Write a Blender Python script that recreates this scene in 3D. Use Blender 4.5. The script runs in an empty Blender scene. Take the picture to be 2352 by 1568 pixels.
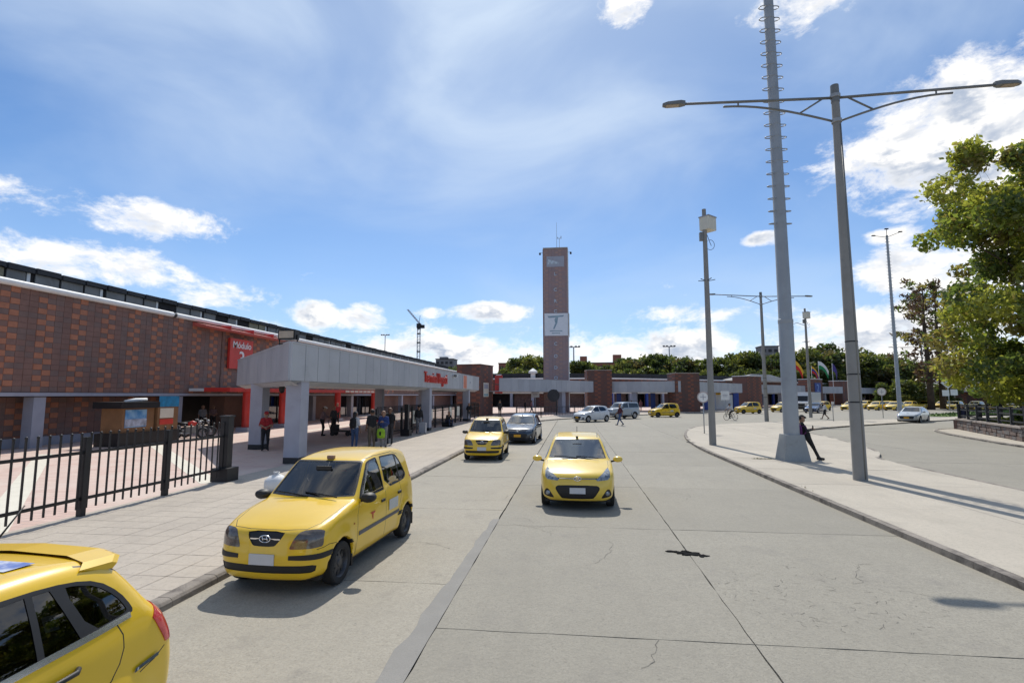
import bpy, bmesh, math, random
import numpy as np
from mathutils import Vector, Matrix
R = math.radians
random.seed(7); rng = np.random.default_rng(7)
sc = bpy.context.scene
COL = sc.collection

# ------------------------------------------------------------------ camera
YAW, PITCH, EYE = R(6.573), R(5.852), 2.55
cam_d = bpy.data.cameras.new('camera'); cam = bpy.data.objects.new('camera', cam_d); COL.objects.link(cam)
cam.location = (0, 0, EYE)
cam.rotation_euler = (math.pi / 2 + PITCH, 0, YAW)
cam_d.sensor_fit = 'HORIZONTAL'; cam_d.sensor_width = 36.0
cam_d.lens = 36.0 * 1200.0 / 2352.0
cam_d.clip_start = 0.05; cam_d.clip_end = 6000
sc.camera = cam

# ------------------------------------------------------------------ sun and sky
SUN_EL = R(52.0)
sun_h = Vector((-1.45, 9.25, 0)).normalized()
sun_dir = Vector((sun_h.x * math.cos(SUN_EL), sun_h.y * math.cos(SUN_EL), math.sin(SUN_EL)))
sl = bpy.data.lights.new('sun', 'SUN'); sl.energy = 4.0; sl.angle = R(0.5); sl.color = (1.0, 0.955, 0.88)
so = bpy.data.objects.new('sun', sl); COL.objects.link(so); so.location = sun_dir * 60
so.rotation_euler = sun_dir.to_track_quat('Z', 'Y').to_euler()

world = bpy.data.worlds.new('World'); sc.world = world; world.use_nodes = True
wt = world.node_tree; wt.nodes.clear()
class NG:
    """small helper to write node graphs as expressions"""
    def __init__(s, tree): s.t = tree
    def n(s, typ, **kw):
        nd = s.t.nodes.new(typ)
        for k, v in kw.items(): setattr(nd, k, v)
        return nd
    def link(s, a, b): s.t.links.new(a, b)
    def setin(s, sock, v):
        if hasattr(v, 'is_output') or isinstance(v, bpy.types.NodeSocket): s.t.links.new(v, sock)
        else: sock.default_value = v
    def m(s, op, a, b=None, c=None, clamp=False):
        nd = s.n('ShaderNodeMath', operation=op); nd.use_clamp = clamp
        s.setin(nd.inputs[0], a)
        if b is not None: s.setin(nd.inputs[1], b)
        if c is not None: s.setin(nd.inputs[2], c)
        return nd.outputs[0]
    def smooth(s, v, a, b):
        nd = s.n('ShaderNodeMapRange', interpolation_type='SMOOTHSTEP')
        s.setin(nd.inputs['Value'], v); nd.inputs['From Min'].default_value = a; nd.inputs['From Max'].default_value = b
        return nd.outputs['Result']
    def noise(s, vec, scale, detail=4, rough=0.55, dist=0.0):
        nd = s.n('ShaderNodeTexNoise'); nd.inputs['Scale'].default_value = scale; nd.inputs['Detail'].default_value = detail
        nd.inputs['Roughness'].default_value = rough; nd.inputs['Distortion'].default_value = dist
        if vec is not None: s.link(vec, nd.inputs['Vector'])
        return nd.outputs['Fac']
    def mix(s, f, a, b, blend='MIX'):
        nd = s.n('ShaderNodeMix', data_type='RGBA', blend_type=blend)
        s.setin(nd.inputs[0], f)
        for sock, v in ((nd.inputs[6], a), (nd.inputs[7], b)):
            if isinstance(v, bpy.types.NodeSocket): s.link(v, sock)
            else: sock.default_value = (*v, 1) if len(v) == 3 else v
        return nd.outputs[2]
    def ramp(s, f, stops):
        nd = s.n('ShaderNodeValToRGB'); el = nd.color_ramp.elements
        while len(el) > 1: el.remove(el[-1])
        for i, (p, c) in enumerate(stops):
            e = el[0] if i == 0 else el.new(p)
            e.position = p; e.color = (*c, 1)
        s.link(f, nd.inputs[0]); return nd.outputs[0]

def build_sky():
    g = NG(wt)
    sky = g.n('ShaderNodeTexSky', sky_type='NISHITA'); sky.sun_disc = False
    sky.sun_elevation = SUN_EL; sky.sun_rotation = math.atan2(sun_h.x, sun_h.y)
    sky.altitude = 2600; sky.air_density = 1.0; sky.dust_density = 0.45; sky.ozone_density = 3.0
    tc = g.n('ShaderNodeTexCoord'); d = tc.outputs['Generated']
    sep = g.n('ShaderNodeSeparateXYZ'); g.link(d, sep.inputs[0])
    az = g.m('ARCTAN2', sep.outputs[0], sep.outputs[1]); el = g.m('ARCSINE', sep.outputs[2])
    com = g.n('ShaderNodeCombineXYZ'); g.link(az, com.inputs[0]); g.link(el, com.inputs[1])
    v0 = com.outputs[0]
    def vm(op, a, b, c=None):
        nd = g.n('ShaderNodeVectorMath', operation=op)
        for s_, x in zip(nd.inputs, (a, b, c)):
            if x is None: continue
            if isinstance(x, tuple): s_.default_value = x
            else: g.link(x, s_)
        return nd.outputs[1] if op == 'DOT_PRODUCT' else nd.outputs[0]
    v = vm('MULTIPLY', v0, (1.0, 1.7, 1.0))
    n1 = g.noise(v, 9.0, 6, 0.66, 0.2)
    n1u = g.noise(vm('ADD', v, (0.008, 0.045, 0.0)), 9.0, 4, 0.66, 0.2)
    nz = g.m('MULTIPLY', g.m('SUBTRACT', n1, 0.52), 8.5)
    field = None
    for a, e, w, h, k in CLOUDS:
        q = vm('MULTIPLY', vm('SUBTRACT', v0, (R(a), R(e), 0.0)), (1 / R(w), 1 / R(h), 0.0))
        f = g.m('MULTIPLY_ADD', vm('DOT_PRODUCT', q, q), -k, k)
        field = f if field is None else g.m('MAXIMUM', field, f)
    field = g.m('MAXIMUM', field, -3.0)
    # fair-weather bank that runs all round the horizon, scattered cumulus everywhere above it
    bank = g.m('SUBTRACT', 1.30, g.m('MULTIPLY', g.m('ABSOLUTE', g.m('SUBTRACT', el, R(3.2))), 1 / R(3.6)))
    pz = vm('SCALE', d, (0, 0, 0)); pz.node.inputs['Scale'].default_value = 1.0
    dv = g.m('DIVIDE', 1.0, g.m('ADD', g.m('MAXIMUM', sep.outputs[2], 0.0), 0.35)); g.link(dv, pz.node.inputs['Scale'])
    scat = g.m('SUBTRACT', g.m('MULTIPLY_ADD', g.noise(pz, 2.6, 5, 0.6), 15.0, -7.6), g.m('MULTIPLY', g.smooth(el, R(46), R(37)), 12.0))
    field = g.m('MAXIMUM', field, bank)
    field0 = field; field = g.m('ADD', field, nz); dens = g.smooth(g.m('MAXIMUM', field, scat), -0.15, 1.75)
    mp = g.n('ShaderNodeMapping'); mp.inputs['Rotation'].default_value = (0, 0, R(-52)); mp.inputs['Scale'].default_value = (1.0, 2.3, 1.0); mp.inputs['Location'].default_value = (0.35, 0.1, 0)
    g.link(v0, mp.inputs[0])
    ci = g.noise(mp.outputs[0], 1.9, 6, 0.5, 0.5)
    sd_ = vm('DOT_PRODUCT', d, tuple(sun_dir)); glow = g.m('POWER', g.m('MAXIMUM', sd_, 0.0), 5.0)
    veil = g.m('MULTIPLY_ADD', g.smooth(ci, 0.34, 0.76), g.m('MULTIPLY_ADD', glow, 0.34, 0.30), g.m('MULTIPLY_ADD', glow, 0.55, 0.03), clamp=True)
    lit = g.smooth(g.m('SUBTRACT', n1, n1u), -0.13, 0.10)
    thick = g.smooth(field, 0.5, 2.4)
    gr = g.m('MULTIPLY', thick, g.m('SUBTRACT', 1.0, lit))
    K = 1.0 / SKY_STRENGTH
    ccol = g.mix(gr, (1.15 * K, 1.13 * K, 1.10 * K), (0.46 * K, 0.54 * K, 0.68 * K))
    hs = g.n('ShaderNodeHueSaturation'); hs.inputs['Saturation'].default_value = SKY_SAT
    g.link(sky.outputs[0], hs.inputs['Color'])
    c1 = g.mix(veil, hs.outputs[0], (0.70 * K, 0.83 * K, 1.0 * K))
    c1 = g.mix(g.m('MULTIPLY', g.smooth(el, R(24), R(1)), 0.5), c1, (0.60 * K, 0.76 * K, 0.97 * K))
    c2 = g.mix(dens, c1, ccol)
    bg = g.n('ShaderNodeBackground'); g.link(c2, bg.inputs[0]); bg.inputs[1].default_value = SKY_STRENGTH
    out = g.n('ShaderNodeOutputWorld'); g.link(bg.outputs[0], out.inputs[0])
    world.cycles.sampling_method = 'MANUAL'; world.cycles.sample_map_resolution = 512
SKY_STRENGTH, SKY_SAT = 0.14, 1.25
# azimuth, elevation, half width, half height (degrees), weight
CLOUDS = [(38.0, 20.5, 14.0, 6.8, 2.6), (46, 11, 7, 6, 2.4), (33.5, 10.8, 8, 3.0, 2.2), (30, 5.5, 9, 3.6, 2.6),
          (6.5, 38.0, 3.4, 2.2, 1.9), (24.5, 35.5, 5.0, 4.0, 1.3), (-44, 15.6, 9.0, 1.9, 1.2), (-47, 11.2, 12, 2.2, 1.7), (-36, 9.4, 6, 1.6, 1.5),
          (-27.5, 8.2, 3.6, 1.7, 2.2), (-23.0, 8.0, 3.0, 2.0, 2.2), (-9.2, 9.0, 5.6, 1.3, 2.2), (-15.5, 8.9, 2.2, .7, 1.5),
          (-12, 4.6, 12, 2.2, 2.3), (9.0, 4.8, 10, 2.6, 2.5), (19.3, 15.2, 2.2, 0.9, 2.0), (13, 8.4, 5, 1.2, 1.3), (37, 33, 1.4, 1.2, 1.4), (30.5, 14, 3, .9, 1.5)]
build_sky()

# ------------------------------------------------------------------ view
sc.view_settings.view_transform = 'Standard'; sc.view_settings.look = 'None'
sc.view_settings.exposure = 0.0; sc.view_settings.gamma = 1.0; sc.view_settings.use_curve_mapping = False
sc.render.engine = 'CYCLES'
sc.cycles.use_denoising = True
sc.cycles.max_bounces = 6; sc.cycles.transparent_max_bounces = 12; sc.cycles.sample_clamp_indirect = 6

# ------------------------------------------------------------------ materials
MATS = {}
def lin(c): return tuple(((x / 255) / 12.92 if x / 255 <= 0.04045 else ((x / 255 + 0.055) / 1.055) ** 2.4) for x in c)
def mat(name, col, rough=0.6, metal=0.0, var=0.12, scale=3.0, col2=None, bump=0.0, bscale=30.0, coat=0.0, fine=0.0, spec=0.5, coords='pos', dirt=None, sheen=0, grain=False):
    if name in MATS: return MATS[name]
    m = bpy.data.materials.new(name); m.use_nodes = True; t = m.node_tree; g = NG(t)
    b = t.nodes['Principled BSDF']
    if coords == 'pos': vec = g.n('ShaderNodeNewGeometry').outputs['Position']
    else: vec = g.n('ShaderNodeTexCoord').outputs['Object']
    c = col; c2 = col2 if col2 else tuple(x * (1 - var * 2) for x in col)
    f = g.smooth(g.noise(vec, scale, 5, 0.6), 0.3, 0.7)
    out = g.mix(f, c, c2)
    if fine: out = g.mix(g.smooth(g.noise(vec, bscale * 2, 3, 0.7), 0.35, 0.68), out, tuple(x * (1 - fine) for x in col))
    if grain:
        mp_ = g.n('ShaderNodeMapping'); mp_.inputs['Scale'].default_value = (1.5, .10, 1.0); g.link(vec, mp_.inputs[0])
        out = g.mix(g.m('MULTIPLY', g.smooth(g.noise(mp_.outputs[0], 1.0, 4, 0.6), 0.45, 0.75), 0.30), out, tuple(x * .66 for x in col))
        out = g.mix(g.m('MULTIPLY', g.smooth(g.noise(vec, 13.0, 5, 0.8), 0.40, 0.70), 0.46), out, tuple(x * .62 for x in col))
        out = g.mix(g.m('MULTIPLY', g.smooth(g.noise(vec, 24.0, 2, 0.6), 0.64, 0.70), 0.55), out, tuple(x * .45 for x in col))
    if dirt:
        dcol, dscale, lo, hi, amt = dirt
        out = g.mix(g.m('MULTIPLY', g.smooth(g.noise(vec, dscale, 7, 0.65, 0.5), lo, hi), amt), out, dcol)
    if grain and name != 'paver_concrete':
        oi = g.n('ShaderNodeObjectInfo'); out = g.mix(g.m('MULTIPLY', oi.outputs['Random'], 0.30), out, tuple(x * .62 for x in col))
    g.link(out, b.inputs['Base Color'])
    b.inputs['Roughness'].default_value = rough; b.inputs['Metallic'].default_value = metal
    b.inputs['Coat Weight'].default_value = coat; b.inputs['Coat Roughness'].default_value = 0.04
    b.inputs['Specular IOR Level'].default_value = spec
    if bump:
        bn = g.n('ShaderNodeBump'); bn.inputs['Strength'].default_value = bump; bn.inputs['Distance'].default_value = 0.02
        g.link(g.noise(vec, bscale, 5, 0.65), bn.inputs['Height']); g.link(bn.outputs[0], b.inputs['Normal'])
    MATS[name] = m; return m
def glass_mat(name, tint, refl=(1, 1, 1), minr=0.04):
    if name in MATS: return MATS[name]
    m = bpy.data.materials.new(name); m.use_nodes = True; t = m.node_tree; t.nodes.clear(); g = NG(t)
    tr = g.n('ShaderNodeBsdfTransparent'); tr.inputs[0].default_value = (*tint, 1)
    gl = g.n('ShaderNodeBsdfGlossy'); gl.inputs[0].default_value = (*refl, 1); gl.inputs['Roughness'].default_value = 0.01
    lw = g.n('ShaderNodeFresnel'); lw.inputs[0].default_value = 1.52
    mx = g.n('ShaderNodeMixShader'); g.link(g.m('MAXIMUM', g.m('MULTIPLY', lw.outputs[0], 1.7), minr), mx.inputs[0])
    g.link(tr.outputs[0], mx.inputs[1]); g.link(gl.outputs[0], mx.inputs[2])
    out = g.n('ShaderNodeOutputMaterial'); g.link(mx.outputs[0], out.inputs[0])
    MATS[name] = m; return m

# ------------------------------------------------------------------ mesh helpers
def tagobj(o, label=None, cat=None, group=None, kind=None):
    if label: o['label'] = label
    if cat: o['category'] = cat
    if group: o['group'] = group
    if kind: o['kind'] = kind
    return o
def thing(name, label, cat, loc=(0, 0, 0), rz=0.0, group=None):
    o = bpy.data.objects.new(name, None); COL.objects.link(o); o.location = loc; o.rotation_euler = (0, 0, rz)
    o.empty_display_size = 0.2
    return tagobj(o, label, cat, group)
def link(name, me, parent=None, loc=(0, 0, 0), rz=0.0):
    o = bpy.data.objects.new(name, me); COL.objects.link(o); o.parent = parent; o.location = loc; o.rotation_euler = (0, 0, rz)
    return o
def copy_tree(o, parent=None):
    c = o.copy(); COL.objects.link(c); c.parent = parent
    for ch in list(o.children): copy_tree(ch, c)
    return c
class MB:
    def __init__(s): s.v = []; s.f = []; s.m = []
    def add(s, vs, fs, mi=0):
        k = len(s.v); s.v += [tuple(p) for p in vs]
        s.f += [tuple(i + k for i in f) for f in fs]; s.m += [mi] * len(fs); return s
    def box(s, x0, x1, y0, y1, z0, z1, mi=0):
        return s.add([(x0, y0, z0), (x1, y0, z0), (x1, y1, z0), (x0, y1, z0), (x0, y0, z1), (x1, y0, z1), (x1, y1, z1), (x0, y1, z1)],
                     [(0, 3, 2, 1), (4, 5, 6, 7), (0, 1, 5, 4), (1, 2, 6, 5), (2, 3, 7, 6), (3, 0, 4, 7)], mi)
    def obox(s, c, ux, uy, hx, hy, z0, z1, mi=0):
        """box with its own horizontal axes: centre c, half sizes hx along ux, hy along uy"""
        cx, cy = c; P = []
        for z in (z0, z1):
            for sx, sy in ((-1, -1), (1, -1), (1, 1), (-1, 1)):
                P.append((cx + ux[0] * hx * sx + uy[0] * hy * sy, cy + ux[1] * hx * sx + uy[1] * hy * sy, z))
        return s.add(P, [(0, 3, 2, 1), (4, 5, 6, 7), (0, 1, 5, 4), (1, 2, 6, 5), (2, 3, 7, 6), (3, 0, 4, 7)], mi)
    def beam(s, a, b, w, h, mi=0):
        """rectangular bar from a to b"""
        a = Vector(a); b = Vector(b); d = (b - a).normalized()
        u = Vector((0, 0, 1)).cross(d)
        if u.length < 1e-4: u = Vector((1, 0, 0))
        u.normalize(); w2 = d.cross(u)
        P = []
        for p in (a, b):
            for sx, sy in ((-1, -1), (1, -1), (1, 1), (-1, 1)): P.append(p + u * (w / 2 * sx) + w2 * (h / 2 * sy))
        return s.add(P, [(0, 3, 2, 1), (4, 5, 6, 7), (0, 1, 5, 4), (1, 2, 6, 5), (2, 3, 7, 6), (3, 0, 4, 7)], mi)
    def prism(s, poly, z0, z1, mi=0, bottom=False):
        n = len(poly)
        vs = [(p[0], p[1], z0) for p in poly] + [(p[0], p[1], z1) for p in poly]
        fs = [tuple(range(n, 2 * n))] + [(i, (i + 1) % n, n + (i + 1) % n, n + i) for i in range(n)]
        if bottom: fs.append(tuple(reversed(range(n))))
        return s.add(vs, fs, mi)
    def tube(s, pts, r, n=8, mi=0, caps=True):
        pts = [Vector(p) for p in pts]; rs = r if isinstance(r, (list, tuple)) else [r] * len(pts)
        vs = []; fs = []; ref = None
        for i, p in enumerate(pts):
            d = (pts[min(i + 1, len(pts) - 1)] - pts[max(i - 1, 0)]).normalized()
            if ref is None: ref = Vector((1, 0, 0)) if abs(d.x) < 0.8 else Vector((0, 1, 0))
            u = (ref - d * ref.dot(d)).normalized(); ref = u; w = d.cross(u)
            for k in range(n):
                a = 2 * math.pi * k / n; vs.append(p + (u * math.cos(a) + w * math.sin(a)) * rs[i])
        for i in range(len(pts) - 1):
            for k in range(n):
                k2 = (k + 1) % n; fs.append((i * n + k, i * n + k2, (i + 1) * n + k2, (i + 1) * n + k))
        if caps:
            fs.append(tuple(reversed(range(n)))); fs.append(tuple(range((len(pts) - 1) * n, len(pts) * n)))
        return s.add(vs, fs, mi)
    def lathe(s, prof, n=24, axis='z', c=(0, 0, 0), mi=0):
        """prof: list of (radius, height)"""
        vs = []; fs = []
        for r, h in prof:
            for k in range(n):
                a = 2 * math.pi * k / n; x, y = r * math.cos(a), r * math.sin(a)
                p = (x, y, h) if axis == 'z' else ((h, x, y) if axis == 'x' else (y, h, x))
                vs.append((p[0] + c[0], p[1] + c[1], p[2] + c[2]))
        for i in range(len(prof) - 1):
            for k in range(n):
                k2 = (k + 1) % n; fs.append((i * n + k, i * n + k2, (i + 1) * n + k2, (i + 1) * n + k))
        return s.add(vs, fs, mi)
    def mesh(s, name, mats, smooth=False, angle=None, off=(0, 0, 0)):
        me = bpy.data.meshes.new(name)
        ox, oy, oz = off
        me.from_pydata([(x - ox, y - oy, z - oz) for x, y, z in s.v], [], s.f)
        for m in (mats if isinstance(mats, (list, tuple)) else [mats]): me.materials.append(m)
        if len(set(s.m)) > 1: me.polygons.foreach_set('material_index', s.m)
        if smooth:
            me.polygons.foreach_set('use_smooth', [True] * len(me.polygons))
            if angle: me.set_sharp_from_angle(angle=R(angle))
        me.update(); return me
    def build(s, name, mats, parent=None, smooth=False, angle=None, local=False):
        """world-space geometry; parents have no rotation"""
        off = (0, 0, 0)
        if parent is not None and not local:
            o = parent
            w = Vector((0, 0, 0))
            while o is not None: w += o.location; o = o.parent
            off = tuple(w)
        return link(name, s.mesh(name, mats, smooth, angle, off), parent)
def chaikin(pts, it=2, closed=True):
    for _ in range(it):
        q = []; n = len(pts)
        for i in range(n if closed else n - 1):
            a = pts[i]; b = pts[(i + 1) % n]
            q.append((a[0] * .75 + b[0] * .25, a[1] * .75 + b[1] * .25)); q.append((a[0] * .25 + b[0] * .75, a[1] * .25 + b[1] * .75))
        if not closed: q = [pts[0]] + q + [pts[-1]]
        pts = q
    return pts
def clip_poly(poly, a, b, c):
    """keep a*x+b*y<=c"""
    out = []; n = len(poly)
    for i in range(n):
        p, q = poly[i], poly[(i + 1) % n]; dp = a * p[0] + b * p[1] - c; dq = a * q[0] + b * q[1] - c
        if dp <= 0: out.append(p)
        if (dp < 0 < dq) or (dq < 0 < dp):
            t = dp / (dp - dq); out.append((p[0] + (q[0] - p[0]) * t, p[1] + (q[1] - p[1]) * t))
    return out
def clip_rect(poly, x0, x1, y0, y1):
    for h in ((-1, 0, -x0), (1, 0, x1), (0, -1, -y0), (0, 1, y1)):
        poly = clip_poly(poly, *h)
        if len(poly) < 3: return []
    return poly
def area(p): return 0.5 * sum(p[i][0] * p[(i + 1) % len(p)][1] - p[(i + 1) % len(p)][0] * p[i][1] for i in range(len(p)))
def text_mesh(txt, size, depth=0.02, font_bold=0.0, align='CENTER'):
    cu = bpy.data.curves.new('lettering', 'FONT'); cu.body = txt; cu.size = size; cu.extrude = depth / 2; cu.offset = font_bold
    cu.align_x = align; cu.align_y = 'CENTER'; cu.resolution_u = 3
    o = bpy.data.objects.new('lettering', cu); COL.objects.link(o)
    me = bpy.data.meshes.new_from_object(o.evaluated_get(bpy.context.evaluated_depsgraph_get()))
    bpy.data.objects.remove(o); bpy.data.curves.remove(cu); me.name = 'lettering'
    return me
def put_text(name, txt, size, material, parent, loc, facing, depth=0.03, bold=0.0, sx=1.0):
    """lettering on a vertical face; facing = horizontal outward normal (nx,ny); loc in the parent's frame"""
    me = text_mesh(txt, size, depth, bold); me.materials.clear(); me.materials.append(material)
    o = link(name, me, parent, loc); o.rotation_euler = (math.pi / 2, 0, math.atan2(facing[0], -facing[1])); o.scale = (sx, 1, 1)
    return o

M_ = dict(
    road=mat('road_concrete', (0.35, 0.323, 0.262), 0.85, var=0.07, scale=0.5, bump=0.5, bscale=26, fine=0.24, grain=True, dirt=((0.19, 0.175, 0.155), 1.6, 0.52, 0.8, 0.55)),
    road2=mat('road_concrete_pale', (0.42, 0.382, 0.307), 0.88, var=0.07, scale=0.6, bump=0.5, bscale=26, fine=0.26, grain=True, dirt=((0.20, 0.18, 0.155), 1.8, 0.52, 0.78, 0.6)),
    bed=mat('paver_bed', (0.40, 0.35, 0.29), 0.95, var=0.15),
    hair=mat('crack_dark', (0.165, 0.152, 0.132), 0.95, var=0.2),  # dark line colour of the cracks in the slabs
    joint=mat('joint_filler', (0.105, 0.095, 0.085), 0.95, var=0.2),
    patch=mat('tar_patch', (0.285, 0.272, 0.245), 0.9, var=0.08, scale=2, bump=0.3, bscale=60, fine=0.2),
    tar=mat('hot_tar', (0.010, 0.010, 0.010), 0.95, var=0.2, bump=0.6, bscale=25, spec=0.1),
    paver=mat('paver_concrete', (0.505, 0.442, 0.364), 0.85, var=0.06, scale=0.6, bump=0.25, bscale=60, fine=0.14, grain=True, dirt=((0.27, 0.235, 0.20), 0.7, 0.46, 0.8, 0.5)),
    island=mat('island_concrete', (0.55, 0.492, 0.40), 0.88, var=0.07, scale=0.5, bump=0.3, bscale=40, fine=0.16, grain=True, dirt=((0.26, 0.235, 0.195), 0.7, 0.45, 0.8, 0.5)),
    kerb=mat('kerb_stone', (0.33, 0.29, 0.245), 0.9, var=0.12, scale=1.5, bump=0.4, bscale=30, fine=0.25, dirt=((0.06, 0.05, 0.044), 2.5, 0.40, 0.72, 0.85)),  # dark mix is real stain plus shade of the kerb face put into colour
    soil=mat('soil', (0.16, 0.14, 0.11), 0.95, var=0.2, scale=0.2, bump=0.5, bscale=12),
    brick_o=mat('brick_orange', (0.47, 0.19, 0.105), 0.75, var=0.16, scale=1.6, bump=0.5, bscale=14, fine=0.22),
    brick_b=mat('brick_brown', (0.25, 0.138, 0.108), 0.75, var=0.16, scale=1.3, bump=0.5, bscale=14, fine=0.2),
    brick_g=mat('brick_grey', (0.22, 0.142, 0.12), 0.75, var=0.16, scale=1.3, bump=0.5, bscale=14, fine=0.2),
    mortar=mat('mortar_dark', (0.20, 0.122, 0.098), 0.95, var=0.2),
    fascia=mat('fascia_steel', (0.42, 0.435, 0.46), 0.5, 0.0, var=0.05, scale=0.8, bump=0.05, bscale=8, dirt=((0.22, 0.23, 0.25), 1.2, 0.5, 0.85, 0.4)),
    fascia2=mat('fascia_steel_b', (0.385, 0.40, 0.43), 0.5, 0.0, var=0.05, scale=0.8, bump=0.05, bscale=8, dirt=((0.22, 0.23, 0.25), 1.2, 0.5, 0.85, 0.4)),
    column=mat('column_paint', (0.36, 0.37, 0.43), 0.7, var=0.07, scale=1.0, bump=0.1, dirt=((0.22, 0.22, 0.24), 1.8, 0.5, 0.85, 0.4)),
    white=mat('white_paint', (0.78, 0.78, 0.76), 0.55, var=0.05, scale=1.2, dirt=((0.45, 0.42, 0.38), 2.0, 0.55, 0.9, 0.4)),
    offw=mat('cream_board', (0.70, 0.66, 0.55), 0.7, var=0.05),
    black=mat('black_metal', (0.018, 0.018, 0.02), 0.5, var=0.2, spec=0.4),
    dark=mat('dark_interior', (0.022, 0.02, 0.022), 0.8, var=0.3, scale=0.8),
    roofd=mat('roof_dark_sheet', (0.035, 0.036, 0.04), 0.7, var=0.2, scale=0.6),
    clere=mat('clerestory_sheet', (0.25, 0.25, 0.245), 0.6, var=0.12, scale=0.7, dirt=((0.10, 0.09, 0.08), 1.5, 0.5, 0.8, 0.5)),
    clere2=mat('clerestory_sheet_tan', (0.34, 0.30, 0.20), 0.7, var=0.15, scale=0.7),
    red=mat('red_paint', (0.62, 0.045, 0.032), 0.45, var=0.1, scale=1.0, dirt=((0.2, 0.03, 0.03), 2, 0.55, 0.85, 0.4)),
    redsun=mat('red_awning_sunlit', (0.56, 0.12, 0.09), 0.6, var=0.1, scale=1.0),  # paler red: sunlit look of the hood top put into its colour
    blue=mat('blue_paint', (0.02, 0.06, 0.30), 0.5, var=0.1),
    galv=mat('galvanised_steel', (0.36, 0.375, 0.385), 0.55, 0.25, var=0.07, scale=1.2, bump=0.05, dirt=((0.2, 0.2, 0.2), 1.4, 0.5, 0.85, 0.4)),
    concp=mat('concrete_pole', (0.30, 0.29, 0.27), 0.85, var=0.1, scale=0.9, bump=0.2, fine=0.15, dirt=((0.16, 0.15, 0.13), 1.6, 0.5, 0.8, 0.4)),
    conb=mat('concrete_base', (0.36, 0.375, 0.37), 0.9, var=0.1, scale=1.5, bump=0.4, fine=0.2, dirt=((0.2, 0.19, 0.17), 2.2, 0.5, 0.8, 0.5)),
    lampbody=mat('lamp_grey', (0.20, 0.20, 0.19), 0.5, 0.2, var=0.08),
    lens=mat('lamp_lens', (0.42, 0.34, 0.25), 0.25, var=0.1),
    grass=mat('grass_blades', (0.10, 0.16, 0.03), 0.8, var=0.25, scale=2.0),
    drygrass=mat('dry_grass', (0.24, 0.22, 0.08), 0.85, var=0.25, scale=2.0),
    bark=mat('bark', (0.085, 0.06, 0.042), 0.9, var=0.25, scale=2.5, bump=0.7, bscale=12),
    stone=mat('rubble_stone', (0.20, 0.145, 0.12), 0.85, var=0.2, scale=1.5, bump=0.7, bscale=10, fine=0.25),
    stone2=mat('rubble_stone_grey', (0.185, 0.165, 0.155), 0.85, var=0.2, scale=1.5, bump=0.7, bscale=10, fine=0.25),
    cap=mat('coping_stone', (0.34, 0.29, 0.25), 0.85, var=0.1, scale=1.5, bump=0.3),
    wood=mat('plywood', (0.24, 0.125, 0.055), 0.7, var=0.1, scale=2.0),
)
# ================================================================== SETTING
KERB_L = [(-4.75, -6), (-4.75, 38), (-4.62, 42), (-4.1, 46.5), (-2.8, 51.5), (-0.25, 56), (4.2, 61.8), (8.9, 67.6), (14.2, 72.9), (20.3, 78.9), (30.6, 91), (44.5, 107), (63.4, 129.6), (100, 172)]
def smooth_open(pts, it=2): return chaikin(pts, it, closed=False)
KERB_L = smooth_open(KERB_L)
def offset_line(pts, d):
    """parallel line, d to the left of travel"""
    out = []
    for i, p in enumerate(pts):
        a = Vector(pts[max(i - 1, 0)]); b = Vector(pts[min(i + 1, len(pts) - 1)]); t = (b - a).normalized()
        out.append((p[0] - t.y * d, p[1] + t.x * d))
    return out
def resample(pts, step):
    out = [pts[0]]; acc = 0.0
    for i in range(len(pts) - 1):
        a = Vector(pts[i]); b = Vector(pts[i + 1]); L = (b - a).length; pos = step - acc
        while pos <= L:
            q = a + (b - a) * (pos / L); out.append((q.x, q.y)); pos += step
        acc = L - (pos - step)
    return out

gm = MB(); gm.add([(-3000, -600, -0.16), (3000, -600, -0.16), (3000, 4500, -0.16), (-3000, 4500, -0.16)], [(0, 1, 2, 3)])
tagobj(gm.build('ground', M_['soil']), kind='structure')

# ---- road: a dark bed with concrete slabs on it
rb = MB(); rb.add([(-6, -8, -0.035), (140, -8, -0.035), (140, 190, -0.035), (-6, 190, -0.035)], [(0, 1, 2, 3)])
road = tagobj(rb.build('road', M_['joint']), kind='structure')
def jitter_rect(x0, x1, y0, y1, gap, amp):
    x0 += gap; x1 -= gap; y0 += gap; y1 -= gap; P = []
    def edge(ax, ay, bx, by):
        L = math.hypot(bx - ax, by - ay); n = max(1, int(L / 0.28))
        for i in range(n):
            t = i / n; j = 0 if i == 0 else random.uniform(-amp, amp)
            nx, ny = (by - ay) / L, -(bx - ax) / L
            P.append((ax + (bx - ax) * t + nx * j, ay + (by - ay) * t + ny * j))
    edge(x0, y0, x1, y0); edge(x1, y0, x1, y1); edge(x1, y1, x0, y1); edge(x0, y1, x0, y0)
    return P
rows = [10.35 + 4.55 * k for k in range(-4, 9)]
def slab(x0, x1, y0, y1, m, gap=0.0065, amp=0.005):
    mb = MB(); mb.prism(jitter_rect(x0, x1, y0, y1, gap, amp * 1.6), -0.03, random.uniform(-0.003, 0.0))
    mb.build('concrete_slab', m, road)
for k in range(len(rows) - 1):
    y0, y1 = rows[k], rows[k + 1]
    slab(-4.80, -1.52, y0 + (1.3 if k else 0), y1 + 1.3, M_['road2'])
    if k == 0: slab(-4.80, -1.52, y0 - 3, y0 + 1.3, M_['road2'])
    slab(-1.50, 1.80, y0, y1, M_['road']); slab(1.80, 6.05, y0, y1, M_['road'])
    if y0 > 26: slab(6.05, 10.9, y0 + 1.0, y1 + 1.0, M_['road'])
    for c in range(4): slab(10.9 + 4.4 * c, 10.9 + 4.4 * (c + 1), y0 + 2.0, y1 + 2.0, M_['road'])
fr = MB()
Y1 = rows[-1]
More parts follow.
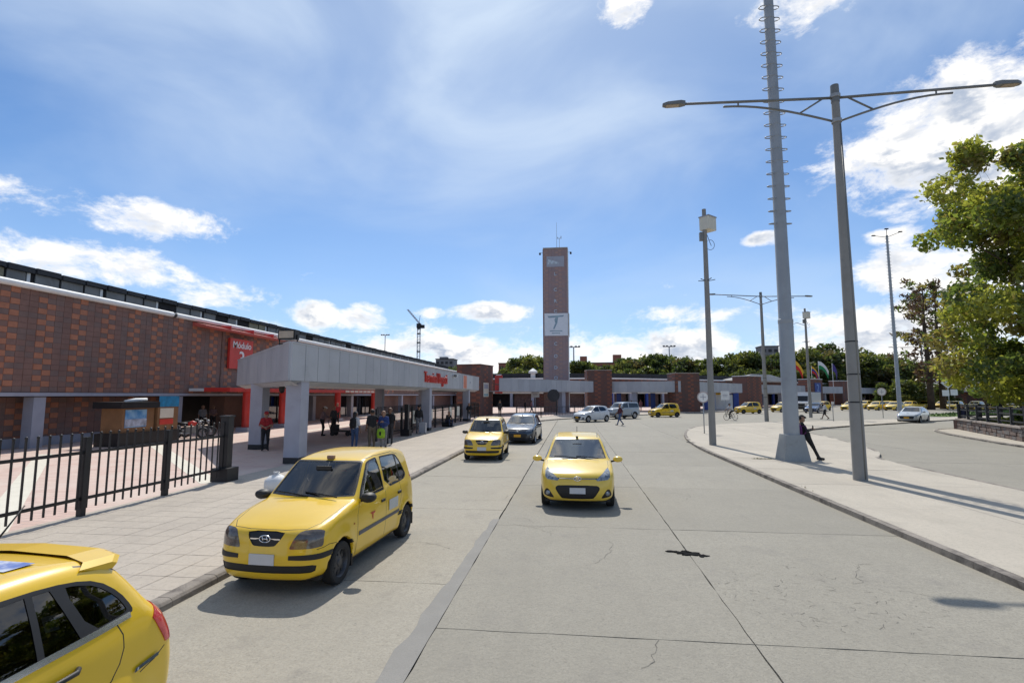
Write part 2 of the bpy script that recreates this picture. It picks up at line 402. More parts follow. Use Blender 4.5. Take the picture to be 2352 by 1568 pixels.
fr.prism([(-4.80, Y1 + 1.3), (-1.52, Y1 + 1.3), (-1.52, 190), (-6, 190), (-6, Y1 + 1.3)], -0.03, -0.002)
fr.prism([(-1.49, Y1 + 0.02), (6.04, Y1 + 0.02), (6.06, Y1 + 1.02), (10.89, Y1 + 1.02), (10.9, Y1 + 2.03), (28.5, Y1 + 2.03), (28.5, -8), (140, -8), (140, 190), (-1.49, 190)], -0.03, -0.002)
fr.build('far_carriageway', M_['road'], road)
# repairs and cracks in the carriageway
def blob(cx, cy, rx, ry, n=18, jit=0.3, rot=0):
    P = []
    for i in range(n):
        a = 2 * math.pi * i / n; r = 1 + random.uniform(-jit, jit)
        x, y = rx * r * math.cos(a), ry * r * math.sin(a)
        P.append((cx + x * math.cos(rot) - y * math.sin(rot), cy + x * math.sin(rot) + y * math.cos(rot)))
    return P
pb = MB(); L = []; Rr = []
for i in range(26):
    t = i / 25; y = 3.9 + t * 6.9; w = 0.25 - 0.14 * t + random.uniform(-0.035, 0.035)
    L.append((-1.53 - w, y)); Rr.append((-1.50 + random.uniform(-0.004, 0.004), y))
pb.prism(L + Rr[::-1], 0.0005, 0.0045); pb.f = [tuple(reversed(f)) for f in pb.f]
pb.build('repair_strip', M_['patch'], road)
tb = MB()
for cx, cy, rx, ry in ((1.68, 8.88, 0.13, 0.055), (1.86, 8.82, 0.14, 0.09), (1.99, 8.76, 0.08, 0.06), (1.55, 8.93, 0.10, 0.03), (1.78, 8.95, 0.07, 0.05), (1.74, 8.78, 0.05, 0.03)):
    tb.prism(blob(cx, cy, rx, ry, 16, 0.45), 0.0, 0.009 + random.uniform(0, 0.004))
tb.build('tar_patch', M_['tar'], road)
cb = MB()
def crack(x, y, ang, n, w, step=0.07):
    pts = [(x, y)]
    for _ in range(n):
        ang += random.uniform(-0.75, 0.75); x += math.cos(ang) * step * random.uniform(0.5, 1.4); y += math.sin(ang) * step * random.uniform(0.5, 1.4); pts.append((x, y))
    for i in range(len(pts) - 1):
        a, b = Vector(pts[i]), Vector(pts[i + 1]); t = (b - a).normalized() * w * random.uniform(0.5, 1.3); nrm = Vector((-t.y, t.x))
        cb.add([(*(a - nrm), 0.0022), (*(b - nrm), 0.0022), (*(b + nrm), 0.0022), (*(a + nrm), 0.0022)], [(0, 1, 2, 3)])
for i in range(120):
    a = random.uniform(0, 6.28); r = math.sqrt(random.random())
    crack(3.1 + 1.25 * r * math.cos(a), 7.3 + 1.15 * r * math.sin(a), random.uniform(0, 6.28), random.randint(1, 3), 0.0024, 0.04)
for x, y, a, n in ((-1.3, 10.5, 0.2, 9), (-1.3, 10.9, 0.5, 8), (0.3, 8.2, 1.6, 16), (-0.9, 10.2, 0.1, 10), (-3.2, 9.0, 0.1, 14), (-2.4, 12.5, 0.4, 14), (3.4, 18.2, 1.2, 30), (2.0, 14.0, 0.1, 22), (-3.9, 13.5, -0.2, 12), (0.6, 5.2, 0.4, 8), (4.4, 8.6, 2.4, 14), (4.0, 22.5, 1.2, 22)):
    crack(x, y, a, n, 0.0028, 0.10)
cb.build('cracks', M_['hair'], road)['kind'] = 'stuff'

road.location.z = 0.05
# ---- plaza of brick pavers behind the kerb, and the paved footway along it
def plaza_mat():
    m = bpy.data.materials.new('plaza_brick_paving'); m.use_nodes = True; t = m.node_tree; g = NG(t); b = t.nodes['Principled BSDF']
    pos = g.n('ShaderNodeNewGeometry').outputs['Position']
    br = g.n('ShaderNodeTexBrick'); g.link(pos, br.inputs['Vector']); br.inputs['Scale'].default_value = 1.0
    br.inputs['Brick Width'].default_value = 0.42; br.inputs['Row Height'].default_value = 0.21; br.inputs['Mortar Size'].default_value = 0.012
    br.inputs['Color1'].default_value = (0.55, 0.385, 0.32, 1); br.inputs['Color2'].default_value = (0.63, 0.465, 0.395, 1); br.inputs['Mortar'].default_value = (0.42, 0.32, 0.28, 1)
    c = g.mix(g.smooth(g.noise(pos, 0.6, 6, 0.6), 0.35, 0.7), br.outputs[0], (0.60, 0.485, 0.415))
    c = g.mix(g.m('MULTIPLY', g.smooth(g.noise(pos, 1.5, 6, 0.65), 0.55, 0.8), 0.35), c, (0.32, 0.25, 0.22))
    g.link(c, b.inputs['Base Color']); b.inputs['Roughness'].default_value = 0.85
    MATS['plaza'] = m; return m
pz = MB(); back = [(100, 260), (-120, 260), (-120, -6)]
ins = offset_line(KERB_L, 0.10)
poly = ins + back
bm = bmesh.new(); vs = [bm.verts.new((x, y, 0.135)) for x, y in poly]; f = bm.faces.new(vs)
bmesh.ops.triangulate(bm, faces=[f]); me = bpy.data.meshes.new('plaza'); bm.to_mesh(me); bm.free(); me.materials.append(plaza_mat())
plaza = tagobj(link('plaza', me), kind='structure')
bd = MB()
def band(a, b, w, z=0.139):
    a = Vector(a); b = Vector(b); t = (b - a).normalized(); n = Vector((-t.y, t.x)) * w / 2
    bd.add([(*(a - n), z), (*(b - n), z), (*(b + n), z), (*(a + n), z)], [(0, 1, 2, 3)])
band((-9.95, 8.1), (-21.5, 19.4), 0.5); band((-9.95, 13.7), (-21.5, 24.9), 0.5); band((-18.0, 33), (-18.0, 60), 0.4)
bd.build('paving_band', M_['offw'], plaza)

pave = MB()
outer = offset_line(KERB_L, 0.20); inner = offset_line(KERB_L, 5.15)
for i in range(len(outer) - 1):
    if outer[i + 1][1] > 44.0:
        pave.add([(*outer[i], 0.15), (*outer[i + 1], 0.15), (*inner[i + 1], 0.15), (*inner[i], 0.15)], [(3, 2, 1, 0)])
pave.f = [tuple(reversed(f)) for f in pave.f]
# bed under the individual pavers
pave.add([(-9.95, -6, 0.140), (-4.95, -6, 0.140), (-4.95, 44.2, 0.140), (-9.95, 44.2, 0.140)], [(0, 1, 2, 3)], 1)
pavement = tagobj(pave.build('pavement', [M_['paver'], M_['bed']]), kind='structure')
# pavers one by one where they can be told apart, joined beyond
PW = 0.4525; cols = 11; px0 = -9.93
pm = []
for k in range(3):
    b = MB(); h = PW / 2 - 0.0014 - 0.0006 * k; c = 0.003
    b.add([(-h, -h, 0), (h, -h, 0), (h, h, 0), (-h, h, 0), (-h + c, -h + c, 0.010), (h - c, -h + c, 0.010), (h - c, h - c, 0.010), (-h + c, h - c, 0.010)],
          [(4, 5, 6, 7), (0, 1, 5, 4), (1, 2, 6, 5), (2, 3, 7, 6), (3, 0, 4, 7)])
    pm.append(b.mesh('paver', M_['paver']))
rest = MB(); n_p = 0
r0 = int((5.4 + 6) / PW)
for r in range(int(50.2 / PW)):
    y = -6 + (r + 0.5) * PW
    for c in range(cols):
        x = px0 + (c + 0.5) * PW + (0.0 if r % 2 else 0.0)
        dz = random.uniform(-0.0015, 0.0015)
        if r >= r0 and n_p < 297:
            o = link('paver', pm[random.randrange(3)], pavement, (x, y, 0.140 + dz)); o.rotation_euler = (random.uniform(-.004, .004), random.uniform(-.004, .004), random.uniform(-.006, .006)); n_p += 1
        else:
            h = PW / 2 - 0.004
            rest.add([(x - h, y - h, 0.150 + dz), (x + h, y - h, 0.150 + dz), (x + h, y + h, 0.150 + dz), (x - h, y + h, 0.150 + dz)], [(0, 1, 2, 3)])
rest.build('paver_field', M_['paver'], pavement)['kind'] = 'stuff'

def kerbs(line, parent, step=0.8, w=0.21, zt=0.152, side=1, upto=1e9):
    pts = resample(line, step); base = MB()
    for i in range(len(pts) - 1):
        a = Vector(pts[i]); b = Vector(pts[i + 1]); t = (b - a).normalized(); n = Vector((-t.y, t.x)) * side
        a = a + t * 0.004; b = b - t * 0.004
        zt2 = zt + random.uniform(-0.004, 0.004); o_ = random.uniform(-0.004, 0.004)
        prof = [(o_, -0.03), (o_ + 0.012, zt2 - 0.04), (o_ + 0.035, zt2 - 0.010), (o_ + 0.06, zt2), (w, zt2), (w, -0.03)]
        vs = [(*(a + n * q), z) for q, z in prof] + [(*(b + n * q), z) for q, z in prof]; k = len(prof)
        fs = [(j, j + 1, k + j + 1, k + j) for j in range(k - 1)] + [tuple(range(k))[::-1], tuple(range(k, 2 * k))]
        if side > 0: fs = [tuple(reversed(f)) for f in fs]
        if i < upto: MB().add(vs, fs).build('kerb_stone', M_['kerb'], parent)
        else: base.add(vs, fs)
    if base.v: base.build('kerb_run', M_['kerb'], parent)['kind'] = 'stuff'
kerbs(KERB_L, pavement, upto=72)

# ---- the island on the right with its lamp posts
ISL = [(5.95, -6), (5.95, 23.5), (6.1, 27), (6.65, 32), (8.0, 38), (10.0, 43), (14.0, 47.2), (20, 50.8), (27, 54.3), (36, 59.6), (48, 68), (49, 66.5), (42, 60.5), (36, 56), (27, 49), (19.5, 43), (16.0, 39.2), (14.9, 36.5), (14.6, 33), (13.9, 29), (13.4, 26.4), (12.9, 24.6), (12.2, 23.2), (11.5, 22.2), (11.2, 20), (11.1, -6)]
ISLs = chaikin(ISL, 1)
ip = MB(); bm = bmesh.new(); vs = [bm.verts.new((x, y, 0.128)) for x, y in ISLs]; f = bm.faces.new(vs)
bmesh.ops.triangulate(bm, faces=[f]); me = bpy.data.meshes.new('traffic_island'); bm.to_mesh(me); bm.free(); me.materials.append(M_['joint'])
island = tagobj(link('traffic_island', me), kind='structure')
kin = [p for p in ISLs]
closed = ISLs + [ISLs[0]]
kerbs(closed, island, step=0.9, side=1, upto=110)
inn = offset_line(ISLs, 0.2)
xs = [5.9, 8.35, 11.4] + [11.4 + 3.2 * k for k in range(1, 13)]
ys = [-6 + 3.05 * k for k in range(26)]
for i in range(len(xs) - 1):
    for j in range(len(ys) - 1):
        gq = 0.006
        P = clip_rect(inn, xs[i] + gq, xs[i + 1] - gq, ys[j] + gq, ys[j + 1] - gq)
        if len(P) >= 3 and abs(area(P)) > 0.05:
            if area(P) < 0: P = P[::-1]
            MB().prism(P, 0.10, 0.150 + random.uniform(-0.003, 0.003)).build('paving_slab', M_['island'], island)

# ---- the walled corner on the far right
RB = [(21.0, -6), (19.6, 16), (21.2, 28), (23.0, 35), (24.4, 38.9), (25.3, 40.6), (27.2, 41.9), (30.0, 42.6), (60, 49), (90, 49), (90, -6)]
RBs = chaikin(RB, 1); bm = bmesh.new(); vs = [bm.verts.new((x, y, 0.13)) for x, y in reversed(RBs)]; f = bm.faces.new(vs); bmesh.ops.triangulate(bm, faces=[f])
for q in bm.faces:
    if q.normal.z < 0: q.normal_flip()
me = bpy.data.meshes.new('corner_pavement'); bm.to_mesh(me); bm.free(); me.materials.append(M_['island'])
corner = tagobj(link('corner_pavement', me), kind='structure')
kerbs(RBs[1:-4], corner, step=0.9, side=-1, upto=60)
# lawn beyond the side road
LAWN = [(41.5, 66.5), (46, 66), (60, 77), (75, 84), (95, 92), (95, 112), (80, 104), (62, 88), (50, 77.5), (43, 70.5)]
lb = MB(); lb.prism(chaikin(LAWN, 2), -0.05, 0.12)
lawn = tagobj(lb.build('lawn', mat('lawn_green', (0.13, 0.22, 0.035), 0.9, var=0.2, scale=0.5, bump=0.4, bscale=20)), kind='structure')
gb = MB()
lp = chaikin(LAWN, 2)
def inside(p, poly):
    c = False; n = len(poly)
    for i in range(n):
        a, b = poly[i], poly[i - 1]
        if (a[1] > p[1]) != (b[1] > p[1]) and p[0] < (b[0] - a[0]) * (p[1] - a[1]) / (b[1] - a[1]) + a[0]: c = not c
    return c
def tuft(mb, x, y, z, h, w=0.02):
    a = random.uniform(0, 6.28); dx, dy = math.cos(a) * w, math.sin(a) * w; lx, ly = random.uniform(-.5, .5) * h, random.uniform(-.5, .5) * h
    mb.add([(x - dx, y - dy, z), (x + dx, y + dy, z), (x + lx, y + ly, z + h)], [(0, 1, 2)])
while len(gb.f) < 3500:
    p = (random.uniform(41, 80), random.uniform(65, 100))
    if inside(p, lp): tuft(gb, p[0], p[1], 0.12, random.uniform(0.1, 0.25), 0.06)
tagobj(gb.build('grass', M_['grass']), 'short bright green grass on the lawn beyond the side road', 'grass', kind='stuff')
wb = MB()
for cx, cy, rx, ry, n in ((7.1, 21.0, 0.42, 0.10, 160), (5.90, 22.5, 0.05, 0.5, 60), (5.96, 14.6, 0.03, 0.5, 40), (-4.70, 7.2, 0.03, 0.06, 30), (5.92, 17.0, 0.04, 1.2, 50)):
    for _ in range(n):
        a = random.uniform(0, 6.28); r = math.sqrt(random.random()); x = cx + rx * r * math.cos(a); y = cy + ry * r * math.sin(a)
        tuft(wb, x, y, 0.15 if 5.97 < x or x < -4.8 else 0.05, random.uniform(0.02, 0.07), 0.006)
tagobj(wb.build('weeds', M_['drygrass']), 'dry weeds and grass tufts growing along the kerb joints', 'weeds', kind='stuff')
# ================================================================== TERMINAL BUILDING (left)
XW = -24.5
M_['pierb'] = M_['brick_b']
term = thing('terminal_building', 'long brown brick terminal hall with white gutter and grey clerestory roof', 'building', (XW, 40, 0.135))
up = MB(); up.box(XW - 1.5, XW, 4, 112, 2.62, 7.36, 0)
upw = up.build('upper_wall', M_['mortar'], term)
BW, BH = 0.4125, 0.265
def brick_mesh(m, w, h, d):
    b = MB(); c = 0.006
    hw, hh = w / 2 - 0.004, h / 2 - 0.004
    b.add([(0, -hw, -hh), (0, hw, -hh), (0, hw, hh), (0, -hw, hh), (d, -hw + c, -hh + c), (d, hw - c, -hh + c), (d, hw - c, hh - c), (d, -hw + c, hh - c)],
          [(4, 5, 6, 7), (0, 1, 5, 4), (1, 2, 6, 5), (2, 3, 7, 6), (3, 0, 4, 7)])
    return b.mesh('brick', m)
bvar = {k: [brick_mesh(M_[k], BW, BH, d) for d in (dd, dd * 1.35)] for k, dd in (('brick_o', 0.026), ('brick_b', 0.016), ('brick_g', 0.012))}
def brick_kind(c, r):
    q = c % 4
    if (q == 0 and r % 2 == 0) or (q == 1 and r % 2 == 1): return 'brick_o' if random.random() < 0.93 else 'brick_b'
    if q in (0, 1): return 'brick_g' if random.random() < 0.7 else 'brick_b'
    return 'brick_b' if random.random() < 0.62 else 'brick_g'
def brick_field(parent, x, y0, y1, z0, z1, first=300, skip=None):
    rest = MB(); order = {'brick_o': 0, 'brick_b': 1, 'brick_g': 2}; n = 0
    nc = int((y1 - y0) / BW); nr = max(1, int(round((z1 - z0) / BH))); bh = (z1 - z0) / nr
    bx = parent.location
    w = Vector((0, 0, 0)); o = parent
    while o is not None: w += o.location; o = o.parent
    for c in range(nc):
        for r in range(nr):
            y = y0 + (c + 0.5) * BW; z = z0 + (r + 0.5) * bh
            if skip and skip(y, z): continue
            k = brick_kind(c, r); me = random.choice(bvar[k])
            if y > 19.2 and n < first:
                link('brick', me, parent, (x - w.x, y - w.y, z - w.z)); n += 1
            else:
                co = [v.co for v in me.vertices]
                rest.add([(x + v.x, y + v.y, z + v.z) for v in co], [(4, 5, 6, 7), (0, 1, 5, 4), (1, 2, 6, 5), (2, 3, 7, 6), (3, 0, 4, 7)], order[k])
    if rest.v: rest.build('brickwork', [M_['brick_o'], M_['brick_b'], M_['brick_g']], parent)['kind'] = 'stuff'
brick_field(upw, XW, 8.0, 70, 2.68, 7.34)
lo = MB(); lo.box(XW - 2.4, XW - 1.2, 4, 31.0, 0.0, 2.50)
for y0, y1 in ((36.4, 38.8), (47.5, 56.2), (66, 112)): MB().box(XW - 2.4, XW - 1.2, y0, y1, 0.0, 2.5).build('ground_floor_pier', M_['pierb'], term)
low = lo.build('ground_floor_wall', M_['mortar'], term)
brick_field(low, XW - 1.2, 8.0, 30.9, 0.14, 2.45, 200)
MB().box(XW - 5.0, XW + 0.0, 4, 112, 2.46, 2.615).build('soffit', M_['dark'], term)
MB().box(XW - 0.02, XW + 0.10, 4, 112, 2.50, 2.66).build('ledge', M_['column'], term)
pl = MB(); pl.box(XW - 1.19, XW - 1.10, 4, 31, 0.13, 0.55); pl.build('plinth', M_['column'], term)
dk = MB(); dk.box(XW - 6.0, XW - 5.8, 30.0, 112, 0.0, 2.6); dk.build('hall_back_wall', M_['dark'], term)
for y in [21.7 + 8.7 * k for k in range(-1, 9)]:
    MB().box(XW - 0.55, XW - 0.02, y - 0.28, y + 0.28, 0.135, 2.50).build('column', M_['column'], term)
# door and shop frames inside the arcade
for y0, y1 in ((38.9, 47.4), (56.3, 65.9)):
    n = 5; w = (y1 - y0) / n
    for i in range(n + 1):
        MB().box(XW - 1.6, XW - 1.5, y0 + i * w - 0.05, y0 + i * w + 0.05, 0.135, 2.46).build('door_frame', M_['black'], term)
    for i in range(n):
        g_ = MB(); g_.box(XW - 1.57, XW - 1.55, y0 + i * w + 0.06, y0 + (i + 1) * w - 0.06, 0.2, 2.4); g_.build('door_pane', glass_mat('shop_glass', (0.25, 0.27, 0.28)), term)
# white gutter pipe with two sleeves
def hexpipe(y0, y1, r, x, z, m, name):
    b = MB(); b.tube([(x, y0, z), (x, y1, z)], r, 14); b.build(name, m, term, smooth=True, angle=50)
hexpipe(4, 29.2, 0.15, XW + 0.12, 7.47, M_['white'], 'gutter'); hexpipe(29.45, 112, 0.15, XW + 0.12, 7.47, M_['white'], 'gutter')
hexpipe(29.16, 29.5, 0.13, XW + 0.12, 7.45, M_['roofd'], 'gutter_sleeve')
# clerestory strip and dark roof edge
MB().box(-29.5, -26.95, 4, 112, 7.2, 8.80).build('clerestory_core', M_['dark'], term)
MB().box(-27.5, XW, 4, 112, 7.30, 7.42).build('roof_deck', M_['roofd'], term)
y = 8.0; i = 0
while y < 100:
    w = 1.36
    m = M_['clere2'] if i in (9, 24, 25) else M_['clere']
    if i not in (17, 21, 23, 31, 38):
        MB().box(-26.95, -26.90, y + 0.06, y + w - 0.07 - (0.35 if i % 3 == 1 else 0), 7.42, 8.62).build('clerestory_panel', m, term)
        if i % 3 == 1: MB().box(-26.95, -26.89, y + w - 0.36, y + w - 0.2, 7.42, 8.60).build('clerestory_mullion', M_['white'], term)
    MB().box(-29.5, -26.72, y - 0.02, y + w - 0.14, 8.60 + 0.03 * (i % 2), 8.86 + 0.02 * (i % 3)).build('roof_sheet', M_['roofd'], term)
    MB().box(-29.5, -26.78, y + w - 0.14, y + w - 0.02, 8.60, 8.76).build('roof_joint', M_['roofd'], term)
    y += w; i += 1
# red metal hood under the gutter and the module sign
hd = MB(); hd.add([(XW, 31.1, 7.02), (XW + 0.95, 31.1, 6.98), (XW + 0.95, 31.1, 7.08), (XW, 31.1, 7.30), (XW, 40.6, 7.02), (XW + 0.95, 40.6, 6.98), (XW + 0.95, 40.6, 7.08), (XW, 40.6, 7.30)],
       [(0, 1, 2, 3), (7, 6, 5, 4), (3, 2, 6, 7), (1, 5, 6, 2), (0, 4, 5, 1)]); hd.build('red_hood', M_['redsun'], term)
for yy in (33.6, 36.2, 38.8): MB().box(XW, XW + 0.97, yy - 0.03, yy + 0.03, 7.02, 7.33).build('hood_rib', M_['red'], term)
sgn = thing('module_sign', 'red square wall sign reading Módulo 3 in white letters', 'sign', (XW + 0.1, 35.95, 4.45))
MB().box(XW + 0.08, XW + 0.26, 34.6, 37.3, 4.45, 6.62).build('sign_board', M_['red'], sgn)
put_text('sign_lettering', 'Módulo', 0.70, M_['white'], sgn, (0.175, 0, 1.72), (1, 0), 0.03, 0.006)
put_text('sign_number', '3', 1.55, M_['white'], sgn, (0.175, 0, 0.68), (1, 0), 0.03, 0.012)
MB().box(XW + 0.0, XW + 0.075, 34.0, 34.1, 2.67, 7.0).build('bay_joint', M_['mortar'], term)

# red portico in front of the hall doors
por = thing('red_portico', 'red steel portico on round red posts at the hall entrance', 'portico', (-21.7, 39, 0.135))
for yy in (33.0, 37.4, 46.7, 55.6):
    c = MB(); c.lathe([(0.27, 0.25), (0.27, 2.76)], 16, c=(-21.7, yy, 0)); c.build('post', M_['red'], por, smooth=True, angle=40)
    MB().box(-22.12, -21.28, yy - 0.42, yy + 0.42, 0.135, 0.42).build('post_base', M_['column'], por)
MB().box(-21.95, -21.45, 31.0, 57.0, 2.76, 3.02).build('beam', M_['red'], por)
MB().box(-24.4, -21.9, 31.0, 57.0, 2.80, 2.98).build('portico_roof', M_['white'], por)
MB().box(-23.2, -21.45, 30.8, 31.0, 2.76, 3.02).build('fascia', M_['red'], por)
for i in range(9): MB().box(-21.45, -21.40, 47.8 + i * 1.05, 48.6 + i * 1.05, 2.80, 2.98).build('light_panel', M_['offw'], por)

# ---------------------------------------------------------------- grey canopy
A = Vector((-9.6, 16.9)); B = Vector((-9.6, 53.2)); Cc = Vector((-11.6, 55.8)); D = Vector((-17.4, 56.5)); E = Vector((-17.4, 25.6))
can = thing('entrance_canopy', 'long grey sheet metal canopy on square columns with red lettering', 'canopy', (-10.2, 18.3, 0.15))
sb = MB(); sb.prism([tuple(p) for p in (A, B, Cc, D, E)], 3.02, 3.10, bottom=True); sb.build('soffit', M_['fascia2'], can)
sb = MB(); sb.prism([tuple(p + q) for p, q in zip((A, B, Cc, D, E), (Vector((-.08, .05)), Vector((-.08, 0)), Vector((0, -.08)), Vector((.08, -.1)), Vector((.08, .06))))], 4.28, 4.31, bottom=True); sb.build('deck', M_['fascia2'], can)
def fascia_run(p, q, parent, z0, z1, w=0.94, thick=0.10, skirt=True, mA='fascia', mB='fascia2'):
    t = (q - p); L = t.length; t = t / L; n = Vector((t.y, -t.x)); k = max(1, round(L / w)); st = L / k
    for i in range(k):
        a = p + t * (i * st + 0.011); b = p + t * ((i + 1) * st - 0.011); c = (a + b) / 2; d = random.uniform(0, 0.008)
        MB().obox(c + n * d, t, n, (b - a).length / 2, thick / 2, z0, z1).build('fascia_panel', M_[mA if random.random() < .6 else mB], parent)
    MB().obox((p + q) / 2 + n * 0.012, t, n, L / 2, thick / 2 + 0.012, z1, z1 + 0.055).build('coping', M_[mA], parent)
    if skirt:
        MB().obox((p + q) / 2 - n * 0.02, t, n, L / 2 - 0.02, thick / 2 - 0.03, z0 - 0.01, z1 - 0.05).build('panel_backing', M_['roofd'], parent)
        b2 = MB(); s_ = n * 0.0; a0, a1 = p, q; i0, i1 = p - n * 0.35 + t * 0.2, q - n * 0.35 - t * 0.2
        b2.add([(*a0, z0), (*a1, z0), (*i1, z0 - 0.17), (*i0, z0 - 0.17)], [(0, 1, 2, 3)]); b2.build('drip_skirt', M_[mA], parent)
fascia_run(A, B, can, 3.05, 4.34); fascia_run(B, Cc, can, 3.05, 4.34); fascia_run(E, A, can, 3.05, 4.34); fascia_run(Cc, D, can, 3.05, 4.34)
for x, yy, h in ((-9.88, 17.98, .285), (-14.1, 22.4, .285), (-9.9, 35.0, .285), (-15.2, 40.2, .285), (-9.9, 48.5, .285), (-15.2, 52.0, .285)):
    MB().box(x - h, x + h, yy - h, yy + h, 0.15, 3.06).build('column', M_['column'], can)
    MB().box(x - h - .006, x + h + .006, yy - h - .006, yy + h + .006, 0.15, 0.36).build('column_foot', M_['roofd'], can)
put_text('lettering', 'Terminal Bogotá', 1.02, M_['red'], can, (0.69, 17.75, 3.55), (1, 0), 0.14, 0.0, sx=0.90)
sg = thing('canopy_notice', 'pale notice panel with an orange band on the far end of the grey canopy', 'sign', (-9.5, 46.9, 3.2))
MB().box(-9.54, -9.49, 45.0, 49.4, 3.12, 4.30).build('panel', mat('notice_grey', (0.52, 0.53, 0.55), 0.5, var=0.04), sg)
MB().box(-9.49, -9.485, 45.2, 46.6, 3.15, 4.27).build('orange_band', mat('orange_print', (0.72, 0.22, 0.12), 0.5), sg)
MB().box(-9.49, -9.485, 48.0, 48.5, 3.62, 3.82).build('printed_line', M_['column'], sg)
fl = thing('floodlight', 'boxy black floodlight standing on the canopy corner', 'floodlight', (-10.1, 17.6, 4.39))
b = MB(); b.box(-10.42, -9.78, 17.45, 17.75, 4.52, 4.86); b.build('housing', M_['black'], fl)
b = MB(); b.box(-10.37, -9.83, 17.425, 17.45, 4.57, 4.82); b.build('lens', M_['lens'], fl)
b = MB(); b.beam((-10.44, 17.6, 4.34), (-10.44, 17.6, 4.7), .03, .05); b.beam((-9.76, 17.6, 4.34), (-9.76, 17.6, 4.7), .03, .05); b.box(-10.44, -9.76, 17.56, 17.64, 4.36, 4.40); b.build('bracket', M_['black'], fl)
cm = thing('canopy_camera', 'small white security camera on the canopy edge by the red letters', 'camera', (-9.5, 41.5, 4.0))
b = MB(); b.box(-9.5, -9.2, 41.4, 41.6, 4.0, 4.2); b.build('camera_body', M_['white'], cm); b = MB(); b.lathe([(0.09, 41.2), (0.09, 41.4)], 10, 'y', (-9.35, 0, 4.1)); b.build('camera_lens', M_['black'], cm)
cm = thing('dome_camera', 'black dome camera under the canopy corner above the red shirt', 'camera', (-12.6, 21.6, 2.7))
b = MB(); b.lathe([(0.01, 2.62), (0.08, 2.66), (0.12, 2.75), (0.12, 3.02)], 14, c=(-12.6, 21.6, 0)); b.build('camera_dome', M_['black'], cm, smooth=True, angle=40)

# ---------------------------------------------------------------- black picket fences
fence_bar = None
def picket_fence(name, label, p, q, n_panel, bars, h=1.62, posts='all', endpost=None, base=0.15, solid=False):
    p = Vector(p); q = Vector(q); t = (q - p).normalized(); n = Vector((-t.y, t.x)); L = (q - p).length; st = L / n_panel
    f_ = thing(name, label, 'fence', (*p, base))
    for i in range(n_panel + 1):
        c = p + t * (i * st)
        if endpost == i: continue
        MB().obox(c, t, n, 0.055, 0.055, base, base + h - 0.06).build('post', M_['black'], f_)
    for z in (base + 0.34, base + h - 0.37):
        MB().obox((p + q) / 2, t, n, L / 2, 0.02, z - 0.03, z + 0.03).build('rail', M_['black'], f_)
    bm_ = MB(); bm_.box(-0.014, 0.014, -0.014, 0.014, 0.14, h - 0.02); bm_.lathe([(0.0, h + 0.035), (0.022, h + 0.02), (0.028, h), (0.02, h - 0.02), (0.0, h - 0.03)], 8); me = bm_.mesh('bar', M_['black'])
    for i in range(n_panel):
        for k in range(bars):
            c = p + t * (i * st + (k + 0.5) * st / bars) - p
            o = link('bar', me, f_, (c.x, c.y, 0), math.atan2(t.y, t.x))
    return f_
fA = picket_fence('picket_fence', 'black picket fence with ball tips along the near footway', (-9.78, 1.0), (-9.78, 14.0), 6, 10, endpost=6)
gp = thing('gate_post', 'stout black gate post on a square block at the picket fence end', 'post', (-9.78, 14.02, 0.15))
MB().box(-9.90, -9.66, 13.90, 14.14, 0.5, 1.93).build('shaft', M_['black'], gp); MB().box(-10.03, -9.53, 13.77, 14.27, 0.15, 0.52).build('block', M_['black'], gp)
MB().box(-9.93, -9.63, 13.87, 14.17, 1.93, 1.97).build('cap', M_['black'], gp)
fB = picket_fence('picket_fence', 'black picket fence under the grey canopy behind the waiting group', (-10.2, 26.6), (-10.2, 34.8), 4, 10, h=1.75)
fC = picket_fence('picket_fence', 'black picket fence between grey canopy column and brick pier', (-10.2, 36.2), (-10.2, 56.5), 9, 9, h=1.6)
for k, (yy, lab, w) in enumerate(((27.6, 'pale notice board on the black fence nearest the waiting group', .7), (33.3, 'wide pale notice board on the black fence beside the suitcase', 1.3), (36.9, 'pale notice board just past the grey canopy column', .9), (43.0, 'tall pale notice board near the seated person', .7), (46.0, 'pale notice board lowest towards the brick pier', 1.0))):
    nb = thing('notice_board', lab, 'notice board', (-10.1, yy, 0.5), group='boards hung on the black fence')
    MB().box(-10.14, -10.10, yy - w / 2, yy + w / 2, 0.75, 1.55).build('sheet', M_['offw'], nb); MB().box(-10.16, -10.14, yy - w / 2 - .04, yy + w / 2 + .04, 0.71, 1.59).build('frame', M_['black'], nb)
gt = thing('gate_post', 'black gate post on a block in front of the suitcase', 'post', (-9.8, 30.4, 0.15))
MB().box(-9.92, -9.68, 30.28, 30.52, 0.5, 2.0).build('shaft', M_['black'], gt); MB().box(-10.05, -9.55, 30.15, 30.65, 0.15, 0.52).build('block', M_['black'], gt)

# ---------------------------------------------------------------- stall with posters beside the hall wall
st = thing('snack_stall', 'dark snack stall with plywood front and blue posters behind the fence', 'stall', (-21.3, 24.4, 0.135))
def yz_box(x, y0, y1, z0, z1, m, name, par, d=0.02): MB().box(x, x + d, y0, y1, z0, z1).build(name, m, par)
MB().box(-22.2, -21.1, 22.6, 24.5, 0.75, 1.92).build('cabin', M_['wood'], st); MB().box(-22.4, -20.9, 22.3, 24.6, 1.92, 2.22).build('roof', M_['black'], st)
MB().box(-21.9, -21.0, 24.6, 26.0, 0.75, 1.95).build('side_cabin', M_['wood'], st)
MB().box(-22.3, -20.95, 22.4, 26.1, 0.14, 0.75).build('base', M_['black'], st)
yz_box(-21.1, 22.75, 24.0, 1.00, 1.85, mat('poster_blue', (0.05, 0.22, 0.50), 0.5, var=0.25, scale=3, col2=(0.25, 0.45, 0.65)), 'poster', st)
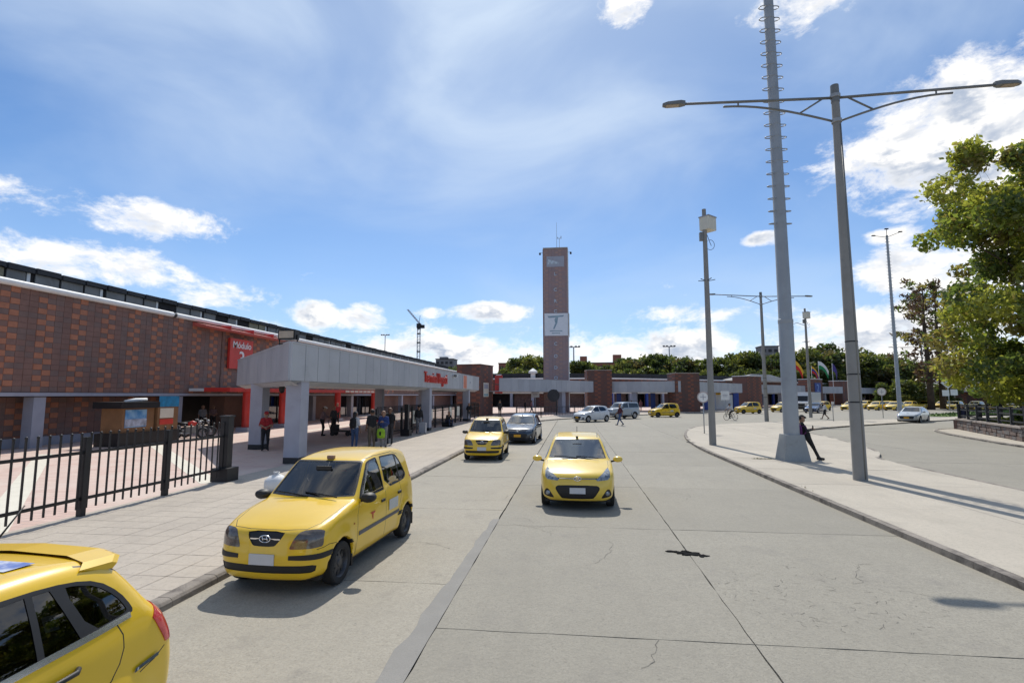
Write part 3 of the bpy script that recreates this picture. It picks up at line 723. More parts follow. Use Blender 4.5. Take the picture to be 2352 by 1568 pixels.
yz_box(-21.08, 22.75, 24.0, 1.05, 1.40, mat('poster_pale', (0.45, 0.5, 0.62), 0.5, var=0.3, scale=4), 'poster_strip', st)
yz_box(-21.0, 24.65, 26.0, 1.95, 2.50, mat('poster_sky', (0.02, 0.27, 0.52), 0.5, var=0.2, scale=3), 'poster', st)
yz_box(-21.0, 24.75, 25.65, 1.38, 1.88, M_['offw'], 'poster', st); yz_box(-21.0, 24.75, 25.65, 1.05, 1.32, M_['red'], 'poster', st)
b = MB(); b.tube([(-21.6, 23.2, 2.24), (-21.5, 23.7, 2.30), (-21.5, 24.4, 2.33)], [.06, .10, .08], 8); b.build('cloth_bundle', M_['white'], st, True)
def motorbike(label, loc, rz, m):
    t = thing('motorcycle', label, 'motorcycle', loc, rz, 'motorcycles parked behind the fence')
    for y, nm in ((.64, 'front_wheel'), (-.64, 'rear_wheel')):
        b = MB(); b.lathe([(.20, -.05), (.29, -.055), (.31, 0), (.29, .055), (.20, .05)], 20, 'x', (0, y, .31)); w_ = link(nm, b.mesh(nm, M_['black'], True), t)
        b = MB(); b.lathe([(0, -.03), (.06, -.03), (.06, .03), (0, .03)], 10, 'x', (0, y, .31))
        for k in range(6): a_ = k * 1.047; b.tube([(0, y, .31), (0, y + .2 * math.cos(a_), .31 + .2 * math.sin(a_))], .012, 5)
        link('spokes', b.mesh('spokes', M_['galv']), w_)
    b = MB(); b.tube([(0, .30, .80), (0, .12, .86), (0, -.12, .80)], [.10, .15, .09], 10); link('tank', b.mesh('tank', m, True), t)
    b = MB(); b.tube([(0, -.08, .80), (0, -.35, .80), (0, -.72, .88)], [.10, .12, .06], 8); link('saddle', b.mesh('saddle', M_['black'], True), t)
    b = MB(); b.box(-.13, .13, -.22, .26, .30, .66); link('engine', b.mesh('engine', M_['lampbody']), t)
    b = MB(); b.tube([(0, .64, .31), (0, .42, .95), (0, .38, 1.05)], .03, 6); b.tube([(-.34, .28, 1.08), (0, .40, 1.04), (.34, .28, 1.08)], .016, 6); link('fork', b.mesh('fork', M_['galv']), t)
    b = MB(); b.lathe([(0, .56), (.09, .53), (.10, .45), (.04, .38)], 12, 'y', (0, 0, .90)); link('headlamp', b.mesh('headlamp', M_['galv'], True), t)
    b = MB(); b.tube([(.16, .1, .3), (.17, -.4, .32), (.17, -.8, .42)], [.03, .04, .05], 8); link('exhaust', b.mesh('exhaust', M_['galv'], True), t)
motorbike('red motorcycle parked beside the blue poster stall', (-21.2, 27.2, .135), R(-60), M_['red'])
motorbike('dark motorcycle parked right of the red motorcycle', (-21.6, 28.4, .135), R(-60), M_['black'])
sk = thing('white_sack', 'white plastic sack on the footway behind the nearest kerbside taxi', 'sack', (-7.45, 12.7, .15))
b = MB(); b.lathe([(.02, 0), (.24, .02), (.30, .14), (.27, .28), (.15, .38), (.05, .42), (.08, .48), (0, .47)], 14)
rj = random.Random(3); b.v = [(x * rj.uniform(.88, 1.12), y * rj.uniform(.88, 1.12), z * rj.uniform(.95, 1.04)) for x, y, z in b.v]; link('bag', b.mesh('bag', M_['white'], True), sk)
b = MB(); b.tube([(.03, 0, .40), (.0, .02, .44), (-.03, 0, .40)], .02, 6); link('knot', b.mesh('knot', M_['white']), sk)
# ================================================================== FAR MODULES, TOWER AND SKYLINE
def block_brick_mat(name, o, b, g2):
    m = bpy.data.materials.new(name); m.use_nodes = True; t = m.node_tree; g = NG(t); bs = t.nodes['Principled BSDF']
    ge = g.n('ShaderNodeNewGeometry'); sp = g.n('ShaderNodeSeparateXYZ'); g.link(ge.outputs['Position'], sp.inputs[0])
    h = g.m('ADD', g.m('MULTIPLY', sp.outputs[0], 0.93), g.m('MULTIPLY', sp.outputs[1], 0.61))
    c = g.m('FLOOR', g.m('DIVIDE', h, 0.46)); r = g.m('FLOOR', g.m('DIVIDE', sp.outputs[2], 0.30))
    c4 = g.m('FLOORED_MODULO', c, 4.0); r2 = g.m('FLOORED_MODULO', r, 2.0)
    on = g.m('MULTIPLY', g.m('LESS_THAN', c4, 1.5), g.m('COMPARE', c4, r2, 0.3))
    cb_ = g.n('ShaderNodeCombineXYZ'); g.link(c, cb_.inputs[0]); g.link(r, cb_.inputs[1])
    wn = g.n('ShaderNodeTexWhiteNoise', noise_dimensions='2D'); g.link(cb_.outputs[0], wn.inputs[0])
    base = g.mix(wn.outputs[0], b, g2); col = g.mix(on, base, o)
    fx = g.m('FRACT', g.m('DIVIDE', h, 0.46)); fz = g.m('FRACT', g.m('DIVIDE', sp.outputs[2], 0.30))
    j = g.m('MAXIMUM', g.m('LESS_THAN', fx, 0.04), g.m('LESS_THAN', fz, 0.06))
    col = g.mix(g.m('MULTIPLY', j, 0.5), col, (0.05, 0.035, 0.03))
    col = g.mix(g.m('MULTIPLY', g.noise(ge.outputs['Position'], 2.0, 5, 0.6), 0.35), col, (0.09, 0.06, 0.05))
    g.link(col, bs.inputs['Base Color']); bs.inputs['Roughness'].default_value = 0.8
    MATS[name] = m; return m
M_['pier'] = block_brick_mat('pier_brick', (0.25, 0.085, 0.05), (0.155, 0.064, 0.048), (0.10, 0.062, 0.055))
M_['towerb'] = block_brick_mat('tower_brick', (0.42, 0.275, 0.24), (0.37, 0.25, 0.24), (0.32, 0.245, 0.255))
def dirv(p, q): t = (Vector(q) - Vector(p)); return t.normalized()
PIERS = [((-11.6, 62.0), 3.9, 6.15, (0.25, 1), 'brown brick pier at the end of the near grey canopy'),
         ((3.9, 81.0), 3.7, 6.35, (1, 0.1), 'brown brick pier just right of the brick tower'),
         ((16.1, 79.0), 3.6, 5.75, (1, 0.2), 'brown brick pier behind the yellow taxi, left of the camera pole'),
         ((32.3, 102.0), 4.3, 6.1, (0.8, 0.6), 'brown brick pier with pale capping right of the round sign'),
         ((52.6, 123.5), 4.6, 6.1, (0.75, 0.66), 'brown brick pier that carries the blue sign'),
         ((66.8, 140.0), 5.6, 6.1, (0.75, 0.66), 'wide brown brick pier behind the row of yellow taxis'),
         ((92.5, 171.0), 6.2, 6.5, (0.75, 0.66), 'farthest brown brick pier left of the bare trees')]
for i, ((x, y), w, h, t, lab) in enumerate(PIERS):
    t = Vector(t).normalized(); n = Vector((-t.y, t.x))
    p_ = thing('brick_pier', lab, 'pier', (x, y, 0.135), group='brick piers along the terminal front')
    MB().obox((x, y), t, n, w / 2, 1.5, 0.135, h - 0.12).build('shaft', M_['pier'], p_)
    MB().obox((x, y), t, n, w / 2 + .05, 1.55, h - 0.12, h).build('capping', M_['cap'] if i in (1, 2) else (M_['pier'] if i == 0 else M_['white']), p_)
pn = thing('pier_notice', 'pale notice sheet fixed to the nearest brick pier', 'sign', (-9.9, 60.1, 2.4))
t = Vector((0.25, 1)).normalized(); n = Vector((t.y, -t.x))
c = Vector((-11.6, 62.0)) + n * 1.52 + t * -0.2
MB().obox(c, t, n, 0.75, 0.02, 2.35, 4.0).build('sheet', M_['offw'], pn); MB().obox(c + n * .022, t, n, 0.6, 0.004, 3.3, 3.85).build('printed_block', M_['column'], pn); MB().obox(c + n * .022, t, n, 0.6, 0.004, 2.45, 2.7).build('printed_block', mat('print_teal', (0.25, 0.45, 0.5), 0.6), pn)
rs = thing('red_totem', 'red double blade sign on the right edge of the nearest brick pier', 'sign', (-9.0, 62.6, 2.8))
MB().box(-9.25, -8.35, 62.3, 62.6, 3.9, 4.9).build('upper_blade', M_['red'], rs); MB().box(-9.25, -8.35, 62.3, 62.6, 2.75, 3.75).build('lower_blade', M_['red'], rs); MB().box(-9.1, -8.5, 62.25, 62.65, 4.9, 5.02).build('cap', M_['white'], rs)

FAS = [((-8.6, 61.4), (3.0, 77.5), 'grey sheet metal canopy between near pier and brick tower', [(-1.5, 72.5)]),
       ((5.9, 80.2), (15.4, 77.2), 'grey sheet metal canopy above the blue doors', [(9.2, 80.0)]),
       ((18.0, 80.5), (30.0, 97.5), 'grey sheet metal canopy behind the camera pole', [(23, 90)]),
       ((34.4, 105.0), (50.2, 120.5), 'grey sheet metal canopy behind the tall ringed mast', [(43, 115)]),
       ((54.6, 127), (65.5, 136.5), 'short grey canopy above the white lorry', [(60, 134)]),
       ((69.5, 144), (90, 166), 'grey canopy above the row of yellow taxis', [(79, 157)])]
for p, q, lab, colz in FAS:
    p = Vector(p); q = Vector(q); cn = thing('module_canopy', lab, 'canopy', (*p, 0.135), group='grey module canopies')
    fascia_run(p, q, cn, 3.0, 4.5, w=1.1, skirt=False)
    t = (q - p).normalized(); n = Vector((-t.y, t.x))
    MB().obox((p + q) / 2 + n * 4.0, t, n, (q - p).length / 2, 3.9, 2.95, 3.05).build('soffit', M_['fascia2'], cn)
    for c in colz: MB().obox(c, t, n, .38, .38, 0.135, 2.98).build('column', M_['column'], cn)
# far hall wall in bays
HALL = [(-30, 110), (-8, 106), (8, 107), (30, 122), (54, 143), (78, 168), (120, 215)]
fh = thing('far_terminal_hall', 'low brick terminal hall curving away behind the far canopies', 'building', (10, 110, 0.135))
for i in range(len(HALL) - 1):
    p = Vector(HALL[i]); q = Vector(HALL[i + 1]); t = (q - p).normalized(); n = Vector((-t.y, t.x)); L = (q - p).length; mid = (p + q) / 2
    MB().obox(mid + n * 0.6, t, n, L / 2 + .2, 0.6, 3.0, 5.75).build('upper_wall', M_['pier'], fh)
    MB().obox(mid - n * 0.08, t, n, L / 2 + .1, 0.12, 5.75, 6.02).build('gutter', M_['white'], fh)
    MB().obox(mid + n * 3.6, t, n, L / 2 + 1, 2.0, 5.6, 7.0).build('roof_strip', M_['roofd'], fh)
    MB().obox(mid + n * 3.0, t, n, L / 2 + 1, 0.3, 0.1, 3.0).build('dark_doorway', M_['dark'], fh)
    MB().obox(mid - n * 0.1, t, n, L / 2, 0.1, 2.85, 3.05).build('ledge', M_['offw'], fh)
    k = int(L / 4.2)
    for j in range(k + 1):
        c = p + t * (j * L / k)
        MB().obox(c, t, n, .26, .22, 0.135, 2.9).build('column', M_['blue'] if i in (2, 3) and j % 2 == 0 else M_['column'], fh)
        if j < k and (j * 7 + i) % 3 != 0: MB().obox(c + t * (L / k / 2) + n * 1.0, t, n, L / k / 2 - .3, .05, .135, 2.85).build('infill_wall', M_['pier'] if (j + i) % 2 else M_['mortar'], fh)
rf = thing('pitched_roof', 'pale pitched metal roof showing above the canopy by the ringed mast', 'roof', (46, 128, 5.8))
b = MB(); b.add([(37, 124, 5.9), (57, 142, 5.9), (54, 146, 6.0), (34, 128, 6.0), (43, 131.5, 7.6), (49, 137, 7.6)], [(0, 1, 5, 4), (2, 3, 4, 5), (3, 0, 4), (1, 2, 5)]); b.build('roof_sheet', M_['clere'], rf)
bs_ = thing('blue_module_sign', 'round cornered blue sign with a pale figure 2 on the brick pier', 'sign', (51.9, 121.4, 2.8))
t = Vector((0.75, 0.66)).normalized(); n = Vector((t.y, -t.x)); c = Vector((52.6, 123.5)) + n * 1.56
MB().obox(c, t, n, 1.3, .04, 2.9, 5.2).build('board', M_['blue'], bs_)
put_text('number', '2', 2.2, mat('sign_pale_blue', (0.25, 0.4, 0.7), 0.5), bs_, (c.x + n.x * .06 - 51.9, c.y + n.y * .06 - 121.4, 1.25), n, .02)
# small cash machine booth and banners under the third canopy
at = thing('cash_booth', 'white and blue booth with yellow top under the canopy by the cyclist', 'booth', (26, 96, .135))
MB().box(24.6, 27.6, 95, 96.4, .135, 2.6).build('cabin', M_['white'], at); MB().box(24.4, 26.0, 94.9, 95.0, 2.6, 3.1).build('sign_top', mat('yellow_print', (0.75, .45, .03), .5), at); MB().box(27.7, 28.6, 94.9, 96, .135, 2.9).build('side_panel', M_['blue'], at)
for k, (x, y) in enumerate(((20.5, 84), (7.2, 83.5), (12.2, 82.2))):
    bn = thing('blue_banner', ('blue banner hanging beside the round sign', 'blue banner hanging left of the blue doors', 'blue banner hanging right above the yellow taxi')[k], 'banner', (x, y, .135))
    MB().box(x - .35, x + .35, y, y + .08, .3, 2.8).build('cloth', M_['blue'], bn); MB().box(x - .4, x + .4, y + .01, y + .07, 2.8, 2.86).build('rod', M_['galv'], bn)

# ---------------------------------------------------------------- brick tower
tw = thing('brick_tower', 'tall slim brick tower with white banner and vertical letters', 'tower', (-2.25, 76.3, .135), rz=0)
tx0, tx1, ty0, ty1, tz = -4.08, -0.52, 76.0, 78.2, 24.1
b = MB(); b.box(tx0, tx1, ty0, ty1, .135, tz); b.build('shaft', M_['towerb'], tw)
MB().box(tx0 - .06, tx1 + .06, ty0 - .06, ty1 + .06, tz, tz + .22).build('capping', M_['cap'], tw)
MB().box(tx0 - .10, tx0, ty0 + .05, ty1, .135, tz).build('edge_tone', M_['brick_g'], tw); MB().box(tx1, tx1 + .12, ty0 + .1, ty1, .135, tz).build('edge_tone', M_['white'], tw)  # white strip paints the sunlit right side; left strip tones the side face
zb0, zb1 = 11.15, 14.45
MB().box(tx0 + .12, tx1 - .02, ty0 - .10, ty0 - .04, zb0, zb1).build('banner', mat('banner_white', (0.72, 0.74, 0.78), .6, var=.03), tw)
MB().box(tx1 + .121, tx1 + .2, ty0 - .02, ty1 - .3, zb0, zb1).build('side_banner', M_['offw'], tw)
lg = MB(); yb = ty0 - .105; lm = mat('logo_teal', (0.30, 0.42, 0.47), .6, var=.2, col2=(.2, .28, .36))
lg.add([(-3.5, yb, 14.05), (-1.1, yb, 14.15), (-1.2, yb, 13.95), (-2.3, yb, 13.82), (-3.35, yb, 13.78)], [(4, 3, 2, 1, 0)])
lg.add([(-2.35, yb, 13.8), (-1.95, yb, 13.85), (-2.1, yb, 13.0), (-2.5, yb, 12.15), (-2.72, yb, 12.12), (-2.38, yb, 13.0), (-2.5, yb, 13.5)], [(0, 6, 5, 4, 3, 2, 1)])
lg.build('banner_mark', lm, tw)
l2 = MB(); l2.box(-3.2, -1.35, yb - .004, yb, 11.78, 11.92); l2.box(-2.9, -1.7, yb - .004, yb, 11.45, 11.58); l2.build('banner_print', lm, tw)
led = MB(); led.add([(-3.45, ty0 - .05, 21.75), (-1.75, ty0 - .05, 21.85), (-1.9, ty0 - .05, 22.1), (-3.4, ty0 - .05, 22.55)], [(0, 1, 2, 3)])
MB().box(-3.6, -1.0, ty0 - .04, ty0, 21.4, 23.0).build('display_frame', M_['column'], tw); led.build('display_panel', mat('display_pale', (0.55, .62, .68), .4, var=.2, scale=3), tw)
lw = mat('letter_pale', (0.50, 0.56, 0.64), .5)
for ch, py in (('L', 20.3), ('C', 17.95), ('R', 16.25), ('C', 14.75), ('C', 9.95), ('O', 8.15), ('D', 6.5), ('O', 5.0)):
    put_text('letter', ch, 0.66, lw, tw, (-2.35 + 2.25, ty0 - .05 - 76.3, py - .135), (0, -1), .06, .02)
for sx in (-1, 1):
    ex = tx0 if sx < 0 else tx1
    b = MB(); b.beam((ex, ty0 + .3, 23.6), (ex + sx * .45, ty0 + .1, 23.6), .05, .05); b.build('camera_arm', M_['galv'], tw); b = MB(); b.lathe([(0.0, 23.25), (.13, 23.3), (.15, 23.45), (.1, 23.62)], 10, c=(ex + sx * .5, ty0 + .1, 0)); b.build('dome_camera', M_['black'], tw, smooth=True)
b = MB(); b.tube([(-2.1, 77, tz), (-2.1, 77, tz + 4.4)], [.035, .015], 6); b.build('antenna_rod', M_['galv'], tw)
b = MB(); b.tube([(-1.7, 77, tz), (-1.7, 77, tz + 1.9)], .03, 6); b.beam((-1.95, 77, tz + 1.9), (-1.45, 77, tz + 1.9), .05, .05); b.box(-2.0, -1.9, 76.95, 77.05, tz + 1.85, tz + 2.1); b.box(-1.5, -1.4, 76.95, 77.05, tz + 1.85, tz + 2.25); b.build('weather_mast', M_['galv'], tw)
rv = thing('roof_ventilator', 'pale cone capped ventilator on the far hall roof left of tower', 'ventilator', (-8.0, 107, 6.0))
b = MB(); b.lathe([(.5, 5.9), (.5, 6.9), (.9, 7.0), (.9, 7.4), (.1, 8.0)], 12, c=(-8.0, 107, 0)); b.build('drum', M_['white'], rv, smooth=True, angle=30)
# low rail in front of the tower forecourt
rl = thing('forecourt_rail', 'thin black railing in front of the tower forecourt', 'railing', (-4.0, 57, .15))
RP = [(-5.6, 52.5), (-3.4, 57.0), (0.2, 61.5), (3.6, 66.5)]
for i in range(3):
    a, b_ = Vector(RP[i]), Vector(RP[i + 1])
    for z in (.45, 1.25): b = MB(); b.beam((*a, z), (*b_, z), .05, .05); b.build('rail', M_['black'], rl)
    for k in range(12):
        c = a + (b_ - a) * ((k + .5) / 12); b = MB(); b.box(c.x - .012, c.x + .012, c.y - .012, c.y + .012, .3, 1.3); b.build('bar', M_['black'], rl)
for c in RP: MB().box(c[0] - .05, c[0] + .05, c[1] - .05, c[1] + .05, .15, 1.4).build('post', M_['black'], rl)

# ---------------------------------------------------------------- flags
def flag(x, y, ztop, cols, lab, h=2.6, w=2.0, sway=1.0):
    f_ = thing('flag', lab, 'flag', (x, y, .135), group='flags on white poles')
    b = MB(); b.tube([(x, y, .135), (x, y, ztop)], [.07, .04], 8); b.build('flag_pole', M_['white'], f_, smooth=True)
    nu, nv = 10, 3 * len(cols); b = MB(); vs = []
    for j in range(nv + 1):
        for i in range(nu + 1):
            u, v = i / nu, j / nv
            vs.append((x + u * w * .72 * sway + .05, y + .28 * math.sin(u * 6 + v * 2) * u, ztop - .1 - v * h * .62 - u * u * h * .75 + .1 * math.sin(u * 5)))
    for j in range(nv):
        for i in range(nu):
            a = j * (nu + 1) + i; b.add([vs[a], vs[a + nu + 1], vs[a + nu + 2], vs[a + 1]], [(0, 1, 2, 3)], j * len(cols) // nv)
    b.build('cloth', [mat('flag_' + c, {'yellow': (.75, .42, .03), 'red': (.55, .02, .015), 'blue': (.03, .04, .25), 'white': (.75, .75, .74), 'green': (.02, .25, .09), 'purple': (.07, .05, .22)}[c], .7, var=.05) for c in cols], f_, smooth=True)
flag(51.4, 128.5, 10.6, ['yellow', 'red'], 'yellow and red flag beside the ringed mast', 3.2, 2.6)
flag(55.6, 129.5, 9.3, ['yellow', 'blue', 'red'], 'yellow blue and red flag partly behind the far camera pole', 2.6, 2.0)
flag(58.3, 132, 10.6, ['white', 'green'], 'white and green flag right of the far camera pole', 3.0, 3.0)
flag(62.3, 134, 10.2, ['purple'], 'dark violet flag hanging limp before the trees', 3.0, 1.4)

# ---------------------------------------------------------------- tower crane and distant blocks
cr = thing('tower_crane', 'white tower crane with raised jib far behind the hall roof', 'crane', (-119.5, 397, 0))
b = MB()
for sx, sy in ((-1, -1), (1, -1), (1, 1), (-1, 1)): b.beam((-119.5 + sx, 397 + sy, 0), (-119.5 + sx, 397 + sy, 54), .34, .34)
z = 0
while z < 53:
    for a, c in (((-1, -1), (1, -1)), ((1, -1), (1, 1)), ((-1, -1), (-1, 1))):
        b.beam((-119.5 + a[0], 397 + a[1], z), (-119.5 + c[0], 397 + c[1], z + 2.6), .2, .2)
    z += 2.6
b.build('mast', M_['white'], cr)
for z in (36, 43, 50, 54): MB().box(-120.7, -118.3, 395.8, 398.2, z, z + .9).build('collar', M_['roofd'], cr)
MB().box(-121.1, -117.9, 395.6, 398.4, 55, 58.5).build('cab', M_['black'], cr)
b = MB()
for o in (-.5, .5): b.beam((-118.5 + o, 397, 58), (-129 + o, 397, 70), .5, .5)
for k in range(8): t = k / 8; b.beam((-119 - 10.5 * t, 397, 58 + 12 * t), (-118 - 10.5 * (t + .1), 397, 58 + 12 * (t + .1)), .25, .25)
b.build('jib', M_['column'], cr); b = MB(); b.beam((-119.5, 397, 58), (-118.7, 397, 65), .3, .3); b.build('apex', M_['galv'], cr); MB().box(-117.9, -115.1, 396, 398, 54.8, 57.4).build('counterweight', M_['black'], cr)
def tower_block(name, lab, x, y, w, d, z, m, floors, cols, tops=()):
    b_ = thing(name, lab, 'building', (x, y, 0)); MB().box(x - w / 2, x + w / 2, y, y + d, 0, z).build('walls', m, b_); MB().box(x - w / 2 - .3, x + w / 2 + .3, y - .3, y + d + .3, z, z + .5).build('parapet', M_['roofd'], b_)
    for f in range(floors):
        for c in range(cols):
            cx = x - w / 2 + (c + .5) * w / cols; cz = z - 2.2 - f * 3.1
            MB().box(cx - w / cols * .3, cx + w / cols * .3, y - .12, y - .02, cz - .8, cz + .8).build('window', M_['roofd'], b_)
    for tx, tw_, th in tops: MB().box(x + tx - tw_ / 2, x + tx + tw_ / 2, y + 1, y + 5, z + .5, z + .5 + th).build('chimney', m, b_)
conc = mat('far_concrete', (.20, .20, .205), .85, var=.1, scale=.1); brf = mat('far_brick', (.26, .105, .07), .85, var=.12, scale=.1)
tower_block('concrete_block', 'unfinished dark concrete block rising behind the far end of the hall', -82, 330, 11.5, 12, 25.5, conc, 5, 4, ((-1, 5, 1.2),))
tower_block('brick_block', 'brick apartment block with two chimneys above the trees right of tower', 16, 300, 26, 12, 20.5, brf, 4, 7, ((-9.5, 4.0, 3.6), (9.5, 4.6, 4.4)))
tower_block('brick_block', 'low brick block among the trees left of the tower', -31, 290, 20, 12, 20.0, brf, 3, 6, ((7, 9, 2.5),))
tower_block('concrete_block', 'grey slab tower behind the trees beside the ringed mast', 108, 300, 9, 9, 29, conc, 6, 3)
# ================================================================== POLES, LAMPS, SIGNS, WALL
def double_lamp(x, y, h, lab, rz=0.0, arm=5.0, flipL=True):
    p = thing('double_street_lamp', lab, 'street lamp', (x, y, .15), rz, group='two-armed street lamps')
    b = MB(); b.tube([(0, 0, 0), (0, 0, h * .5), (0, 0, h)], [.185, .15, .105], 12); b.build('pole', M_['concp'], p, True, 40, True)
    b = MB(); b.lathe([(.0, h + .12), (.115, h + .1), (.12, h - .1), (.12, h - .45)], 12); b.build('pole_cap', M_['lampbody'], p, True, 40, True)
    for z in (h - 1.05, h - .25):
        b = MB(); b.lathe([(.13, z - .06), (.145, z - .05), (.145, z + .05), (.13, z + .06)], 12); b.build('clamp', M_['galv'], p, True, 40, True)
    for z in (2.2, 3.0, 3.95):
        b = MB(); b.lathe([(.190 - z * .008, z - .02), (.198 - z * .008, z - .015), (.198 - z * .008, z + .015), (.190 - z * .008, z + .02)], 12); b.build('band', M_['black'], p, True, 40, True)
    b = MB(); b.tube([(.05, -.165, 0.05), (.05, -.125, h * .5), (.05, -.10, h * .9)], .026, 6); b.build('conduit', M_['lampbody'], p, True, None, True)
    for s in (-1, 1):
        za = h - .30
        b = MB(); b.tube([(s * .08, 0, za), (s * (arm - .5), 0, za + .10)], .042, 8); b.build('upper_arm', M_['lampbody'], p, True, None, True)
        pts = []
        for k in range(11):
            t = k / 10; pts.append((s * (.1 + 3.2 * t), 0, h - 1.05 + .68 * math.sin(t * math.pi / 2)))
        b = MB(); b.tube(pts, .034, 8); b.build('curved_brace', M_['lampbody'], p, True, None, True)
        b = MB(); b.tube([(s * .35, 0, za), (s * 1.05, 0, h - .73)], .028, 6); b.build('strut', M_['lampbody'], p, True, None, True); b = MB(); b.tube([(s * 2.85, 0, za + .04), (s * 2.85, 0, h - .40)], .026, 6); b.build('strut', M_['lampbody'], p, True, None, True)
        b = MB(); x0, x1 = s * (arm - .55), s * (arm + .22)
        prof = [(-.05, .05), (.10, .10), (.55, .13), (.77, .04)]
        vs = []
        for dx, w in ((0, .05), (.14, .115), (.55, .125), (.70, .05)):
            X = s * (arm - .55 + dx)
            vs += [(X, -w, za + .06), (X, w, za + .06), (X, w, za + .19 - dx * .07), (X, -w, za + .19 - dx * .07)]
        fs = [(0, 1, 2, 3), (12, 15, 14, 13)]
        for i in range(3):
            for k in range(4): fs.append((i * 4 + k, i * 4 + (k + 1) % 4, i * 4 + 4 + (k + 1) % 4, i * 4 + 4 + k))
        b.add(vs, fs); hd = b.build('lamp_head', M_['lampbody'], p, local=True)
        bl = MB(); bl.box(min(s * (arm - .35), s * (arm + .05)), max(s * (arm - .35), s * (arm + .05)), -.09, .09, za + .045, za + .06); bl.build('lamp_lens', M_['lens'], hd, local=True)
    return p
double_lamp(8.1, 16.2, 11.75, 'near concrete lamp post with two arms on the right island')
double_lamp(17.65, 50.7, 11.9, 'farther two-armed lamp post behind the tall ringed mast', rz=R(12))
double_lamp(64.0, 104, 11.5, 'most distant two-armed lamp post half hidden by the bare trees', rz=R(-12))

def ringed_mast(x, y, h, r0, lab, ring0, rings, base=True, top=False):
    p = thing('ringed_mast', lab, 'mast', (x, y, .15), group='tall masts with rings of climbing loops')
    b = MB(); b.tube([(0, 0, 0), (0, 0, 5.2), (0, 0, 5.25), (0, 0, h)], [r0, r0 * .93, r0 * .88, r0 * .52], 16); b.build('shaft', M_['galv'], p, True, 40, True)
    b = MB(); b.lathe([(r0 * .9, 5.1), (r0 * .97, 5.12), (r0 * .97, 5.25), (r0 * .87, 5.27)], 16); b.build('joint_collar', M_['galv'], p, True, 40, True)
    if base:
        b = MB(); v = []
        for z, w in ((0, .46), (.95, .315)):
            for sx, sy in ((-1, -1), (1, -1), (1, 1), (-1, 1)): v.append((sx * w, sy * w, z))
        b.add(v, [(4, 5, 6, 7), (0, 1, 5, 4), (1, 2, 6, 5), (2, 3, 7, 6), (3, 0, 4, 7)]); b.build('concrete_base', M_['conb'], p, local=True)
    st = (h - ring0) / rings
    for k in range(rings):
        z = ring0 + k * st; rr = r0 * (.88 - .36 * z / h)
        b = MB(); b.lathe([(rr, z - .02), (rr + .02, z - .015), (rr + .02, z + .015), (rr, z + .02)], 12)
        for s in (-1, 1):
            pts = [(s * rr * math.cos(a0), rr * math.sin(a0), z) for a0 in (R(-50),)]
            loop = []
            for q in range(9):
                a0 = R(-100 + 200 * q / 8); loop.append((s * (rr + .02 + .20 * math.cos(a0)) , .16 * math.sin(a0) + s * .04, z + .03 * math.sin(a0)))
            b.tube(loop, .020, 5)
        b.build('step_loop', M_['galv'], p, True, None, True)
    if top:
        b = MB()
        for a0 in range(3):
            dx, dy = math.cos(a0 * 2.1), math.sin(a0 * 2.1); b.beam((0, 0, h - .3), (dx * 2.0, dy * 2.0, h + .5), .08, .08); b.box(dx * 2.0 - .25, dx * 2.0 + .25, dy * 2.0 - .12, dy * 2.0 + .12, h + .45, h + .6)
        b.build('floodlight_crown', M_['black'], p, local=True)
    return p
ringed_mast(8.08, 20.75, 26, .275, 'tall galvanised mast with step loops on a grey concrete base', 9.0, 34)
ringed_mast(49.3, 86.1, 27.3, .30, 'distant ringed floodlight mast left of the bare trees', 8.5, 36, base=False, top=True)

def camera_pole(x, y, h, lab, arm=False):
    p = thing('camera_pole', lab, 'camera pole', (x, y, .15), group='poles with equipment boxes near the top')
    b = MB(); b.tube([(0, 0, 0), (0, 0, h * .5), (0, 0, h)], [.17, .135, .10], 12); b.build('pole', M_['concp'], p, True, 40, True)
    b = MB(); v = []
    t = Vector((.72, .69)); n = Vector((-.69, .72)); c = t * .22 + n * -.05
    b.obox(c, t, n, .34, .26, h - 1.08, h - .42); b.build('equipment_box', M_['offw'], p, local=True); b = MB(); b.obox(c, t, n, .37, .29, h - .42, h - .37); b.build('box_lid', M_['column'], p, local=True)
    b = MB(); b.box(-.26, -.08, -.1, .1, h - 1.62, h - 1.2); b.build('junction_box', M_['lampbody'], p, local=True)
    b = MB(); b.tube([(.08 + .26 * math.cos(a) * .8 + .16, 0, h - 1.85 + .26 * math.sin(a)) for a in np.linspace(0, 6.28, 15)], .012, 5); b.tube([(.1, 0, h - 1.3), (.24, 0, h - 1.75), (.3, 0, h - 1.9)], .014, 5); b.build('cable_loop', M_['black'], p, local=True)
    b = MB()
    for k in range(5): a = k * 1.26; b.beam((0, 0, h - 3.7), (.42 * math.cos(a), .42 * math.sin(a), h - 3.62), .03, .03)
    b.build('spike_collar', M_['black'], p, local=True)
    if arm:
        b = MB(); b.tube([(0, 0, h - 1.9), (-.9, 0, h - 1.55), (-1.4, 0, h - 1.75)], .03, 6); b.build('camera_arm', M_['galv'], p, local=True)
        b = MB(); b.lathe([(0, h - 2.25), (.13, h - 2.2), (.16, h - 2.0), (.1, h - 1.78)], 10, c=(-1.4, 0, 0)); b.build('dome_camera', M_['black'], p, True, None, True)
camera_pole(6.72, 26.6, 11.75, 'nearer concrete pole with equipment box at the island tip')
camera_pole(25.3, 59.7, 11.8, 'farther camera pole with box and side arm behind the mast', arm=True)
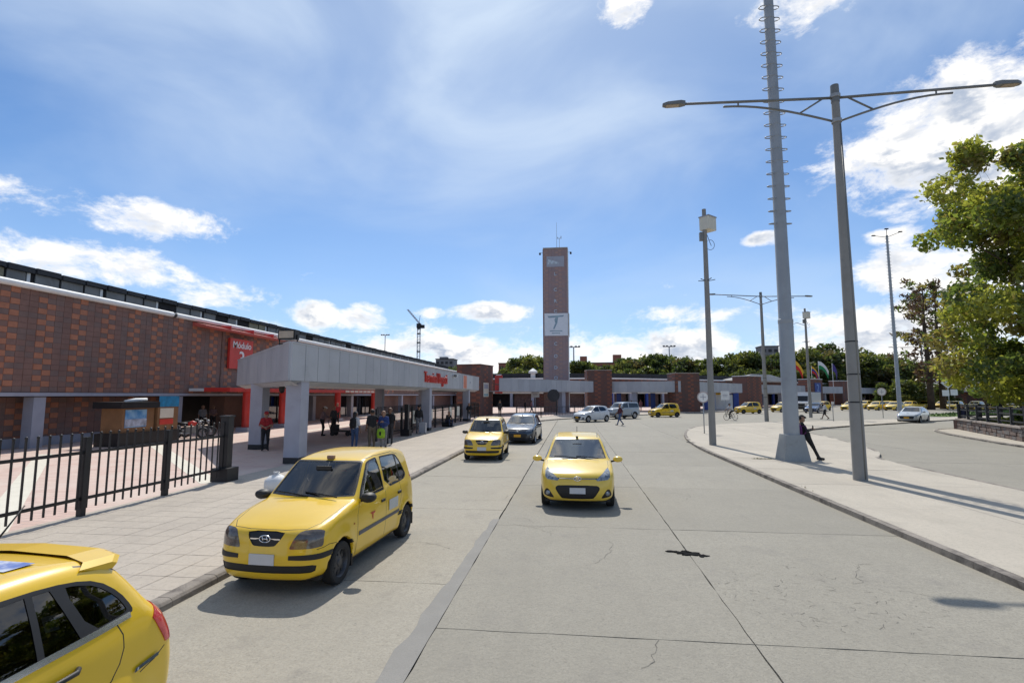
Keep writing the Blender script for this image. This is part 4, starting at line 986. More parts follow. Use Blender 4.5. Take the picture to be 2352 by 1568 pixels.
for x, y, h, lab in ((37, 205, 21, 'slim floodlight mast above the trees over the second canopy'), (-98, 265, 34, 'slim lamp mast behind the hall roof left of the crane'), (0.6, 190, 19.8, 'slim floodlight mast just right of the brick tower')):
    p = thing('floodlight_mast', lab, 'mast', (x, y, 0)); b = MB(); b.tube([(0, 0, 0), (0, 0, h)], [.4, .2], 8); b.build('shaft', M_['galv'], p, True, None, True)
    b = MB(); b.beam((-2.2, 0, h), (2.2, 0, h), .3, .3)
    for k in (-2, -.8, .8, 2): b.box(k - .4, k + .4, -.2, .2, h, h + .5)
    b.build('lamp_bar', M_['lampbody'], p, local=True)

def round_sign(x, y, lab, zc, r, plate=None, h=None, group=None, thin=.035, slash=False, facing=(-.2, -1)):
    p = thing('road_sign', lab, 'road sign', (x, y, .15), math.atan2(facing[0], -facing[1]), group)
    b = MB(); b.tube([(0, 0, 0), (0, 0, (h or zc) - .15)], thin, 8); b.build('post', M_['galv'], p, True, None, True)
    if r:
        b = MB(); b.lathe([(0, -.05), (r, -.05), (r, -.07), (0, -.07)], 24, 'y', (0, 0, zc - .15)); b.build('disc', M_['white'], p, True, 30, True)
        b = MB(); b.lathe([(r * .99, -.078), (r * .99, -.072), (r * .82, -.072), (r * .82, -.078), (r * .99, -.078)], 24, 'y', (0, 0, zc - .15)); b.build('rim', mat('sign_rim', (.5, .42, .40), .6), p, True, 30, True)
        b = MB(); b.box(-.02, .02, -.079, -.071, zc - .15 - r * .5, zc - .15 + r * .5); b.box(-r * .5, r * .5, -.0795, -.0715, zc - .17, zc - .13); b.build('sign_mark', M_['column'], p, local=True)
    if plate:
        z0, z1, w = plate; b = MB(); b.box(-w, w, -.07, -.05, z0 - .15, z1 - .15); b.build('plate', M_['white'], p, local=True)
        b = MB(); b.box(-w * .6, w * .6, -.074, -.07, (z0 + z1) / 2 + .02 - .15, (z0 + z1) / 2 + .08 - .15); b.box(-w * .5, w * .5, -.074, -.07, (z0 + z1) / 2 - .12 - .15, (z0 + z1) / 2 - .07 - .15); b.build('plate_print', M_['column'], p, local=True)
round_sign(8.25, 34.6, 'round white road sign on a thin post at the island tip', 2.42, .36)
round_sign(-4.9, 69.5, 'round white road sign above a plate left of the tower', 3.5, .5, (2.25, 3.0, .55), thin=.05)
round_sign(17.2, 62, 'square white plate sign above the cyclist', 2.6, 0, (2.0, 3.0, .45), h=3.0)
round_sign(32.4, 59.5, 'round white road sign beside the distant ringed mast', 2.9, .42)
round_sign(24.0, 52.0, 'bare thin sign post on the island behind the leaning person', 1.9, 0, (1.7, 1.95, .1), h=1.9)
p = thing('warning_sign', 'pale diamond sign above two small plates near the bare trees', 'road sign', (57.5, 88, .12), R(-25))
b = MB(); b.tube([(0, 0, 0), (0, 0, 4.6)], .06, 8); b.build('post', M_['galv'], p, True, None, True)
b = MB(); b.add([(0, -.08, 3.45), (.85, -.08, 4.3), (0, -.08, 5.15), (-.85, -.08, 4.3), (0, -.11, 3.45), (.85, -.11, 4.3), (0, -.11, 5.15), (-.85, -.11, 4.3)], [(3, 2, 1, 0), (4, 5, 6, 7), (0, 1, 5, 4), (1, 2, 6, 5), (2, 3, 7, 6), (3, 0, 4, 7)]); b.build('diamond', M_['white'], p, local=True)
b = MB(); b.box(-.75, .1, -.1, -.08, 2.3, 3.2); b.build('plate', M_['white'], p, local=True); b = MB(); b.box(.25, 1.1, -.1, -.08, 2.4, 3.3); b.build('plate', M_['white'], p, local=True)
rp = thing('round_sign_back', 'dark round sign seen from behind in front of the tower', 'road sign', (-1.95, 64.0, .15))
b = MB(); b.box(-2.02, -1.88, 63.95, 64.05, .15, 3.2); b.build('post', M_['roofd'], rp); b = MB(); b.lathe([(0, 63.9), (.75, 63.9), (.75, 63.94), (0, 63.94)], 20, 'y', (-2.3, 0, 2.5)); b.build('disc', M_['roofd'], rp)

# ---------------------------------------------------------------- stone wall with railing on the right
W0, W1, W2 = Vector((27.3, 41.1)), Vector((23.3, 30.4)), Vector((20.9, 12))
sw = thing('stone_wall', 'low rubble stone wall with coping at the right corner', 'wall', (27.3, 41.1, .13))
def stones(p, q, z0, z1, parent):
    t = (q - p).normalized(); n = Vector((t.y, -t.x))
    if n.dot(-(p + q) / 2) < 0: n = -n
    L = (q - p).length
    MB().obox((p + q) / 2 - n * .16, t, n, L / 2, .14, z0, z1).build('core', M_['mortar'], parent)
    z = z0; r = 0
    while z < z1 - .02:
        h = min(random.choice((.26, .32, .22)), z1 - z); x = -random.uniform(0, .4)
        while x < L:
            w = random.uniform(.35, .95); a, b_ = max(x, 0), min(x + w, L)
            if b_ - a > .06:
                c = p + t * (a + b_) / 2; d = random.uniform(.0, .045)
                j = [random.uniform(-.025, .025) for _ in range(8)]; mb = MB()
                hw, hh = (b_ - a) / 2 - .012, h / 2 - .012; zc = z + h / 2
                P = []
                for (su, sv), ju, jv in (((-1, -1), j[0], j[1]), ((1, -1), j[2], j[3]), ((1, 1), j[4], j[5]), ((-1, 1), j[6], j[7])):
                    for dep, k in ((-.03, 1.0), (d + .02, .90)):
                        q_ = c + t * (su * hw * k + ju) + n * dep; P.append((q_.x, q_.y, min(max(zc + sv * hh * k + jv, z0), z1)))
                mb.add(P, [(1, 3, 5, 7), (0, 2, 3, 1), (2, 4, 5, 3), (4, 6, 7, 5), (6, 0, 1, 7)])
                mb.build('stone', M_['stone'] if random.random() < .6 else M_['stone2'], parent)
            x += w
        z += h; r += 1
stones(W0, W1, .13, .78, sw); stones(W1, W2, .13, .85, sw); stones(Vector((38, 44.5)), W0, .13, .78, sw)
for a, b_ in ((W0, W1), (W1, W2), (Vector((38, 44.5)), W0)):
    t = (b_ - a).normalized(); n = Vector((-t.y, t.x)); MB().obox((a + b_) / 2 + (n * .12 if n.x > 0 else -n * .12), t, n, (b_ - a).length / 2 + .05, .24, .80 if a is not W1 else .87, .90 if a is not W1 else .97).build('coping', M_['cap'], sw)
rr = thing('wall_railing', 'dark steel railing with broad bars on the stone wall', 'railing', (27.5, 41.1, .95))
def railing(a, b_, n_, z0, parent):
    t = (b_ - a).normalized(); nrm = Vector((-t.y, t.x)); nrm = nrm if nrm.x > 0 else -nrm; a = a + nrm * .15; b_ = b_ + nrm * .15; L = (b_ - a).length
    for z in (z0 + .2, z0 + .62, z0 + .92): bb = MB(); bb.beam((*a, z), (*b_, z), .06, .09); bb.build('rail', M_['black'], parent)
    for k in range(n_ + 1):
        c = a + t * (L * k / n_); bb = MB(); bb.obox(c, t, nrm, .07, .07, z0, z0 + 1.02); bb.build('post', M_['black'], parent)
railing(W0, W1, 6, .90, rr); railing(W1, W2, 9, .97, rr); railing(Vector((38, 44.5)), W0, 6, .90, rr)
# ================================================================== TREES
def leaf_mat(name, col, tr):
    m = bpy.data.materials.new(name); m.use_nodes = True; t = m.node_tree; t.nodes.clear(); g = NG(t)
    pos = g.n('ShaderNodeNewGeometry').outputs['Position']
    f = g.smooth(g.noise(pos, 0.9, 4, 0.6), .35, .65); f2 = g.noise(pos, 9.0, 2)
    c = g.mix(f, col, tuple(x * .55 for x in col)); c = g.mix(g.m('MULTIPLY', f2, .5), c, (col[0] * 1.5, col[1] * 1.2, col[2]))
    d = g.n('ShaderNodeBsdfDiffuse'); g.link(c, d.inputs[0]); tl = g.n('ShaderNodeBsdfTranslucent')
    tl.inputs[0].default_value = (*tr, 1); gl = g.n('ShaderNodeBsdfGlossy'); gl.inputs['Roughness'].default_value = .35; gl.inputs[0].default_value = (.5, .5, .5, 1)
    mx = g.n('ShaderNodeMixShader'); mx.inputs[0].default_value = .48; g.link(d.outputs[0], mx.inputs[1]); g.link(tl.outputs[0], mx.inputs[2])
    m2 = g.n('ShaderNodeMixShader'); m2.inputs[0].default_value = .05; g.link(mx.outputs[0], m2.inputs[1]); g.link(gl.outputs[0], m2.inputs[2])
    o = g.n('ShaderNodeOutputMaterial'); g.link(m2.outputs[0], o.inputs[0]); MATS[name] = m; return m
LEAF = dict(fresh=leaf_mat('leaf_fresh', (.22, .25, .055), (.58, .60, .08)), deep=leaf_mat('leaf_deep', (.085, .125, .045), (.20, .28, .05)),
            olive=leaf_mat('leaf_olive', (.20, .185, .07), (.42, .36, .08)), brown=leaf_mat('leaf_brown', (.13, .088, .06), (.14, .085, .05)),
            mid=leaf_mat('leaf_mid', (.14, .19, .052), (.36, .44, .06)))
def leaves_mesh(name, centers, radii, n_per, size, mats, seed, flat=.75, shell=.55, elong=1.7):
    r = np.random.default_rng(seed); C = []; MI = []
    for i, (c, rad) in enumerate(zip(centers, radii)):
        n = max(4, int(n_per * (rad / np.mean(radii)) ** 2))
        d = r.normal(size=(n, 3)); d /= np.linalg.norm(d, axis=1)[:, None]; rr = rad * (shell + (1 - shell) * r.random(n)) ** 1.0 * (0.75 + .35 * r.random(n))
        p = d * rr[:, None]; p[:, 2] *= flat; C.append(p + np.array(c)); MI.append(np.where(r.random(n) < .72, i % len(mats), r.integers(0, len(mats), n)))
    C = np.concatenate(C); MI = np.concatenate(MI); n = len(C)
    a = r.normal(size=(n, 3)); a /= np.linalg.norm(a, axis=1)[:, None]; b = np.cross(a, r.normal(size=(n, 3))); b /= np.linalg.norm(b, axis=1)[:, None]
    s = size * (.6 + .8 * r.random(n))[:, None]; a = a * s * elong * .5; b = b * s * .5
    V = np.stack([C - a, C - b * .9, C + a, C + b * .9], 1).reshape(-1, 3)
    me = bpy.data.meshes.new(name); me.vertices.add(4 * n); me.vertices.foreach_set('co', V.ravel())
    me.loops.add(4 * n); me.loops.foreach_set('vertex_index', np.arange(4 * n)); me.polygons.add(n)
    me.polygons.foreach_set('loop_start', np.arange(0, 4 * n, 4)); me.polygons.foreach_set('loop_total', np.full(n, 4))
    for m in mats: me.materials.append(m)
    me.polygons.foreach_set('material_index', MI.astype(np.int32)); me.update(); me.validate(); return me
def limbs(root, height, spread, n_main, seed, r0, trunk=.38, lean=(0, 0), levels=3, droop=0.0):
    """returns branch mesh builder and tip points"""
    rd = random.Random(seed); mb = MB(); tips = []
    def branch(p, d, L, r, lev):
        pts = [p]; rs = [r]; q = p
        for k in range(4):
            d = (d + Vector((rd.uniform(-.22, .22), rd.uniform(-.22, .22), rd.uniform(-.10, .16) - droop * lev))).normalized(); q = q + d * L / 4; pts.append(q); rs.append(r * (1 - .16 * (k + 1)))
        mb.tube(pts, rs, 7 if lev < 2 else 5)
        if lev >= levels: tips.append(q); return
        if lev > 0: tips.append(pts[2])
        for k in range(3 if lev else n_main):
            a = rd.uniform(0, 6.28); s = spread * rd.uniform(.6, 1.15)
            nd = (d + Vector((math.cos(a) * s, math.sin(a) * s, rd.uniform(-.1, .35)))).normalized(); branch(pts[-1] if k % 2 == 0 else pts[-2], nd, L * rd.uniform(.58, .85), rs[-1] * .72, lev + 1)
    branch(Vector(root), Vector((lean[0], lean[1], 1)).normalized(), height * trunk, r0, 0)
    return mb, tips
# big leafy tree at the right edge
def fit_tree(name, label, loc, H, rx, ry, seed, mats, leaf, n_per, r0, clump, group=None, cat='tree', zlow=.25, n_main=5, spread=.9, extra=0, shear=(0, 0)):
    t = thing(name, label, cat, loc, group=group)
    mb, tips = limbs((0, 0, 0), H, spread, n_main, seed, r0)
    T = np.array([tuple(p) for p in tips]); lo_, hi = T.min(0), T.max(0)
    sc_ = np.array([2 * rx / (hi[0] - lo_[0]), 2 * ry / (hi[1] - lo_[1]), (H * .97) / hi[2]])
    cx = np.array([(lo_[0] + hi[0]) / 2, (lo_[1] + hi[1]) / 2, 0])
    def warp(p):
        w = min(1, max(0, p[2] / (H * .35))); return ((p[0] - cx[0] * w) * (1 + (sc_[0] - 1) * w), (p[1] - cx[1] * w) * (1 + (sc_[1] - 1) * w), p[2] * sc_[2])
    def sh_(p): k = max(0, p[2] / H) ** 1.5; return (p[0] + shear[0] * k, p[1] + shear[1] * k, p[2])
    mb.v = [sh_(warp(p)) for p in mb.v]
    tr = link('trunk', mb.mesh('trunk', M_['bark'], True), t)
    rd = np.random.default_rng(seed); cs = [warp(p) for p in T]; cs = [c for c in cs if c[2] > H * zlow]
    for _ in range(extra):
        a = rd.random() * 6.28; q = math.sqrt(rd.random()); zz = zlow + (1 - zlow) * rd.random(); k = math.sqrt(max(.05, 1 - ((zz - .55) / .52) ** 2))
        cs.append((rx * k * q * math.cos(a), ry * k * q * math.sin(a), H * zz))
    cs = [sh_(c) for c in cs]; rad = [clump * (.65 + .7 * rd.random()) for _ in cs]
    link('crown', leaves_mesh('crown', cs, rad, n_per, leaf, mats, seed), t)
    return t
fit_tree('leafy_tree', 'large leafy tree reaching in over the railing at the right edge', (33.6, 38.2, .13), 19.5, 10.0, 8.6, 11, [LEAF['fresh'], LEAF['mid'], LEAF['olive'], LEAF['fresh'], LEAF['deep']], .22, 330, .34, 1.34, zlow=.08, n_main=5, extra=210, shear=(2.0, -1.6))
fit_tree('leafy_tree', 'dark green shrubby tree low behind the railing at the right edge', (36.5, 45.5, .13), 6.4, 4.2, 3.6, 23, [LEAF['deep'], LEAF['mid']], .26, 150, .16, .9, zlow=.16, extra=24)
# two sparse brown trees
def bare_tree(loc, H, lab, seed, rx):
    t = thing('bare_tree', lab, 'tree', loc, group='sparse brown trees by the side road'); mb = MB(); rd = random.Random(seed); tips = []
    mb.tube([(0, 0, 0), (.1, .1, H * .3), (-.15, 0, H * .65), (.1, 0, H * .97)], [.55, .42, .25, .06], 9)
    for k in range(46):
        z = H * (.20 + .78 * (k / 46)); a = rd.uniform(0, 6.28); L = rx * (1.05 - .55 * abs(k / 46 - .45) * 2) * rd.uniform(.6, 1.1)
        p0 = Vector((0, 0, z)); d = Vector((math.cos(a), math.sin(a), rd.uniform(.05, .55))); p1 = p0 + d * L * .55; p2 = p1 + (d + Vector((0, 0, rd.uniform(-.3, .4)))) * L * .45
        mb.tube([p0, p1, p2], [.09, .05, .015], 5); tips += [p1, p2, (p1 + p2) / 2]
    link('trunk', mb.mesh('trunk', M_['bark'], True), t)
    link('crown', leaves_mesh('crown', [tuple(p) for p in tips], [.95 * (.6 + .7 * rd.random()) for _ in tips], 17, .30, [LEAF['brown'], LEAF['brown'], LEAF['olive'], LEAF['brown'], LEAF['deep']], seed, flat=.8, shell=.2, elong=2.6), t)
bare_tree((61.5, 98.5, .1), 22.5, 'sparse brown tree with dark trunk, left one of the pair behind the silver sedan', 3, 6.4)
bare_tree((66.0, 102.5, .1), 21.5, 'sparse brown tree with dark trunk, right one of the pair behind the silver sedan', 5, 6.0)
# tree belt behind the terminal: four crowns reused
def crown_proto(seed, mats, H, rx):
    rd = np.random.default_rng(seed); cs = []; rad = []
    for _ in range(34):
        a = rd.random() * 6.28; q = math.sqrt(rd.random()); zz = .22 + .70 * rd.random(); k = math.sqrt(max(.08, 1 - ((zz - .5) / .5) ** 2))
        cs.append((rx * k * q * math.cos(a), rx * k * q * math.sin(a), H * zz)); rad.append(H * (.09 + .10 * rd.random()))
    me = leaves_mesh('crown', cs, rad, 130, .55, mats, seed, flat=.8, shell=.5)
    mb = MB(); mb.tube([(0, 0, 0), (.2, 0, H * .3), (0, .2, H * .75)], [.45, .32, .1], 8)
    for k in range(7):
        c = cs[k * 4]; mb.tube([(0, 0, H * .32), (c[0] * .5, c[1] * .5, c[2] * .72), c], [.2, .12, .04], 6)
    return me, mb.mesh('trunk', M_['bark'], True)
BL = dict(fresh=leaf_mat('belt_fresh', (.13, .15, .04), (.26, .28, .05)), deep=leaf_mat('belt_deep', (.055, .082, .032), (.10, .145, .03)), olive=leaf_mat('belt_olive', (.125, .115, .05), (.20, .17, .05)), mid=leaf_mat('belt_mid', (.085, .115, .036), (.17, .21, .035)))
PROT = [crown_proto(31, [BL['mid'], BL['deep'], BL['fresh']], 14, 6.0), crown_proto(32, [BL['deep'], BL['mid']], 14, 6.6), crown_proto(33, [BL['olive'], BL['deep'], BL['mid']], 14, 6.2), crown_proto(34, [BL['fresh'], BL['mid'], BL['deep']], 14, 5.6), crown_proto(35, [BL['deep'], BL['deep'], BL['olive']], 14, 6.8)]
ORD = 'first second third fourth fifth sixth seventh eighth ninth tenth eleventh twelfth thirteenth fourteenth fifteenth sixteenth seventeenth eighteenth nineteenth'.split()
TK = {0: 'mid green broad tree', 1: 'dark green dense tree', 2: 'olive brown tree', 3: 'bright green light tree', 4: 'darkest green tree'}
def belt_tree(px, ytop, dist, k, s=1.0, lab=None):
    ytop += random.uniform(0, 7)
    # bearing from the photograph gives the direction, dist the real range
    f = 1200.; a = math.atan((px - 1176) / (f / math.cos(PITCH))) - YAW; D = dist / max(.3, math.cos(a + YAW))
    x, y = D * math.sin(a), D * math.cos(a); h = 2.5 + (907 - ytop) / 1200. * dist
    t = thing('belt_tree', lab, 'tree', (x, y, 0), random.uniform(0, 6.28), group='belt of trees behind the terminal')
    sz = h / 13.2; t.scale = (sz * s, sz * s, sz)
    link('crown', PROT[k][0], t); link('trunk', PROT[k][1], t)
rd = random.Random(4)
spots = [(1168, 838, 200, 1), (1195, 826, 190, 3), (1222, 818, 185, 0), (1245, 826, 195, 2), (1325, 832, 185, 3), (1352, 836, 190, 0), (1378, 834, 180, 1), (1404, 838, 185, 2), (1430, 828, 175, 0), (1452, 822, 180, 3), (1480, 826, 172, 2), (1503, 819, 175, 3), (1528, 823, 170, 1), (1545, 817, 176, 1), (1572, 826, 170, 2), (1596, 824, 178, 1), (1622, 826, 172, 1), (1650, 824, 175, 0), (1676, 820, 170, 1), (1704, 812, 165, 3), (1730, 814, 170, 1), (1756, 818, 165, 4), (1788, 826, 172, 1), (1826, 803, 165, 1), (1850, 806, 160, 0), (1880, 816, 165, 2), (1900, 796, 175, 4), (1926, 808, 160, 2), (1952, 802, 170, 4), (1992, 812, 160, 0), (2020, 808, 165, 1), (2046, 816, 160, 3), (2076, 830, 150, 2), (2100, 838, 150, 0), (2130, 836, 150, 2), (2160, 840, 150, 1), (2192, 838, 150, 0), (2225, 842, 150, 2), (2262, 836, 150, 1), (2300, 838, 150, 0), (2345, 832, 150, 1),
         (1460, 850, 150, 3), (1540, 853, 150, 3), (1620, 852, 150, 0), (1700, 850, 145, 1), (1770, 850, 148, 1), (1840, 848, 152, 0), (1900, 846, 155, 3), (1960, 845, 158, 3), (2020, 848, 160, 2), (1430, 852, 150, 0), (1190, 850, 165, 0), (1225, 846, 160, 3), (1068, 838, 230, 1), (1030, 842, 260, 1)]
cnt_ = {}
for px, yt, ds, k in sorted(spots):
    cnt_[k] = cnt_.get(k, -1) + 1
    belt_tree(px + rd.uniform(-4, 4), yt, ds, k, rd.uniform(.85, 1.2), '%s %s from the left in the belt above the roofs' % (ORD[cnt_[k]], TK[k]))
for px, yt, ds, k, lab in ((2085, 868, 95, 3, 'bright green bush tree under the brown trees on the left'), (2175, 880, 100, 2, 'olive bush right of the brown trees'), (2050, 880, 98, 1, 'dark green bush by the distant ringed mast foot'), (2120, 872, 108, 1, 'dark bush tree behind the two brown trunks')): belt_tree(px, yt, ds, k, 1.3, lab)
# palm by the side road
pt = thing('palm_tree', 'small palm with yellow green fronds near the pale columns', 'palm', (74, 104, .1)); b = MB(); b.tube([(0, 0, 0), (.1, 0, 3), (0, .1, 5.2)], [.26, .2, .16], 8); link('trunk', b.mesh('trunk', M_['bark'], True), pt)
b = MB(); rd2 = random.Random(2)
for k in range(18):
    a = k * 2.4; L = rd2.uniform(1.7, 2.5); up_ = rd2.uniform(.2, 1.1); prev = None
    for s in range(6):
        t = s / 5; c = Vector((math.cos(a) * L * t, math.sin(a) * L * t, 5.2 + up_ * t * 1.8 - 1.9 * t * t)); w = .30 * (1 - t) + .05; n = Vector((-math.sin(a), math.cos(a), 0)) * w
        if prev: b.add([prev[0] - prev[1] - Vector((0, 0, .08)), prev[0], c, c - n - Vector((0, 0, .1))], [(0, 1, 2, 3)]); b.add([prev[0], prev[0] + prev[1] - Vector((0, 0, .08)), c + n - Vector((0, 0, .1)), c], [(0, 1, 2, 3)])
        prev = (c, n)
link('crown', b.mesh('crown', leaf_mat('leaf_palm', (.17, .17, .03), (.25, .22, .03))), pt)
# low planting behind the railing
def bush(loc, r, k, lab, n=1):
    t = thing('shrub', lab, 'shrub', loc); rd_ = np.random.default_rng(int(loc[0] * 10)); cs = [(rd_.normal() * r * .45, rd_.normal() * r * .45, r * (.35 + .7 * rd_.random())) for _ in range(9)]
    link('crown', leaves_mesh('crown', cs, [r * .42] * 9, 110, .16, [LEAF[k], LEAF['mid']], int(loc[1] * 7)), t); b = MB(); b.tube([(0, 0, 0), (0, 0, r * .6)], [.06, .03], 6); link('stem', b.mesh('stem', M_['bark']), t)
bush((29.6, 40.4, .13), .8, 'fresh', 'small bright shrub just behind the wall corner'); bush((31.5, 39.8, .13), 1.0, 'deep', 'dark round shrub behind the middle of the railing'); bush((29.2, 33.6, .13), 1.1, 'mid', 'green shrub behind the railing at the picture edge')
# pale columns and low brick house beyond the lawn
lh = thing('low_house', 'low brick pavilion with grey roof and pale columns beyond the lawn', 'building', (88, 120, 0))
MB().box(78, 108, 122, 132, 0, 3.2).build('wall', M_['pier'], lh); MB().box(76.5, 110, 119, 134, 3.2, 3.6).build('eaves', M_['column'], lh); b = MB(); b.add([(76, 118.5, 3.6), (111, 118.5, 3.6), (111, 134.5, 3.6), (76, 134.5, 3.6), (84, 126, 7.5), (103, 126, 7.5)], [(0, 1, 5, 4), (2, 3, 4, 5), (3, 0, 4), (1, 2, 5)]); b.build('roof', conc, lh)
for x in (79, 86, 93, 100, 107): MB().box(x - .35, x + .35, 119.5, 120.2, 0, 3.2).build('column', M_['offw'], lh)
# ================================================================== VEHICLES
def surface_nets(F, org, h):
    s = F < 0; nx, ny, nz = F.shape
    idx = -np.ones((nx - 1, ny - 1, nz - 1), np.int64)
    pos = np.zeros((nx - 1, ny - 1, nz - 1, 3)); cnt = np.zeros((nx - 1, ny - 1, nz - 1))
    cs = [(i, j, k) for i in (0, 1) for j in (0, 1) for k in (0, 1)]
    def sub(A, o): return A[o[0]:nx - 1 + o[0], o[1]:ny - 1 + o[1], o[2]:nz - 1 + o[2]]
    for a in cs:
        for ax in range(3):
            if a[ax]: continue
            b = list(a); b[ax] = 1
            fa, fb = sub(F, a), sub(F, b); m = (fa < 0) != (fb < 0)
            t = np.where(m, fa / np.where(m, fa - fb, 1), 0)
            for d in range(3): pos[..., d] += np.where(m, a[d] + (t if d == ax else 0), 0)
            cnt += m
    act = cnt > 0; idx[act] = np.arange(act.sum())
    V = pos[act] / cnt[act][:, None] + np.argwhere(act)
    V = V * h + np.array(org)
    faces = []
    for ax in range(3):
        u, w = (ax + 1) % 3, (ax + 2) % 3
        sl0 = [slice(1, -1)] * 3; sl0[ax] = slice(0, -1); sl1 = list(sl0); sl1[ax] = slice(1, None)
        a, b = s[tuple(sl0)], s[tuple(sl1)]
        for flip, m in ((False, a & ~b), (True, ~a & b)):
            p = np.argwhere(m)
            if len(p) == 0: continue
            off = np.ones(3, int); off[ax] = 0; p = p + off
            q = []
            for du, dw in ((-1, -1), (0, -1), (0, 0), (-1, 0)):
                c = p.copy(); c[:, u] += du; c[:, w] += dw; q.append(idx[c[:, 0], c[:, 1], c[:, 2]])
            q = np.stack(q, 1); faces.append(q[:, ::-1] if flip else q)
    return V, np.concatenate(faces)
def smax(a, b, k):
    h = np.maximum(k - np.abs(a - b), 0) / k; return np.maximum(a, b) + h * h * k * .25
def smin(a, b, k): return -smax(-a, -b, k)
class Poly2:
    """signed distance to a closed polygon, tabulated"""
    def __init__(s, pts, h=.012, pad=.45):
        P = np.array(pts); s.o = P.min(0) - pad; hi = P.max(0) + pad; s.h = h
        n = np.ceil((hi - s.o) / h).astype(int) + 1; gx = s.o[0] + np.arange(n[0]) * h; gy = s.o[1] + np.arange(n[1]) * h
        X, Y = np.meshgrid(gx, gy, indexing='ij'); D = np.full(X.shape, 1e9); ins = np.zeros(X.shape, bool)
        for i in range(len(P)):
            a, b = P[i], P[(i + 1) % len(P)]; e = b - a; L = e @ e + 1e-12
            t = np.clip(((X - a[0]) * e[0] + (Y - a[1]) * e[1]) / L, 0, 1); D = np.minimum(D, (X - a[0] - t * e[0]) ** 2 + (Y - a[1] - t * e[1]) ** 2)
            c = ((a[1] > Y) != (b[1] > Y)); xi = a[0] + (Y - a[1]) / (b[1] - a[1] if abs(b[1] - a[1]) > 1e-9 else 1e-9) * e[0]; ins ^= c & (X < xi)
        s.T = np.where(ins, -np.sqrt(D), np.sqrt(D))
    def __call__(s, x, y):
        u = np.clip((x - s.o[0]) / s.h, 0, s.T.shape[0] - 1.001); v = np.clip((y - s.o[1]) / s.h, 0, s.T.shape[1] - 1.001)
        i = u.astype(int); j = v.astype(int); fu = u - i; fv = v - j; T = s.T
        return (T[i, j] * (1 - fu) + T[i + 1, j] * fu) * (1 - fv) + (T[i, j + 1] * (1 - fu) + T[i + 1, j + 1] * fu) * fv
def car_sdf(S):
    prof = Poly2(chaikin(S['profile'], 2))
    wy, ww = zip(*S['width']); tz, tt = zip(*S['tumble'])
    wy = np.array(wy); ww = np.array(ww); tz = np.array(tz); tt = np.array(tt)
    o = np.argsort(wy); wy, ww = wy[o], ww[o]
    # smooth the interpolants
    gy = np.linspace(-3.2, 3.2, 641); GW = np.interp(gy, wy, ww); GW = np.convolve(np.pad(GW, 12, 'edge'), np.ones(25) / 25, 'valid')
    gz = np.linspace(0, 2.6, 521); GT = np.interp(gz, tz, tt); GT = np.convolve(np.pad(GT, 5, 'edge'), np.ones(11) / 11, 'valid')
    bf, br, crown, R_, kr = S['bow_f'], S['bow_r'], S.get('crown', .06), S['arch'], S['wheel_z']
    def f(P):
        x, y, z = np.abs(P[..., 0]), P[..., 1], P[..., 2]
        bl = np.clip((y + .45) / .9, 0, 1); bl = bl * bl * (3 - 2 * bl)
        up = np.clip((z - S['belt']) / .4, 0, 1)
        bfz = bf * (1 - .35 * up); ff = bl * bfz - (1 - bl) * br * (1 - .3 * up)
        yy = y + ff * x * x
        d1 = prof(yy, z + crown * x * x * np.clip((z - .75) * 3, 0, 1))
        w = np.interp(y, gy, GW) + np.interp(z, gz, GT)
        for yw in S['axles']:
            r = np.hypot(y - yw, z - kr); w = w + S.get('flare', .018) * np.exp(-((r - R_ - .03) / .07) ** 2)
        d2 = (x - w) * .97
        k = np.interp(np.abs(y), [0, S['L'] * .36, S['L'] * .5], [.075, .085, S.get('kend', .20)]) * np.interp(z, [.3, .9, 1.3], [1.0, 1.0, 1.05])
        d = smax(d1, d2, k)
        for yw in S['axles']:
            c = np.maximum(np.hypot(y - yw, z - kr) - R_, .47 - x); d = np.maximum(d, -c)
        return d
    return f
